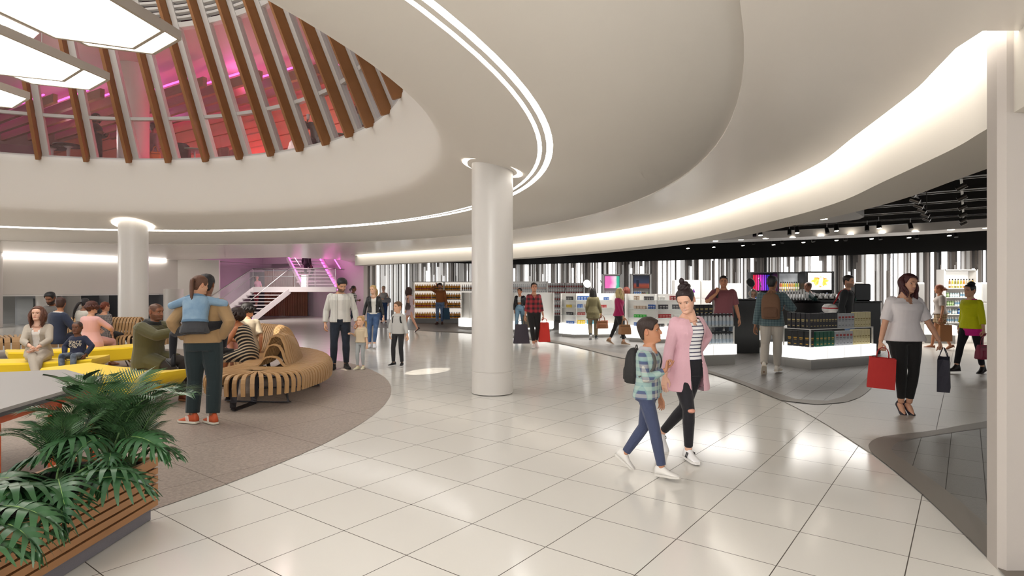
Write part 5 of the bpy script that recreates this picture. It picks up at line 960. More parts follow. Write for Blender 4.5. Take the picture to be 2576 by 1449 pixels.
braid = person(dict(label='person in a white jacket with dark braids seated beyond the pink blazer', sex='f', h=1.72, at=(-9.85, 13.75, .012), face=160, skin='8a5f48', haircol='1d1718', hair='braids', ponyroot=(-.06, -.10, .0), ponylen=.34, ponybend=(-.10, 0, -.02), hip=(0, 0, -.33), hy=-40, hp=10, rf=(.14, .4, .085), lf=(-.14, .4, .085), rh=(.18, .36, .75), lh=(-.18, .36, .75), clothes=[trousers(BLACKJ()), dict(n='jacket', m=fabric('white jacket', 'c9c3b8', bump=.4), u0=-.08, u1=.49, th=.04, sleeve=.95, slth=.03)], shoes=('sneaker', '222222', '222222')))
baldp = person(dict(label='man with a shaved head leaning in beside the person with braids', sex='m', h=1.70, at=(-10.05, 14.25, .012), face=-60, skin='8f8378', haircol='6b625b', hair='buzz', hip=(0, 0, -.35), lean=12, rf=(.14, .4, .085), lf=(-.14, .4, .085), clothes=[trousers(BLACKJ()), dict(n='top', m=fabric('taupe top', '8b8074'), u0=-.08, u1=.49, th=.03, sleeve=.95)], shoes=('sneaker', '222222', '222222')))
redbun = person(dict(label='woman with a low auburn bun seated behind the pink blazer', sex='f', h=1.64, at=(-9.55, 14.0, .012), face=178, skin='c08a6c', haircol='6a2f1a', hair='bun', lowbun=1, bunr=.05, hip=(0, 0, -.36), hy=20, rf=(.14, .4, .085), lf=(-.14, .4, .085), clothes=[trousers(BLACKJ()), dict(n='dress', m=fabric('spotted dress', '3a3335', 'plaid', '8d8580', 40), u0=-.1, u1=.46, th=.02, sleeve=.5)], shoes=('pump', '222222', '222222')))
striped = person(dict(label='laughing woman in a black and cream striped dress seated on the curved bench', sex='f', h=1.70, at=(-4.22, 9.55, .012), face=-92, near=1, skin='b8754e', haircol='2a1812', hair='curly', len=.06, vol=.028, smile=1, lean=30, ptilt=4, hip=(0, 0, -.36), hy=-14, hp=-8, rf=(.1, .52, .085), lf=(-.1, .46, .085), rh=(.12, .46, .80), lh=(-.12, .46, .82), re=(.6, -.3, -1), le=(-.6, -.3, -1),
    clothes=[dict(n='dress', m=fabric('striped dress', 'c9b596', 'diag', '191415', 17, duty=.58, bump=.1), u0=-.13, u1=.44, th=.022, leg=.42, legth=.022, vneck=None)], shoes=('pump', '1d1718', '1d1718')))
beige = person(dict(label='dark haired person in a beige T-shirt seated beyond the striped dress', sex='f', h=1.72, at=(-4.62, 10.45, .012), face=-150, skin='c9916f', haircol='1b1413', hair='curly', len=.02, vol=.030, hip=(0, 0, -.36), hy=70, lean=10, rf=(.1, .46, .085), lf=(-.1, .46, .085), clothes=[trousers(fabric('floral trousers', '6a6a4a', 'fade', 'b8a48c', 30), .02), dict(n='t_shirt', m=fabric('beige tee', 'b3a58e', bump=.3), u0=-.06, u1=.485, th=.03, sleeve=.45, slth=.03)], shoes=('sneaker', 'a88a6a', 'd8d8d8')))
brownp = person(dict(label='brown curly haired woman in a pink top between the striped dress and the beige T-shirt', sex='f', h=1.62, at=(-4.62, 9.98, .012), face=-96, skin='c98a6a', haircol='5a3220', hair='curly', len=.05, vol=.03, hip=(0, 0, -.40), lean=22, hp=10, rf=(.1, .46, .085), lf=(-.1, .46, .085), clothes=[trousers(BLUEJ()), dict(n='top', m=fabric('pink top', 'c98f84'), u0=-.06, u1=.47, th=.02, sleeve=.45)], shoes=('sneaker', '888888', 'd8d8d8')))
# stairs
stairw = person(dict(label='woman in a pink top and red trousers on the lower staircase flight', sex='f', h=1.70, at=(-13.35, 31.35, .60), face=-20, skin='c98a78', haircol='3a1c1c', hair='bun', lowbun=1, bunr=.04, hy=-40, rf=(.06, .02, .085), lf=(-.07, .16, .0), clothes=[trousers(fabric('red trousers', 'a5414c'), .012, .045, .85), dict(n='skirt', m=fabric('black skirt', '1f1a20'), u0=-.14, u1=.14, th=.02), dict(n='top', m=fabric('pink t top', 'c98fa4'), u0=.06, u1=.475, th=.016, sleeve=.4)], shoes=('pump', '181418', '181418')))
stairm = person(dict(label='person in dark clothes climbing the upper staircase flight', sex='m', h=1.80, at=(-11.1, 32.4, 1.95), face=155, skin='7a4a48', haircol='1a1416', hair='short', rf=(.1, .1, .26), lf=(-.1, -.1, .085), clothes=[trousers(fabric('plum trousers', '2c1826'), .02, .07), dict(n='jacket', m=fabric('plum jacket', '281622'), u0=-.06, u1=.49, th=.03, sleeve=.95)], shoes=('sneaker', '2a1018', '2a1018')))
MB().at(-S0).box(-11.6, 32.2, 1.90, -10.5, 32.75, 1.955).obj('landing_step', mat('stair white', 'd9d2d2', .4), stair)
# upstairs lounge
UZ = LF + .012
darkw = person(dict(label='person in long dark clothes standing upstairs behind the glass with a phone', sex='f', h=1.72, at=(*LP(237, 8.9), UZ), face=80, skin='6a463a', haircol='20261e', hair='long', len=.12, hp=14, rh=(.2, .32, 1.12), lh=(-.1, .3, 1.1), clothes=[trousers(BLACKJ(), .03), dict(n='coat', m=fabric('dark coat', '1c2224'), u0=-.30, u1=.49, th=.045, sleeve=.95, slth=.03)], shoes=('sneaker', '222222', '222222')))
packw = person(dict(label='person in a grey top with a mustard bag standing upstairs next to the column', sex='f', h=1.74, at=(*LP(384, 9.9), UZ), face=165, skin='7a5040', haircol='17110f', hair='bun', clothes=[trousers(BLACKJ()), dict(n='top', m=fabric('grey knit', '77706c'), u0=-.1, u1=.49, th=.035, sleeve=.95, slth=.025)], shoes=('sneaker', '222222', '222222')))
handbag('mustard shoulder bag on the person in the grey top upstairs', packw['W']((.2, -.1, 1.0)), .30, .34, .12, .6, 'b0781e', .16)
cupm = person(dict(label='man in dark clothes seated upstairs at the glass with a white paper cup', sex='m', h=1.80, at=(*LP(800, 8.75), UZ), face=10, skin='a5694e', haircol='5a3524', hair='short', beard=.4, vol=.02, hip=(0, 0, -.36), hy=-16, hp=-12, lean=-4, rf=(.14, .4, .085), lf=(-.14, .4, .085), rh=(.22, .22, 1.0), re=(1, -.4, -.8), rd=(-.2, .3, 1), lh=(-.2, .4, .7), clothes=[trousers(fabric('night trousers', '161a28')), dict(n='shirt', m=fabric('black shirt', '17170f'), u0=-.08, u1=.495, th=.03, sleeve=.95, slth=.022)], shoes=('sneaker', '222222', '222222')))
cp = thing('paper_cup', 'white takeaway cup in the hand of the man upstairs', 'cup', cupm['W']((.19, .30, 1.03))); MB().lathe([(.032, 0), (.042, .11)], 14).obj('cup_body', mat('white paper', 'e0dcd8', .6), cp, True); MB().lathe([(.044, .11), (.044, .12), (.038, .13)], 14).obj('lid', M_white, cp, True)
sitw = person(dict(label='person in a pale mint shirt seated upstairs, back to the glass at the right', sex='m', h=1.76, at=(*LP(902, 8.9), UZ), face=150, skin='7a5040', haircol='191515', hair='short', hip=(0, 0, -.36), clothes=[trousers(BLACKJ()), dict(n='shirt', m=fabric('mint shirt', '8fa09b'), u0=-.08, u1=.495, th=.03, sleeve=.5, slth=.025)], shoes=('sneaker', '222222', '222222')), )
# lounge furniture
def shell_chair(label, x, y, rz, col, cush=None, leg='8b7a66'):
    t = thing('shell_chair', label, 'chair', (x, y, LF + .004), rz); m = mat('shell ' + col, col, .45); mb = MB(); rows = []
    for y_, z_, w_ in ((.24, .43, .20), (.20, .44, .23), (.0, .43, .24), (-.16, .45, .25), (-.22, .55, .25), (-.25, .72, .24), (-.26, .86, .19), (-.26, .90, .12)): rows.append([(w_ * u, y_ + .05 * u * u * (1 if z_ > .5 else 0), z_ + .06 * u * u * (1 if z_ < .5 else 0)) for u in [-1, -.6, -.2, .2, .6, 1]])
    o = mb.loft(rows, False, False).obj('seat_shell', m, t, True, fix=False); o.modifiers.new('s', 'SOLIDIFY').thickness = .02
    for sx in (-1, 1):
        for sy in (-1, 1): MB().cyl((sx * .15, sy * .13, .43), (sx * .22, sy * .20, 0), .014, .010, 8).obj('leg', mat('leg ' + leg, leg, .5), t)
    if cush: MB().bbox(-.19, -.16, .45, .19, .2, .48, .015).obj('cushion', mat('cushion ' + cush, cush, .8), t)
    return t
def round_table(label, x, y, col, r=.32, h=.72, tulip=False):
    t = thing('round_table', label, 'table', (x, y, LF + .004)); MB().lathe([(r * .96, h - .03), (r, h - .02), (r, h), (r * .98, h + .005)], 32).obj('tabletop', mat('top ' + col, col, .4), t, 'auto'); MB().lathe([(.2, 0), (.18, .015), (.04, .05), (.03, .3), (.05, h - .08), (.12, h - .03)] if tulip else [(.2, 0), (.2, .015), (.025, .03), (.025, h - .03)], 20).obj('pedestal', M_white, t, True); return t
shell_chair('white shell chair with a mustard cushion upstairs, seen from the side', *LP(640, 9.2), -1.3, 'cfcac8', 'b47a18'); shell_chair('white shell chair turned away upstairs beside the seated man', *LP(725, 9.0), 2.6, 'd2cecb'); shell_chair('brown pink shell chair upstairs near the red timber wall', *LP(548, 9.2), 2.8, '8a4f48'); shell_chair('second brown pink shell chair upstairs by the mint table', *LP(590, 9.5), 3.3, '85504a'); shell_chair('taupe shell chair upstairs at the right end of the glass', *LP(875, 8.9), 3.0, '8d6e66'); shell_chair('black shell chair upstairs near the mint table', *LP(450, 9.0), .9, '262424')
round_table('mint round table upstairs in front of the red wall', *LP(490, 9.2), '7fa390', .34, .78); round_table('dark round table on a white tulip foot upstairs at the left', *LP(172, 9.1), '2a2727', .36, .80, True); round_table('low dark round table upstairs left of the tulip table', *LP(130, 9.0), '2e2a2a', .34, .70, True); round_table('mint round table upstairs at the right end', *LP(850, 9.0), '7fa390', .3, .74)
# ================================================================ seating, table, planter
M_bwood = mat('bench ash', 'b08a5e', .48, var=.10, vscale=6); M_iron = mat('bench iron', '38363a', .4, metal=.6)
M_yel = fabric('yellow felt', 'e6c21c', rough=.9, bump=.12, sheen=.2, bs=200)
def yellow_bench(label, a, b, w, zt=.45):
    a, b = V((a[0], a[1], 0)), V((b[0], b[1], 0)); c = (a + b) / 2; L_ = (b - a).length; t = thing('upholstered_bench', label, 'bench', (c.x, c.y, 0.004), atan2(b.y - a.y, b.x - a.x)); h = L_ / 2
    mb = MB(); rings = []
    for x, z0, z1, k in ((-h, zt - .05, zt + .01, .8), (-h * .985, zt - .10, zt + .015, .97), (-h * .80, zt - .26, zt - .0, 1), (-h * .4, zt - .27, zt - .02, 1), (h * .4, zt - .27, zt - .02, 1), (h * .80, zt - .26, zt, 1), (h * .985, zt - .10, zt + .015, .97), (h, zt - .05, zt + .01, .8)):
        y = w / 2 * k; r = .025; rings.append([(x, -y + r, z0), (x, y - r, z0), (x, y, z0 + r), (x, y, z1 - r), (x, y - r, z1), (x, -y + r, z1), (x, -y, z1 - r), (x, -y, z0 + r)])
    mb.loft(rings).obj('seat', M_yel, t, 'auto')
    for sx in (-1, 1):
        for sy in (-1, 1): MB().cyl((sx * h * .55, sy * w * .28, zt - .26), (sx * h * .62, sy * w * .36, .0), .016, .012, 10).obj('leg', M_steel, t, True)
    return t
yellow_bench('yellow felt bench nearest the camera, under the man in the olive parka', (-6.55, 8.78), (-4.66, 8.04), .74)
yellow_bench('yellow felt bench under the woman in the pale suit and the small boy', (-9.3, 9.25), (-6.75, 9.85), .72)
yellow_bench('yellow felt bench behind the boy, with the woman in the pink blazer', (-9.1, 10.75), (-7.35, 12.35), .70)
def slat_bench(label, path, hw, hump, n, cap0=True, cap1=True, hmax=.42):
    pts = crv([V((p[0], p[1], 0)) for p in path], 10); L = [0]
    for i in range(1, len(pts)): L.append(L[-1] + (pts[i] - pts[i - 1]).length)
    def at_(s):
        i = max(j for j in range(len(pts) - 1) if L[j] <= s + 1e-9); f = (s - L[i]) / (L[i + 1] - L[i]); d = (pts[min(i + 2, len(pts) - 1)] - pts[max(i - 1, 0)]).normalized(); return pts[i].lerp(pts[i + 1], f), d
    o = pts[len(pts) // 2]; t = thing('slatted_bench', label, 'bench', (o.x, o.y, 0.004)); mb = MB()
    def prof(hh, half=False):
        P_ = [(-hw + .0, .195), (-hw - .01, .30), (-hw - .008, .36), (-hw + .008, .405), (-hw + .035, .435), (-hw + .075, .45), (-hw + .14, .455), (-.30, .445)]
        if hh > .03: P_ += [(-.20, .46), (-.155, .45 + hh * .35), (-.125, .45 + hh * .68), (-.075, .45 + hh * .93), (0, .45 + hh)]
        else: P_ += [(-.15, .445), (-.07, .445), (0, .445)]
        return P_ if half else P_ + [(-v, z) for v, z in P_[-2::-1]]
    ns = n
    for k in range(ns + 1):
        s = L[-1] * k / ns; p, d = at_(min(s, L[-1] - 1e-6)); q = V((-d.y, d.x, 0)); x = s / L[-1]; hh = hump(x); pr = [p - o + q * v + V((0, 0, z)) for v, z in prof(hh)]; mb.strip(pr, .052, .02, up=(d.x * 0 + q.x * .001, q.y * .001, 1)) if False else None
        w2 = d * .027; rows = []
        for i, a in enumerate(pr):
            tg = (pr[min(i + 1, len(pr) - 1)] - pr[max(i - 1, 0)]).normalized(); nr = tg.cross(d).normalized() * .011; rows.append([tuple(a - w2 - nr), tuple(a + w2 - nr), tuple(a + w2 + nr), tuple(a - w2 + nr)])
        mb.loft(rows)
    for on, s, sg in ((cap0, 0, -1), (cap1, L[-1] - 1e-5, 1)):
        if not on: continue
        p, d = at_(s); q = V((-d.y, d.x, 0)); m_ = int(pi * hw / .105)
        for k in range(1, m_):
            a = pi * k / m_; r = q * cos(a) + d * sg * sin(a); tg_ = r.cross(V((0, 0, 1))); pr = [p - o + r * -v + V((0, 0, z)) for v, z in prof(0, True)[:-1]]; rows = []
            for i, aa in enumerate(pr):
                tg = (pr[min(i + 1, len(pr) - 1)] - pr[max(i - 1, 0)]).normalized(); nr = tg.cross(tg_).normalized() * .011; w2 = tg_ * (.027 if i < 7 else .016); rows.append([tuple(aa - w2 - nr), tuple(aa + w2 - nr), tuple(aa + w2 + nr), tuple(aa - w2 + nr)])
            mb.loft(rows)
    mb.obj('slats', M_bwood, t)
    fr = MB(); sp_ = [at_(L[-1] * k / 16 - (1e-5 if k == 16 else 0))[0] - o for k in range(17)]
    for v in (-1, 1): fr.strip([at_(L[-1] * k / 16 - (1e-5 if k == 16 else 0))[0] - o + V((-at_(min(L[-1] * k / 16, L[-1] - 1e-5))[1].y, at_(min(L[-1] * k / 16, L[-1] - 1e-5))[1].x, 0)) * v * hw * .62 + V((0, 0, .37)) for k in range(17)], .012, .08)
    fr.strip([a + V((0, 0, .39)) for a in sp_], .2, .03); fr.obj('frame', M_iron, t)
    m = max(2, int(L[-1] / 1.1))
    for k in range(m + 1):
        p, d = at_(min(L[-1] * k / m, L[-1] - 1e-5)); q = V((-d.y, d.x, 0)); b = p - o
        MB().strip(crv([b + q * -hw * .55 + V((0, 0, .36)), b + q * -hw * .66 + V((0, 0, .06)), b + q * -hw * .60 + V((0, 0, .015)), b + q * hw * .60 + V((0, 0, .015)), b + q * hw * .66 + V((0, 0, .06)), b + q * hw * .55 + V((0, 0, .36))], 5), .07, .014, up=tuple(d) and (d.x * .2, d.y * .2, 1)).obj('leg', M_iron, t)
    for on, s, sg in ((cap0, 0, -1), (cap1, L[-1] - 1e-5, 1)):
        p, d = at_(s); b = p - o; r = d * sg
        MB().strip(crv([b + V((0, 0, .36)) + r * .05, b + r * .10 + V((0, 0, .05)), b + r * .18 + V((0, 0, .014)), b + r * hw * .80 + V((0, 0, .014)), b + r * hw * .92 + V((0, 0, .05)), b + r * hw * .80 + V((0, 0, .40))], 5), .08, .016, up=(d.y * .2, -d.x * .2, 1)).obj('leg', M_iron, t)
    return t
slat_bench('large curved oak slat bench with a wave shaped backrest and rounded end', [(-3.55, 8.35), (-3.50, 9.1), (-3.72, 10.0), (-4.25, 10.9), (-5.1, 11.55)], .66, lambda x: .46 * sm(.07, .15, x) * (1 - .28 * sm(.18, .36, x) + .30 * sm(.45, .68, x)) * sm(1.0, .9, x), 50)
slat_bench('curved oak slat bench at the back left behind the seated people', [(-12.6, 13.2), (-11.7, 14.2), (-10.6, 14.75), (-9.2, 14.8)], .62, lambda x: .42 * sm(.34, .44, x), 50)
# table
tp = V((-4.3, 5.0, 0)); tb = thing('table', 'grey topped table with a bright orange steel frame behind the plants', 'table', tp)
top = [(-3.80, 5.55), (-4.67, 6.25), (-5.22, 6.02), (-6.3, 5.2), (-5.9, 4.2), (-5.0, 4.75), (-4.35, 4.78), (-4.25, 4.2), (-4.3, 2.9), (-3.4, 2.9), (-3.56, 4.0)]
mb = MB(); mb.prism([(x - tp.x, y - tp.y) for x, y in top], .725, .75); mb.obj('tabletop', mat('grey laminate', '9c9995', .45, bump=.03, bscale=300), tb)
mb = MB(); mb.prism([(x - tp.x, y - tp.y) for x, y in top], .695, .7249); mb.obj('edge_band', mat('charcoal edge', '4b4a4c', .5), tb)
M_or = mat('orange steel', 'b8512a', .42)
rail = [V((-3.86, 5.50, 0)), V((-4.66, 6.14, 0)), V((-5.2, 5.92, 0)), V((-5.0, 4.85, 0)), V((-4.4, 4.7, 0)), V((-4.3, 4.0, 0)), V((-4.2, 3.0, 0)), V((-3.48, 3.0, 0)), V((-3.63, 4.2, 0))]
for i in range(len(rail)): MB().strip([rail[i] - tp + V((0, 0, .668)), rail[(i + 1) % len(rail)] - tp + V((0, 0, .668))], .04, .05).obj('rail', M_or, tb)
for i in (0, 1, 2, 5, 8):
    p = rail[i] - tp; MB().bbox(p.x - .024, p.y - .024, .008, p.x + .024, p.y + .024, .645, .004).obj('leg', M_or, tb)
MB().strip([rail[0] - tp + V((0, 0, .03)), rail[8] - tp + V((0, 0, .03))], .05, .04).obj('foot_rail', M_or, tb); MB().strip([rail[8] - tp + V((0, 0, .03)), rail[5] - tp + V((0, 0, .03))], .05, .04).obj('foot_rail', M_or, tb)
MB().bbox(-3.77 - tp.x, 4.85 - tp.y, .008, -3.722 - tp.x, 4.90 - tp.y, .645, .004).obj('leg', M_or, tb)
ph = thing('car_key', 'small dark key fob lying near the corner of the grey table', 'key', (-4.0, 5.42, .751)); MB().bbox(-.03, -.015, 0, .03, .015, .012, .004).obj('fob', M_iron, ph)
# planter
PX0, PX1, PY0, PY1 = -3.02, -2.47, 1.2, 4.14
pl = thing('planter', 'long low planter box clad in horizontal oak slats', 'planter', (-2.75, 2.7, .004)); ox, oy = -2.75, 2.7
M_pw = mat('planter oak', 'a9794f', .55, var=.14, vscale=3); M_plinth = mat('planter plinth', '77737a', .55, var=.2, vscale=220)
MB().box(PX0 - ox + .02, PY0 - oy + .02, 0, PX1 - ox - .02, PY1 - oy - .02, .085).obj('plinth', M_plinth, pl)
mb = MB(); 
for x0, y0, x1, y1 in ((PX0, PY0, PX0 + .03, PY1), (PX1 - .035, PY0, PX1 - .015, PY1), (PX0, PY1 - .035, PX1, PY1 - .015), (PX0, PY0 + .015, PX1, PY0 + .035)): mb.box(x0 - ox, y0 - oy, .085, x1 - ox, y1 - oy, .40)
mb.obj('backing', mat('planter backing', '3c3736', .7), pl)
for k in range(6):
    z0 = .09 + k * .0545; z1 = z0 + (.041 if k < 5 else .06); mb = MB()
    for x0, y0, x1, y1 in ((PX1 - .016, PY0 + .0165, PX1 + .012, PY1 - .0165), (PX0 - .012, PY1 - .016, PX1 + .012, PY1 + .012), (PX0 - .012, PY0 + .0165, PX0 + .016, PY1 - .0165), (PX0, PY0 - .012, PX1, PY0 + .016)): mb.box(x0 - ox, y0 - oy, z0, x1 - ox, y1 - oy, z1)
    mb.obj('slat', M_pw, pl)
MB().box(PX0 - ox + .03, PY0 - oy + .03, .1, PX1 - ox - .04, PY1 - oy - .04, .34).obj('soil', mat('dark soil', '2a201b', .95, bump=1.0, bscale=60), pl)
# plants
def leafmat(name, c1, c2, rough=.35):
    if name in MATS: return MATS[name]
    m = mat(name, c1, rough); t = NT(m); b = bsdf(m); tc = t.add('ShaderNodeTexCoord'); no = t.add('ShaderNodeTexNoise', ins={'Vector': tc.outputs['Object'], 'Scale': 6.0}); oi = t.add('ShaderNodeObjectInfo'); f = t.math('ADD', t.math('MULTIPLY', no.outputs['Fac'], .5), t.math('MULTIPLY', oi.outputs['Random'], .6), clamp=True); t.l.new(t.mix(f, lin(c1), lin(c2)), b.inputs['Base Color']); return m
M_mon = leafmat('monstera green', '1f3d24', '3a6238'); M_palm = leafmat('palm green', '26422a', '48683f'); M_stem = mat('plant stem', '4c6a3a', .5); M_rub = leafmat('rubber green', '1c3320', '2c4a2c', .25)
def monstera_leaf(seed):
    rr = random.Random(seed); mb = MB(); n = 8; Lf = 1.0
    def mid(t): return V((0, t * Lf, .10 * sin(pi * t * .9) - .30 * t * t))
    for sd in (-1, 1):
        for k in range(n):
            t0, t1 = -.02 + k / n * .92, -.02 + (k + .86) / n * .92; W_ = .56 * (sin(pi * min(1, (.22 + .78 * (k + .5) / n)) ** .9) ** .7); ang = radians(lerp(112, 24, (k / (n - 1)) ** .9)); dr = V((sd * sin(ang), cos(ang), 0)); m = 6; A, B = [], []
            for j in range(m + 1):
                u = j / m; wd = 1.0 if u < .45 else lerp(1.0, .55, (u - .45) / .55); a0, a1 = mid(max(0, t0)), mid(max(.02, t1)); c = (a0 + a1) / 2; hw = (a1 - a0) / 2; reach = W_ * u * (1 + .0 * k); ctr_ = c + dr * reach + V((0, .10 * u * u, .06 * sin(pi * u) - .20 * u * u)); 
                hw2 = hw * (wd if j < m else .22) * (1.45 if u < .40 else (1.28 if u < .55 else 1.12)); A.append(tuple(ctr_ - hw2)); B.append(tuple(ctr_ + hw2 + V((0, 0, .012 * sin(6 * u)))))
            mb.raw(A + B, [(j, j + 1, m + 2 + j, m + 1 + j) for j in range(m)])
    a = mid(.9); mb.raw([tuple(a + V(p)) for p in ((-.10, -.06, 0), (0, .16, -.12), (.10, -.06, 0), (0, -.1, .01))], [(0, 3, 1), (3, 2, 1)])
    mb.mat(1); mb.tube([mid(t) + V((0, 0, .006)) for t in (0, .25, .5, .75, .98)], [.011, .009, .007, .005, .002], 5)
    return mb.mesh('leaf', [M_mon, mat('leaf vein', '7d9a5a', .5)], True)
def place_leaf(me, par, base, tip_dir, size, roll, name='leaf'):
    y = V(tip_dir).normalized(); x = y.cross(V((0, 0, 1))); x = (x if x.length > .05 else V((1, 0, 0))).normalized(); z = x.cross(y); R = Matrix((x, y, z)).transposed() @ Matrix.Rotation(roll, 3, 'Y'); o = new(name, me, par); o.matrix_local = Matrix.Translation(base) @ R.to_4x4() @ Matrix.Scale(size, 4); return o
LV = [monstera_leaf(i) for i in range(3)]
def monstera(x, y, label, n, seed, hgt=.45, size=.30, bias=(0, 0), spread=.36):
    t = thing('monstera_plant', label, 'plant', (x, y, .345)); rr = random.Random(seed); sm_ = MB()
    for k in range(n):
        a = 2 * pi * k / n * 1.0 + rr.uniform(-.35, .35); r = rr.uniform(.45, 1) * spread; h = hgt * (1.15 - .65 * r / spread) * rr.uniform(.85, 1.12); e = V((cos(a) * r + bias[0] * h, sin(a) * r + bias[1] * h, max(.06, h))); sm_.tube(crv([V((cos(a) * .02, sin(a) * .02, 0)), e * .5 + V((-cos(a) * .03, -sin(a) * .03, .14 * h)), e], 4), [.009] * 4 + [.007] * 4 + [.005], 6)
        s_ = size * rr.uniform(.8, 1.15); place_leaf(LV[k % 3], t, e, (cos(a) + bias[0] * .6, sin(a) + bias[1] * .6, -.25 + .25 * rr.random()), s_, rr.uniform(-.3, .3))
    sm_.obj('stems', M_stem, t, True); return t
monstera(-2.62, 3.90, 'monstera with split leaves at the end corner of the planter', 14, 3, .38, .27, (.16, -.15), .24)
monstera(-2.62, 3.42, 'monstera with broad split leaves in the middle of the planter', 12, 5, .26, .29, (.16, -.1), .26)
monstera(-2.74, 2.95, 'monstera leaning to the picture edge at the near part of the planter', 13, 9, .27, .31, (.10, .1), .28)
monstera(-2.66, 2.5, 'lowest monstera in the planter nearest to the camera', 9, 12, .16, .28, (.05, .2), .24)
def frond(seed, L_=1.0):
    rr = random.Random(seed); mb = MB(); n = 24
    def rc_(t): return V((0, .42 * t * L_ + .12 * L_ * t ** 3, 1.02 * L_ * t - .34 * L_ * t ** 3))
    mb.mat(1); mb.tube([rc_(t / 8) for t in range(9)], [.009 - .0008 * t for t in range(9)], 5); mb.mat(0)
    for k in range(n):
        t = .22 + .78 * k / (n - 1); p = rc_(t); tg = (rc_(min(1, t + .02)) - rc_(t - .02)).normalized(); up = V((1, 0, 0)).cross(tg) 
        for sd in (-1, 1):
            ll = .40 * L_ * (sin(pi * (.18 + .75 * (t - .22) / .78)) ** .8) * rr.uniform(.9, 1.1); d = (V((sd * .8, 0, 0)) + tg * .85).normalized(); w = .013; q1 = p + d * ll * .45 + up * .02; q2 = p + d * ll + V((0, 0, -.10 * ll)); s_ = tg * w
            mb.raw([tuple(v) for v in (p - s_ * .35, p + s_ * .35, q1 + s_ * .8, q1 - s_ * .8, q2)], [(0, 1, 2, 3), (3, 2, 4)])
    mb.raw([tuple(v) for v in (rc_(1) + V((-.012, 0, 0)), rc_(1) + V((.012, 0, 0)), rc_(1) + V((0, .18 * L_, .02)))], [(0, 1, 2)])
    return mb.mesh('frond', [M_palm, M_stem], False)
FR = [frond(i, 1.0) for i in range(4)]
def palm(x, y, label, n, seed, L_):
    t = thing('palm_plant', label, 'plant', (x, y, .345)); rr = random.Random(seed); MB().lathe([(.035, 0), (.028, .08), (.015, .16)], 8).obj('stem_base', M_stem, t)
    for k in range(n):
        a = 2 * pi * k / n + rr.uniform(-.25, .25); tl = rr.uniform(-.45, .40); o = new('frond', FR[k % 4], t); s_ = L_ * rr.uniform(.7, 1.1); o.matrix_local = Matrix.Translation((0, 0, .06)) @ Matrix.Rotation(a, 4, 'Z') @ Matrix.Rotation(-tl * .8 + .15, 4, 'X') @ Matrix.Scale(s_, 4)
    return t
palm(-2.70, 4.0, 'tall feathery palm at the far end of the planter', 18, 2, .74)
palm(-2.80, 3.72, 'second feathery palm beside the tallest one in the planter', 14, 4, .50)
palm(-2.56, 4.02, 'short feathery palm spilling over the planter corner', 14, 8, .52)
def broad(x, y, z, label, seed):
    t = thing('broadleaf_plant', label, 'plant', (x, y, z)); rr = random.Random(seed); mb = MB(); me = MB(); L_ = 8
    me.loft([[(sx * .5 * sin(pi * min(.97, .03 + i / L_)) ** .8 * .55, i / L_, -.25 * (i / L_) ** 2 + .06 * abs(sx)) for sx in (-1, 0, 1)] for i in range(L_ + 1)], False, False); lm = me.mesh('leaf', [M_rub], True)
    for k in range(14):
        h = .25 + .03 * k; a = k * 2.4; e = V((cos(a) * .05, sin(a) * .05, h)); place_leaf(lm, t, e, (cos(a), sin(a), .9), .15 * rr.uniform(.8, 1.1), 0)
    mb.tube([(0, 0, 0), (.01, .0, .4), (0, .01, .64)], [.012, .009, .004], 6); mb.obj('stem', M_stem, t); return t
broad(-2.90, 4.0, .345, 'glossy dark broad leaved plant rising between the palms', 3)
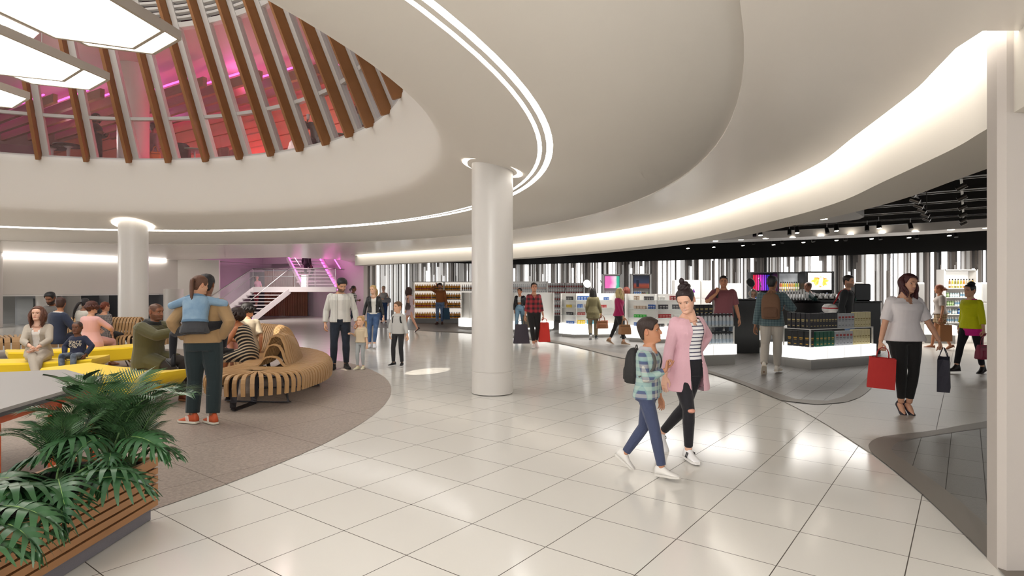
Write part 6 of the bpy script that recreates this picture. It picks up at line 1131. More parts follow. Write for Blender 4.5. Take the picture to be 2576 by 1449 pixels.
# ================================================================ shop fixtures and goods
M_lit = mat('lit white plinth', 'fffdf8', .4, emit=1.15); M_base = mat('grey plinth base', '8b8884', .4); M_shelfw = mat('white shelf', 'dedbd6', .4); M_gl = mat('shelf glass', 'dfe8e6', .05, alpha=.35); M_blk = mat('black laminate', '141314', .3); M_seam = mat('seam grey', 'b5b2ac', .5)
def off2(p, c): return (p[0] - c[0], p[1] - c[1])
def fixture(name, label, pts, z0, z1, depth, shelves=(), wall=None, wallm=None, shm=None, cat='display stand', inset=.08, base=.10, seams=True):
    """pts: front outline left to right; lit plinth z0..z1 with a recessed base, shelves above, optional upright back panel"""
    c = (sum(p[0] for p in pts) / len(pts), sum(p[1] for p in pts) / len(pts)); t = thing(name, label, cat, (c[0], c[1], .005)); P_ = [off2(p, c) for p in pts]
    e0, e1 = V(P_[0]), V(P_[-1]); n = V((-(e1 - e0).y, (e1 - e0).x)).normalized(); n = n if n.y > 0 else -n; back = [tuple(e1 + n * depth), tuple(e0 + n * depth)]
    poly = P_ + back; cc = sum((V(p) for p in poly), V((0, 0))) / len(poly); sh = lambda k: [tuple(cc + (V(p) - cc) * k) for p in poly]
    MB().prism(sh(1 - base), 0, z0).obj('base', M_base, t); MB().prism(poly, z0, z1).obj('plinth', M_lit, t)
    if seams:
        mb = MB()
        for a, b in zip(P_, P_[1:]):
            a, b = V(a), V(b); m = max(1, round((b - a).length / .55)); nn = V(((b - a).y, -(b - a).x)).normalized() * .002
            for k in range(1, m): q = a.lerp(b, k / m); d = (b - a).normalized() * .003; mb.loft([[(q.x - d.x, q.y - d.y, z), (q.x + d.x, q.y + d.y, z), (q.x + d.x + nn.x, q.y + d.y + nn.y, z), (q.x - d.x + nn.x, q.y - d.y + nn.y, z)] for z in (z0, z1)])
        if mb.v: mb.obj('seams', M_seam, t)
    for z in shelves: MB().prism(sh(1 - inset), z - .018, z).obj('shelf', shm or M_shelfw, t)
    if wall:
        mid = [V(p) + n * depth * .5 for p in P_]
        for a, b in zip(mid, mid[1:]): MB().loft([[(q.x, q.y, z) for q in (a, b, b + n * .04, a + n * .04)] for z in (z1, wall)]).obj('back_panel', wallm or M_shelfw, t)
        for q in [mid[0], mid[-1]] + mid[1:-1]: MB().box(q.x - .02, q.y - .22, z1, q.x + .02, q.y + .04, wall).obj('divider', wallm or M_shelfw, t)
    elif shelves:
        for q in [cc + (V(p) - cc) * (1 - inset) for p in P_]: MB().box(q.x - .012, q.y + .02, z1, q.x + .012, q.y + .045, max(shelves)).obj('post', M_shelfw, t)
    return t
def goods(name, mats, build):
    mb = MB(); build(mb); me = mb.mesh(name, mats, False); me.set_sharp_from_angle(angle=radians(40)); me.polygons.foreach_set('use_smooth', [True] * len(me.polygons)); return me
def bottle_mesh(name, r, h, neck, body, cap, label, shoulder=.62, nr=.34, lab=(.2, .5), n=10):
    def b(mb):
        mb.mat(0).lathe([(r * .95, 0), (r, .01), (r, h * shoulder), (r * .75, h * (shoulder + .08)), (r * nr, h * (shoulder + .16)), (r * nr, h * .90)], n)
        mb.mat(1).lathe([(r * nr * 1.25, h * .86), (r * nr * 1.25, h)], n); mb.mat(2).lathe([(r * 1.02, h * lab[0]), (r * 1.02, h * lab[1])], n, False)
    return goods(name, [mat('glass ' + body, body, .12, coat=.3), mat('cap ' + cap, cap, .35), mat('label ' + label, label, .55)], b)
def box_mesh(name, w, d, h, col, band=None, band2=None):
    def b(mb):
        mb.mat(0).bbox(-w / 2, -d / 2, 0, w / 2, d / 2, h, .003)
        if band: mb.mat(1).box(-w * .36, -d / 2 - .001, h * .52, w * .36, -d / 2 + .001, h * .60); mb.box(-w * .30, -d / 2 - .001, h * .44, w * .30, -d / 2 + .001, h * .47); mb.box(-w * .25, -d / 2 - .001, h * .15, w * .25, -d / 2 + .001, h * .20)
        if band2: mb.mat(2).lathe([(.0, h * .72), (w * .34, h * .72)], 12, False) if False else mb.mat(2).box(-w * .34, -d / 2 - .0015, h * .66, w * .34, -d / 2 + .0015, h * .80)
    return goods(name, [mat('carton ' + col, col, .45), mat('print ' + (band or col), band or col, .4), mat('seal ' + (band2 or col), band2 or col, .45)], b)
def row(me, name, cat, label, group, p, q, z, n, rz=0.0, jit=.0, skip=()):
    p, q = V((p[0], p[1], z)), V((q[0], q[1], z)); a = atan2(q.y - p.y, q.x - p.x)
    for k in range(n):
        if k in skip: continue
        o = bpy.data.objects.new(name, me); COL.objects.link(o); o.location = p.lerp(q, (k + .5) / n); o.rotation_euler = (0, 0, a + RND.uniform(-jit, jit)); tag(o, label, cat, group)
# ---- whisky wall left of the column
dS = 27.3; X = lambda px, d: (px - CX) / F * d
ws = thing('shelf_unit', 'long white shelf unit stacked with rows of amber whisky bottles', 'shelf unit', (X(1110, dS), dS, .005)); x0, x1 = X(1038, dS) - X(1110, dS), X(1195, dS) - X(1110, dS)
MB().box(x0, -.02, 0, x1, .45, .2).obj('base', mat('grey shelf base', '7d7a78', .4), ws)
for z in (.21, .70, 1.08, 1.48, 1.89): MB().box(x0, 0, z - .035, x1, .42, z).obj('shelf', M_shelfw, ws)
for x in (x0, x0 + (x1 - x0) * .5, x1): MB().box(x - .025, 0, .2, x + .025, .42, 1.89).obj('divider', M_shelfw, ws)
MB().box(x0, .40, .2, x1, .42, 1.89).obj('back_panel', mat('lit back', 'f4efe6', .5, emit=.55), ws)
ba = [bottle_mesh('whisky_bottle', .039, .29, .3, 'e39a22', 'd9a33a', 'b0402e', .68, .34, (.22, .42)), bottle_mesh('whisky_bottle', .039, .29, .3, 'd28a1e', '2a2a24', '4a3f26', .68, .34, (.24, .40)), bottle_mesh('spirit_bottle', .040, .28, .3, 'c9c6c4', '8c2d2d', '8f5f38')]
for z, w_ in ((.21, 'bottom'), (.70, 'third'), (1.08, 'second'), (1.48, 'top')):
    for a, b, n, k, nm in ((1043, 1085, 10, 0, 'red labelled'), (1085.5, 1158, 17, 1, 'dark labelled')): row(ba[k], 'whisky_bottle', 'bottle', 'amber %s whisky bottle on the %s shelf of the long back unit' % (nm, w_), 'amber whisky bottles', (X(a, dS), dS + .12), (X(b, dS), dS + .12), z + .001, n, jit=.3)
    row(ba[2], 'spirit_bottle', 'bottle', 'pale round spirit bottle on the %s shelf next to the big column' % w_, 'pale spirit bottles', (X(1160, dS), dS + .12), (X(1192, dS), dS + .12), z + .001, 6, jit=.3)
# ---- clear spirit shelves right of the column
dS2, dS3 = 25.0, 29.3
s2 = thing('shelf_unit', 'white shelf unit with clear bottles just right of the big column', 'shelf unit', (X(1335, dS2), dS2, .005)); a, b = X(1285, dS2) - X(1335, dS2), X(1377, dS2) - X(1335, dS2)
for z in (.2, .55, .9, 1.22, 1.50, 1.87): MB().box(a, 0, z - .03, b, .4, z).obj('shelf', M_shelfw, s2)
for x in (a, b): MB().box(x - .04, 0, 0, x + .04, .42, 1.87).obj('divider', M_shelfw, s2)
MB().box(a, .39, 0, b, .41, 1.87).obj('back_panel', mat('pale back', 'cfccc8', .4, emit=.25), s2)
bc = bottle_mesh('clear_bottle', .032, .26, .3, 'cdd2d4', '9a9a9c', 'c9b0a8'); br = bottle_mesh('red_capped_bottle', .033, .27, .3, 'c8c4c2', 'a3222a', 'b04a44')
for z, w_ in ((1.22, 'second'), (1.50, 'top')): row(bc, 'clear_bottle', 'bottle', 'clear bottle on the %s shelf right beside the big column' % w_, 'clear bottles by the column', (X(1290, dS2), dS2 + .14), (X(1376, dS2), dS2 + .14), z + .001, 17, jit=.3)
for z, w_ in ((.2, 'bottom'), (.55, 'fourth'), (.9, 'third')): row(bc, 'clear_bottle', 'bottle', 'clear bottle on the %s shelf at the right end of the unit by the column' % w_, 'clear bottles by the column', (X(1365, dS2), dS2 + .14), (X(1377, dS2), dS2 + .14), z + .001, 3, jit=.3)
s3 = thing('shelf_unit', 'far white shelf unit with rows of red capped bottles', 'shelf unit', (X(1422, dS3), dS3, .005)); a, b = X(1378, dS3) - X(1422, dS3), X(1468, dS3) - X(1422, dS3)
MB().box(a, -.05, 0, b, .45, .22).obj('base', mat('grey shelf base', '7d7a78', .4), s3); MB().box(a, .38, .2, b, .4, 1.85).obj('back_panel', mat('pale back', 'cfccc8', .4, emit=.25), s3)
for x in (a, (a + b) / 2, b): MB().box(x - .025, 0, 0, x + .025, .4, 1.86).obj('divider', M_shelfw, s3)
for z, w_ in ((.24, 'bottom'), (.62, 'fourth'), (.96, 'third'), (1.28, 'second'), (1.58, 'top')):
    MB().box(a, 0, z - .03, b, .4, z).obj('shelf', M_shelfw, s3); row(br, 'red_capped_bottle', 'bottle', 'red capped bottle on the %s shelf of the far white unit' % w_, 'red capped bottles', (X(1379, dS3), dS3 + .14), (X(1467, dS3), dS3 + .14), z + .001, 20, jit=.3)
# ---- low lit displays
fixture('display_stand', 'lit white plinth stand with a white panel at the left edge of the big column', [(X(1152, 23.2), 23.4), (X(1172, 22.8), 22.9), (X(1215, 22.9), 23.1)], .10, .42, .8, (), 1.42)
fixture('display_stand', 'lit white plinth stand behind the woman in the red checked shirt', [(X(1270, 21.8), 21.9), (X(1292, 21.6), 21.6), (X(1391, 21.6), 21.7)], .10, .38, .9, (), 1.43)
shl3 = (.72, .96, 1.21)
D3 = [(1.55, 19.75), (1.99, 19.15), (3.30, 19.35)]; fixture('display_stand', 'white cosmetics gondola on a lit plinth behind the woman in the olive coat', D3, .10, .43, .95, shl3, 1.42, shm=M_gl)
D4 = [(3.42, 17.9), (4.20, 17.3), (5.35, 17.6)]; fixture('display_stand', 'white cosmetics gondola on a lit plinth behind the boy in plaid', D4, .11, .46, .95, (.72, .98, 1.24), 1.42, shm=M_gl)
COSM = {}
def carton(col, w, h): return COSM.setdefault((col, w, h), box_mesh('cosmetic_box', w, w * .8, h, col, 'd8d4cc' if col not in ('f0ece6', 'e9e4dc') else '6a6a6a'))
def shelfgoods(D, zs, tag_, seed):
    rr = random.Random(seed); pal = ['2c2b2d', '444347', 'b03a3a', '3a5f9c', 'd2b23a', 'f0ece6', 'e9e4dc', 'b6a08c', '8a3a3a', '4aa3c4', '5f5f63', 'd7b9c0']
    nm = ['bottom', 'lower', 'upper', 'top']
    cn = {'2c2b2d': 'black', '444347': 'charcoal', 'b03a3a': 'red', '3a5f9c': 'blue', 'd2b23a': 'yellow', 'f0ece6': 'white', 'e9e4dc': 'cream', 'b6a08c': 'beige', '8a3a3a': 'dark red', '4aa3c4': 'light blue', '5f5f63': 'grey', 'd7b9c0': 'pale pink', '2fae3a': 'bright green'}
    for si, (a, b) in enumerate(zip(D, D[1:])):
        a, b = V(a), V(b); L_ = (b - a).length; nn = V((-(b - a).y, (b - a).x)).normalized(); nn = nn if nn.y > 0 else -nn
        for zi, z in enumerate(zs):
            s = .16
            while s < L_ - .25:
                col = rr.choice(pal) if not (tag_ == 'behind the boy' and zi == 1 and si == 0 and s < .3) else '2fae3a'; w = rr.choice([.07, .08, .09]); h = rr.choice([.09, .11, .13]); n = rr.choice([2, 3, 3, 4]); p = a.lerp(b, s / L_) + nn * .20; q = a.lerp(b, min(1, (s + n * w * 1.08) / L_)) + nn * .20
                if s + n * w * 1.08 > L_ - .08: break
                row(carton(col, w, h), 'cosmetic_box', 'box', '%s cosmetic box, %s level, %s face of the gondola %s' % (cn[col], nm[zi], 'left' if si == 0 else 'right', tag_), 'cosmetic boxes ' + tag_, p, q, z + .002, n, jit=.05); s += n * w * 1.08 + rr.uniform(.05, .2)
shelfgoods(D3, (.43, .72, .96, 1.21), 'behind the olive coat', 4); shelfgoods(D4, (.46, .72, .98, 1.24), 'behind the boy', 8)
# vodka stand
D5 = [(3.62, 12.2), (4.70, 12.5)]; v5 = fixture('display_stand', 'lit stand with black slabs and two rows of clear vodka bottles', D5, .21, .42, .55, (.80,), None, shm=M_gl, base=.06)
for z0, z1 in ((1.02, 1.05), (.64, .68)):
    c_ = V((4.16, 12.35)); MB().at((4.16 - c_.x, .10, 0), atan2(.3, 1.08)).bbox(-.50, -.02, z0, .50, .38, z1, .01).obj('slab', M_blk, v5)
MB().at((0, .36, 0), atan2(.3, 1.08)).box(-.52, 0, .42, .52, .03, 1.03).obj('back_panel', mat('smoked panel', '3a3a3c', .2, alpha=.6), v5)
bv = bottle_mesh('vodka_bottle', .037, .27, .3, 'bcc0c2', 'a3a7ad', 'a9b6c2', .68, .36, (.12, .42))
for z, w_ in ((.422, 'lower'), (.802, 'upper')): row(bv, 'vodka_bottle', 'bottle', 'clear vodka bottle with a silver cap on the %s row behind the woman in pink' % w_, 'clear vodka bottles', (3.72, 12.34), (4.66, 12.60), z, 11, jit=.2)
gb_ = box_mesh('gift_box', .10, .10, .20, '1d1c20', 'b8a66a'); row(gb_, 'gift_box', 'box', 'small black gift box on top of the vodka stand', 'black boxes on the vodka stand', (3.78, 12.45), (4.2, 12.58), 1.052, 4)
# liqueur stand
D6 = [(5.85, 16.0), (6.75, 16.05)]; fixture('display_stand', 'lit stand with two rows of dark and golden liqueur bottles behind the man in maroon', D6, .20, .44, .55, (.86,), None, base=.08)
bd = bottle_mesh('liqueur_bottle', .040, .37, .3, '1d1512', '1a1a1a', 'b5432e', .55, .34, (.2, .42)); bg_ = bottle_mesh('golden_bottle', .040, .37, .3, 'd8c27a', '3a86c8', 'e3d2c0', .6, .34, (.2, .45))
for z, w_ in ((.442, 'lower'), (.862, 'upper')):
    row(bd, 'liqueur_bottle', 'bottle', 'dark liqueur bottle with a red label on the %s row of the liqueur stand' % w_, 'dark liqueur bottles', (5.90, 16.16), (6.36, 16.18), z, 5, jit=.2); row(bg_, 'golden_bottle', 'bottle', 'golden bottle with a blue cap on the %s row of the liqueur stand' % w_, 'golden liqueur bottles', (6.38, 16.18), (6.72, 16.2), z, 4, jit=.2)
# gift box stand
D7 = [(5.50, 12.15), (5.82, 11.65), (7.60, 12.47)]; g7 = fixture('display_stand', 'big lit corner stand of boxed spirits in front of the black counter', D7, .195, .43, .75, (.79,), None, inset=.05, base=.07)
bx = dict(black=box_mesh('gift_box', .088, .088, .31, '1e1c24', 'b9a46a', None), darkslant=box_mesh('gift_box', .095, .095, .31, '171719', 'c79a3a', None), green=box_mesh('gift_box', .092, .092, .30, '1d5a44', 'c7a24a', None), silver=box_mesh('gift_box', .098, .098, .29, 'b4b6ba', '6f7278', 'a8322e'), cream=box_mesh('gift_box', .082, .082, .31, 'd9cc9c', '9a854a', None))
A_, B2, C2 = V(D7[1]), V(D7[0]), V(D7[2]); n1 = (V((-(C2 - A_).y, (C2 - A_).x))).normalized(); n2 = V((.84, .54))
def g7row(kind, f0, f1, z, n, lb, left=False):
    if left: p, q = B2.lerp(A_, f0) + n2 * .14, B2.lerp(A_, f1) + n2 * .14
    else: p, q = A_.lerp(C2, f0) + n1 * .12, A_.lerp(C2, f1) + n1 * .12
    row(bx[kind], 'gift_box', 'box', lb, kind + ' gift boxes on the corner stand', p, q, z, n)
g7row('black', .05, .88, .792, 5, 'black gift box on the upper left face of the corner stand', True); g7row('darkslant', .05, .88, .432, 4, 'black gift box with gold print on the lower left face of the corner stand', True)
g7row('black', .04, .44, .792, 9, 'black gift box on the upper front row of the corner stand'); g7row('silver', .45, .70, .792, 5, 'silver gift box with a red seal on the upper row of the corner stand'); g7row('cream', .71, .97, .792, 6, 'cream gift box on the upper row of the corner stand')
g7row('darkslant', .03, .11, .432, 1, 'black gift box at the very front corner of the lower row'); g7row('green', .12, .40, .432, 5, 'green gift box on the lower row of the corner stand'); g7row('silver', .41, .68, .432, 5, 'silver gift box with a red seal on the lower row of the corner stand'); g7row('cream', .69, .96, .432, 6, 'cream gift box on the lower row of the corner stand')
# ---- black counters
def counter(label, x0, x1, y, z, d=.7, rz=0.0):
    t = thing('counter', label, 'counter', ((x0 + x1) / 2, y, .005), rz); w = (x1 - x0) / 2; MB().bbox(-w, 0, 0, w, d, z - .04, .01).obj('body', M_blk, t); MB().bbox(-w - .02, -.02, z - .04, w + .02, d, z, .01).obj('worktop', mat('black gloss', '0f0e10', .12), t); return t
cn = counter('long black beauty counter behind the boxed spirits', 6.5, 8.95, 14.5, 1.28); counter('black counter under the round make-up mirrors', 5.42, 6.05, 14.6, 1.33, .45)
for k, x in enumerate((6.62, 7.45)):
    t = thing('tester_tray', ['sloped black tester tray with rows of white tubes, left on the counter', 'sloped black tester tray with small white jars, right on the counter'][k], 'tray', (x + .35, 14.6, 1.285)); MB().loft([[(-.36, 0, 0), (.36, 0, 0), (.36, .35, 0), (-.36, .35, 0)], [(-.36, 0, .02), (.36, 0, .02), (.36, .35, .16), (-.36, .35, .16)]]).obj('tray', M_blk, t)
    for s_ in (-1, 1): MB().loft([[(s_ * .36 - .006, -.03, 0), (s_ * .36 + .006, -.03, 0), (s_ * .36 + .006, .36, .0), (s_ * .36 - .006, .36, 0)], [(s_ * .36 - .006, -.03, .05), (s_ * .36 + .006, -.03, .05), (s_ * .36 + .006, .36, .24), (s_ * .36 - .006, .36, .24)]]).obj('glass_side', mat('dark teal glass', '1f4a48', .1, alpha=.6), t)
tube = goods('tube', [mat('tube white', 'e2e0de', .4), M_blk], lambda mb: (mb.mat(0).loft([[(.024 * cos(a), .024 * sin(a) * k, z) for a in [2 * pi * i / 10 for i in range(10)]] for z, k in ((.03, 1), (.16, .25))]), mb.mat(0).lathe([(.018, 0), (.018, .03)], 10)))
for j in range(2): row(tube, 'cosmetic_tube', 'tube', 'white cosmetic tube in the %s row of the left tester tray' % ('front', 'back')[j], 'white tubes in the tester tray', (6.64, 14.68 + .15 * j), (7.28, 14.68 + .15 * j), 1.345 + .065 * j, 9)
jar = goods('jar', [mat('jar white', 'd9d6d2', .35), mat('jar lid', 'f0eeea', .3)], lambda mb: (mb.mat(0).lathe([(.05, 0), (.05, .035)], 14), mb.mat(1).lathe([(.052, .035), (.052, .055)], 14)))
for j in range(2): row(jar, 'cosmetic_jar', 'jar', 'white cosmetic jar in the %s row of the right tester tray' % ('front', 'back')[j], 'white jars in the tester tray', (7.5, 14.68 + .15 * j), (8.05, 14.68 + .15 * j), 1.34 + .065 * j, 4)
t = thing('monitor', 'black boxy till screen standing on the black counter', 'monitor', (8.72, 14.85, 1.285)); MB().bbox(-.2, 0, 0, .2, .3, .42, .02).obj('casing', mat('black casing', '161618', .35), t); MB().box(.2, .02, .03, .205, .28, .40).obj('screen', mat('grey screen', '6a6f72', .15), t)
t = thing('glass_tray', 'teal glass tray of small bottles beside the till screen', 'tray', (8.32, 14.75, 1.285)); MB().loft([[(-.13, -.05, 0), (.15, -.05, 0), (.15, .2, 0), (-.13, .2, 0)], [(-.13, -.05, .05), (.15, -.05, .05), (.12, .2, .20), (-.10, .2, .20)]]).obj('tray_body', mat('teal glass', '2f6a58', .1, alpha=.55), t)
def mirror(label, px, py, d, z, r=.15, yaw=.3):
    p = P(px, py, d); t = thing('vanity_mirror', label, 'mirror', (p.x, p.y, z)); h = p.z - z; MB().lathe([(.09, 0), (.09, .015), (.012, .03), (.012, h - r * .6)], 16).obj('stand', M_steel, t, True); mb = MB(); mb.M = Matrix.Translation((0, 0, h)) @ Matrix.Rotation(yaw, 4, 'Z') @ Matrix.Rotation(pi / 2 - .25, 4, 'X'); mb.lathe([(r * .9, -.012), (r, -.012), (r, .012), (r * .9, .012), (r * .9, -.012)], 32, False).obj('rim', M_steel, t, True); m2 = MB(); m2.M = mb.M; m2.lathe([(.001, .004), (r * .9, .004)], 32, False); m2.obj('glass', mat('mirror glass', 'c9ccce', .16, metal=1.0), t)
mirror('round chrome make-up mirror facing the hall on the black counter', 1888, 711, 14.75, 1.335, .12, .25); mirror('second round chrome mirror turned sideways on the black counter', 1912, 711, 14.8, 1.335, .12, 1.2); mirror('round chrome mirror on a white stand above the cosmetics gondola', 1477, 714, 20.5, 0.005, .15, .3); mirror('chrome mirror seen edge-on beside the screen unit', 1513, 714, 21.5, .005, .14, 1.4)
# ---- back wall units
def unit(label, pa, pb, py, d, m, rows, head, seed, n=9, ztop=None):
    a, b = X(pa, d), X(pb, d); w = (b - a) / 2; zt = H + (CY - py) / F * d; t = thing('display_unit', label, 'display unit', ((a + b) / 2, d, .005)); zz = zt - .62
    MB().box(-w, .32, 0, w, .36, zt).obj('back_panel', m, t)
    for s_ in (-1, 1): MB().box(s_ * w - .03, 0, 0, s_ * w + .03, .33, zt).obj('side_panel', m, t)
    MB().box(-w, 0, zt - .035, w, .33, zt).obj('top_panel', m, t); MB().box(-w, .0, 0, w, .33, .3).obj('base', m, t)
    rr = random.Random(seed); nm = ['top', 'second', 'third', 'fourth', 'bottom']; used = 0
    for j in range(rows):
        z = zz - .26 * (j + 1) + .02; MB().box(-w + .03, .0, z - .02, w - .03, .32, z).obj('shelf', M_shelfw if m is not M_blk else mat('lit shelf', 'cfd2d4', .4, emit=.4), t)
        s = -w + .09
        while s < w - .10:
            k = rr.choice(list(CB)); c = rr.choice([2, 3, 4]); wd = .075
            row(CB[k], 'cosmetic_bottle', 'bottle', '%s cosmetic bottle on the %s product shelf of the %s' % (k, nm[j], head), 'cosmetic bottles in the ' + head, ((a + b) / 2 + s, d + .16), ((a + b) / 2 + min(w - .05, s + c * wd), d + .16), z + .006, max(1, int((min(w - .05, s + c * wd) - s) / wd)), jit=.2); s += c * wd + .02
    return t, w, zt
CB = {'white': bottle_mesh('cosmetic_bottle', .03, .17, .3, 'd9dcdc', 'e6e6e6', '7aa0b8', .75, .5, (.25, .6), 8), 'blue': bottle_mesh('cosmetic_bottle', .03, .19, .3, '2f5fb0', 'e3e3e3', '9fc4e0', .78, .5, (.3, .6), 8), 'green': bottle_mesh('cosmetic_bottle', .03, .16, .3, '86a86a', 'dcdcd2', 'c9d6b0', .75, .5, (.3, .6), 8), 'pale': bottle_mesh('cosmetic_bottle', .032, .15, .3, 'b9cfd2', 'b0b4b6', 'e6e6e6', .72, .6, (.2, .6), 8), 'dark': bottle_mesh('cosmetic_bottle', .03, .18, .3, '3a3a46', 'c0b090', 'b0703a', .75, .5, (.3, .6), 8)}
M_uw = mat('grey white unit', 'c3c2c0', .4)
def poster(t, w, z0, z1, m, y=-.012): return MB().box(-w, y, z0, w, y + .02, z1).obj('poster', m, t)
def grad_mat(name, stops, kind='noise', scale=3.0, emit=.6):
    m = mat(name, 'ffffff', .4); t = NT(m); b = bsdf(m); tc = t.add('ShaderNodeTexCoord'); no = t.add('ShaderNodeTexNoise', ins={'Vector': tc.outputs['Object'], 'Scale': scale, 'Detail': 3.0, 'Distortion': .8}); r = t.add('ShaderNodeValToRGB', ins={0: no.outputs['Fac']}); e = r.color_ramp
    if kind == 'x': sx = t.add('ShaderNodeSeparateXYZ', ins={0: tc.outputs['Object']}); t.l.new(t.math('ADD', t.math('MULTIPLY', sx.outputs[0], scale), t.math('MULTIPLY', no.outputs['Fac'], .5)), r.inputs[0])
    if kind == 'z': sx = t.add('ShaderNodeSeparateXYZ', ins={0: tc.outputs['Object']}); t.l.new(t.math('ADD', t.math('MULTIPLY', t.math('SUBTRACT', sx.outputs[2], 1.55), scale), t.math('MULTIPLY', no.outputs['Fac'], .2)), r.inputs[0])
    e.elements[0].position, e.elements[0].color = stops[0][0], lin(stops[0][1]); e.elements[1].position, e.elements[1].color = stops[-1][0], lin(stops[-1][1])
    for p, c in stops[1:-1]: x = e.elements.new(p); x.color = lin(c)
    t.l.new(r.outputs[0], b.inputs['Base Color']); t.l.new(r.outputs[0], b.inputs['Emission Color']); b.inputs['Emission Strength'].default_value = emit; return m
t, w, zt = unit('grey display unit with a pink and green lit picture on top', 1518, 1562, 690, 23.5, M_uw, 3, 'pink picture unit', 2); poster(t, w - .06, zt - .55, zt - .08, grad_mat('pink green picture', [(.1, 'e86ab8'), (.42, 'f2d8ea'), (.5, '3fc2a0'), (.8, '0f7a60')], 'x', 1.4))
t, w, zt = unit('grey display unit with a dark blue dusk picture on top', 1590, 1637, 689, 23.0, M_uw, 3, 'dusk picture unit', 3); poster(t, w - .06, zt - .56, zt - .07, grad_mat('dusk picture', [(.0, '3a1a16'), (.35, '8a3a24'), (.5, '1f2c48'), (.9, '0e1526')], 'z', 1.6, .5)); MB().bbox(-.2, -.03, zt - .5, -.1, -.01, zt - .25, .01).obj('bottle_print', mat('dark blue print', '16203a', .3), t)
t, w, zt = unit('black display unit with a red to purple fan of light rods', 1892, 1950, 685, 19.6, M_blk, 3, 'coloured rod unit', 4)
for k in range(11): x = -w + .09 + k * (2 * w - .18) / 10; cc_ = [('d8202a'), ('e0203a'), ('d82048'), ('d82868'), ('d03090'), ('c83ab0'), ('b03ac0'), ('9a3ac8'), ('7a3ac8'), ('4a38b8'), ('3a3ab0')][k]; MB().box(x - .014, .26, zt - .60, x + .014, .28, zt - .08).obj('light_rod', mat('rod ' + cc_, cc_, .4, emit=1.0), t)
t, w, zt = unit('black display unit with a row of coloured perfume bottles', 1958, 2020, 685, 19.2, M_blk, 3, 'black perfume unit', 5); MB().box(-w + .03, .0, zt - .62, w - .03, .32, zt - .60).obj('shelf', M_shelfw, t); MB().box(-w + .03, .3, zt - .6, w - .03, .315, zt - .04).obj('lit_panel', grad_mat('grey glow', [(.3, '6a6d72'), (.7, 'd6d8da')], 'noise', 1.0, .5), t)
pc = ['b5463a', 'c86a3a', 'd0b03a', 'c9c04a', 'd8a83a', 'c9863a', 'd09a5a', 'c9a03a', '8fb04a', 'b8b06a']
def perfume(col): return COSM.setdefault(('pf', col), bottle_mesh('perfume_bottle', .028, .28, .3, col, '151515', 'e3ddd0', .70, .5, (.2, .42), 10))
for k, c in enumerate(pc): row(perfume(c), 'perfume_bottle', 'bottle', 'coloured perfume bottle with a black cap in the lit top of the black perfume unit', 'perfume bottles in the black unit', (X(1962 + k * 5.6, 19.2), 19.36), (X(1967 + k * 5.6, 19.2), 19.36), 1.527 + (zt - 2.112) + .0, 1)
t, w, zt = unit('black display unit with an orange splash picture behind the staff member', 2028, 2096, 683, 18.8, M_blk, 4, 'orange picture unit', 6); poster(t, w - .06, zt - .58, zt - .05, mat('white picture', 'efe9e2', .4, emit=.5)); mb = MB(); rr = random.Random(5)
mb.poly([(.30 * cos(a) * rr.uniform(.55, 1.05), -.0135, zt - .32 + .19 * sin(a) * rr.uniform(.5, 1.05)) for a in [2 * pi * i / 40 for i in range(40)]]); mb.obj('splash', grad_mat('orange splash', [(.3, 'e8912a'), (.5, 'f0a63a'), (.75, 'f7d9a0')], 'noise', 6, .5), t, fix=False); mb = MB(); mb.M = Matrix.Translation((.02, -.03, zt - .33)) @ Matrix.Rotation(.2, 4, 'Y'); mb.bbox(-.06, 0, -.13, .06, .012, .13, .008).obj('perfume_print', mat('perfume print', 'e9e2d6', .4, emit=.3), t)
t, w, zt = unit('white display unit with perfume bottles on top near the right pillar', 2377, 2458, 678, 18.4, M_shelfw, 5, 'white pillar unit', 7)
MB().box(-w + .05, .29, zt - .6, w - .05, .31, zt - .05).obj('lit_panel', mat('white lit panel', 'e9e7e3', .4, emit=.5), t); MB().box(-w + .03, .0, zt - .60, w - .03, .32, zt - .575).obj('shelf', M_shelfw, t)
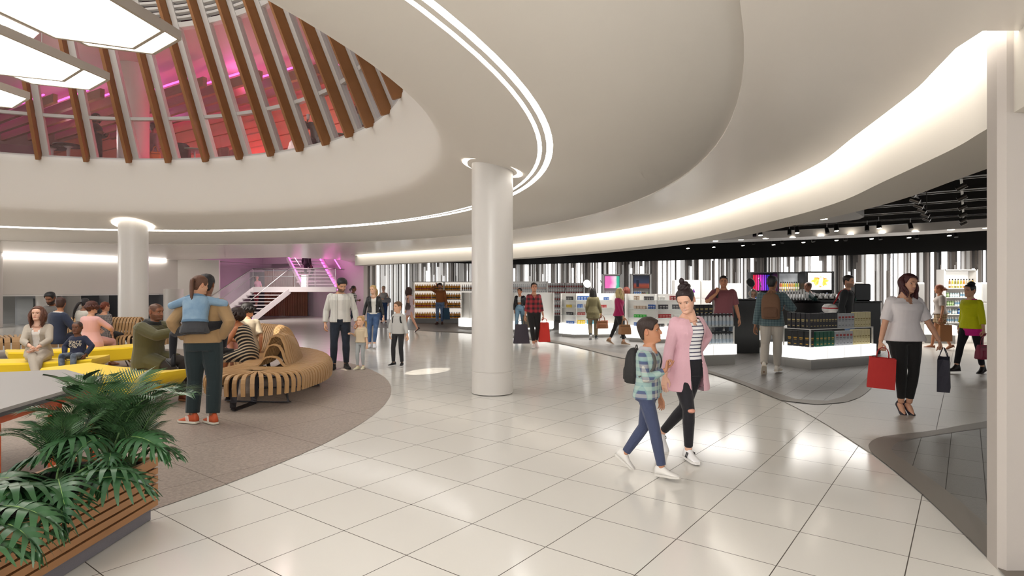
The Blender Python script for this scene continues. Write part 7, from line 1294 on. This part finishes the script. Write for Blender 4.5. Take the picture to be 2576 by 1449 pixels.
for k, c in enumerate(['a87a3a', 'c9c04a', '8f8a3a', 'a8a03a', 'b8b04a', 'c98a3a', 'b0a890', '9a8a4a', 'b8902a', 'a8a83a'][:9]): row(perfume(c), 'perfume_bottle', 'bottle', 'amber or green perfume bottle on the top ledge of the white unit by the pillar', 'perfume bottles on the white unit', (X(2387 + k * 7.2, 18.5), 18.52), (X(2393 + k * 7.2, 18.5), 18.52), zt - .565, 1)
fixture('display_stand', 'low lit white plinth behind the red haired woman in shorts', [(X(2330, 17.2), 17.3), (X(2408, 17.0), 17.0)], .25, .52, .5, (), None)
for lb, pa, pb, py, d, z0 in (('tall white cabinet with a small purple mark behind the woman in pink', 1698, 1762, 705, 19.5, 0), ('narrow ribbed white cabinet right of the purple marked one', 1763, 1790, 706, 19.6, 0), ('translucent white cabinet behind the man in maroon', 1832, 1866, 713, 19.0, 0), ('white cabinet behind the man in the bomber jacket', 2150, 2171, 711, 17.0, 0), ('white cabinet behind the woman in the white blouse', 2306, 2326, 711, 17.0, 0), ('white cabinet at the far right edge by the pillar', 2470, 2500, 711, 17.0, 0)):
    a, b = X(pa, d), X(pb, d); zt = H + (CY - py) / F * d; t = thing('white_cabinet', lb, 'cabinet', ((a + b) / 2, d, .005)); w = (b - a) / 2; MB().bbox(-w, 0, 0, w, .4, zt, .01).obj('carcass', M_shelfw, t)
    for k in range(3): MB().bbox(-w + .02, -.015, .05 + k * zt * .33, w - .02, 0.004, .03 + (k + 1) * zt * .32, .005).obj('door', mat('cabinet door', 'd2d0cc', .35), t)
    if 'purple' in lb and 'tall' in lb: MB().at((w * .45, -.018, zt - .35)).loft([[(-.04, 0, -.05), (.05, 0, -.05), (.02, 0, .03), (.0, 0, .07), (-.02, 0, .02)], [(-.04, -.004, -.05), (.05, -.004, -.05), (.02, -.004, .03), (.0, -.004, .07), (-.02, -.004, .02)]]).obj('purple_mark', mat('purple', '6a2a8a', .5), t)
for k in range(9): p = V((2.5 + k * 1.9, 18.6 - .35 * k, 3.1)); area('shop_downlight', p, 1.9, 80, (1, .97, .93))
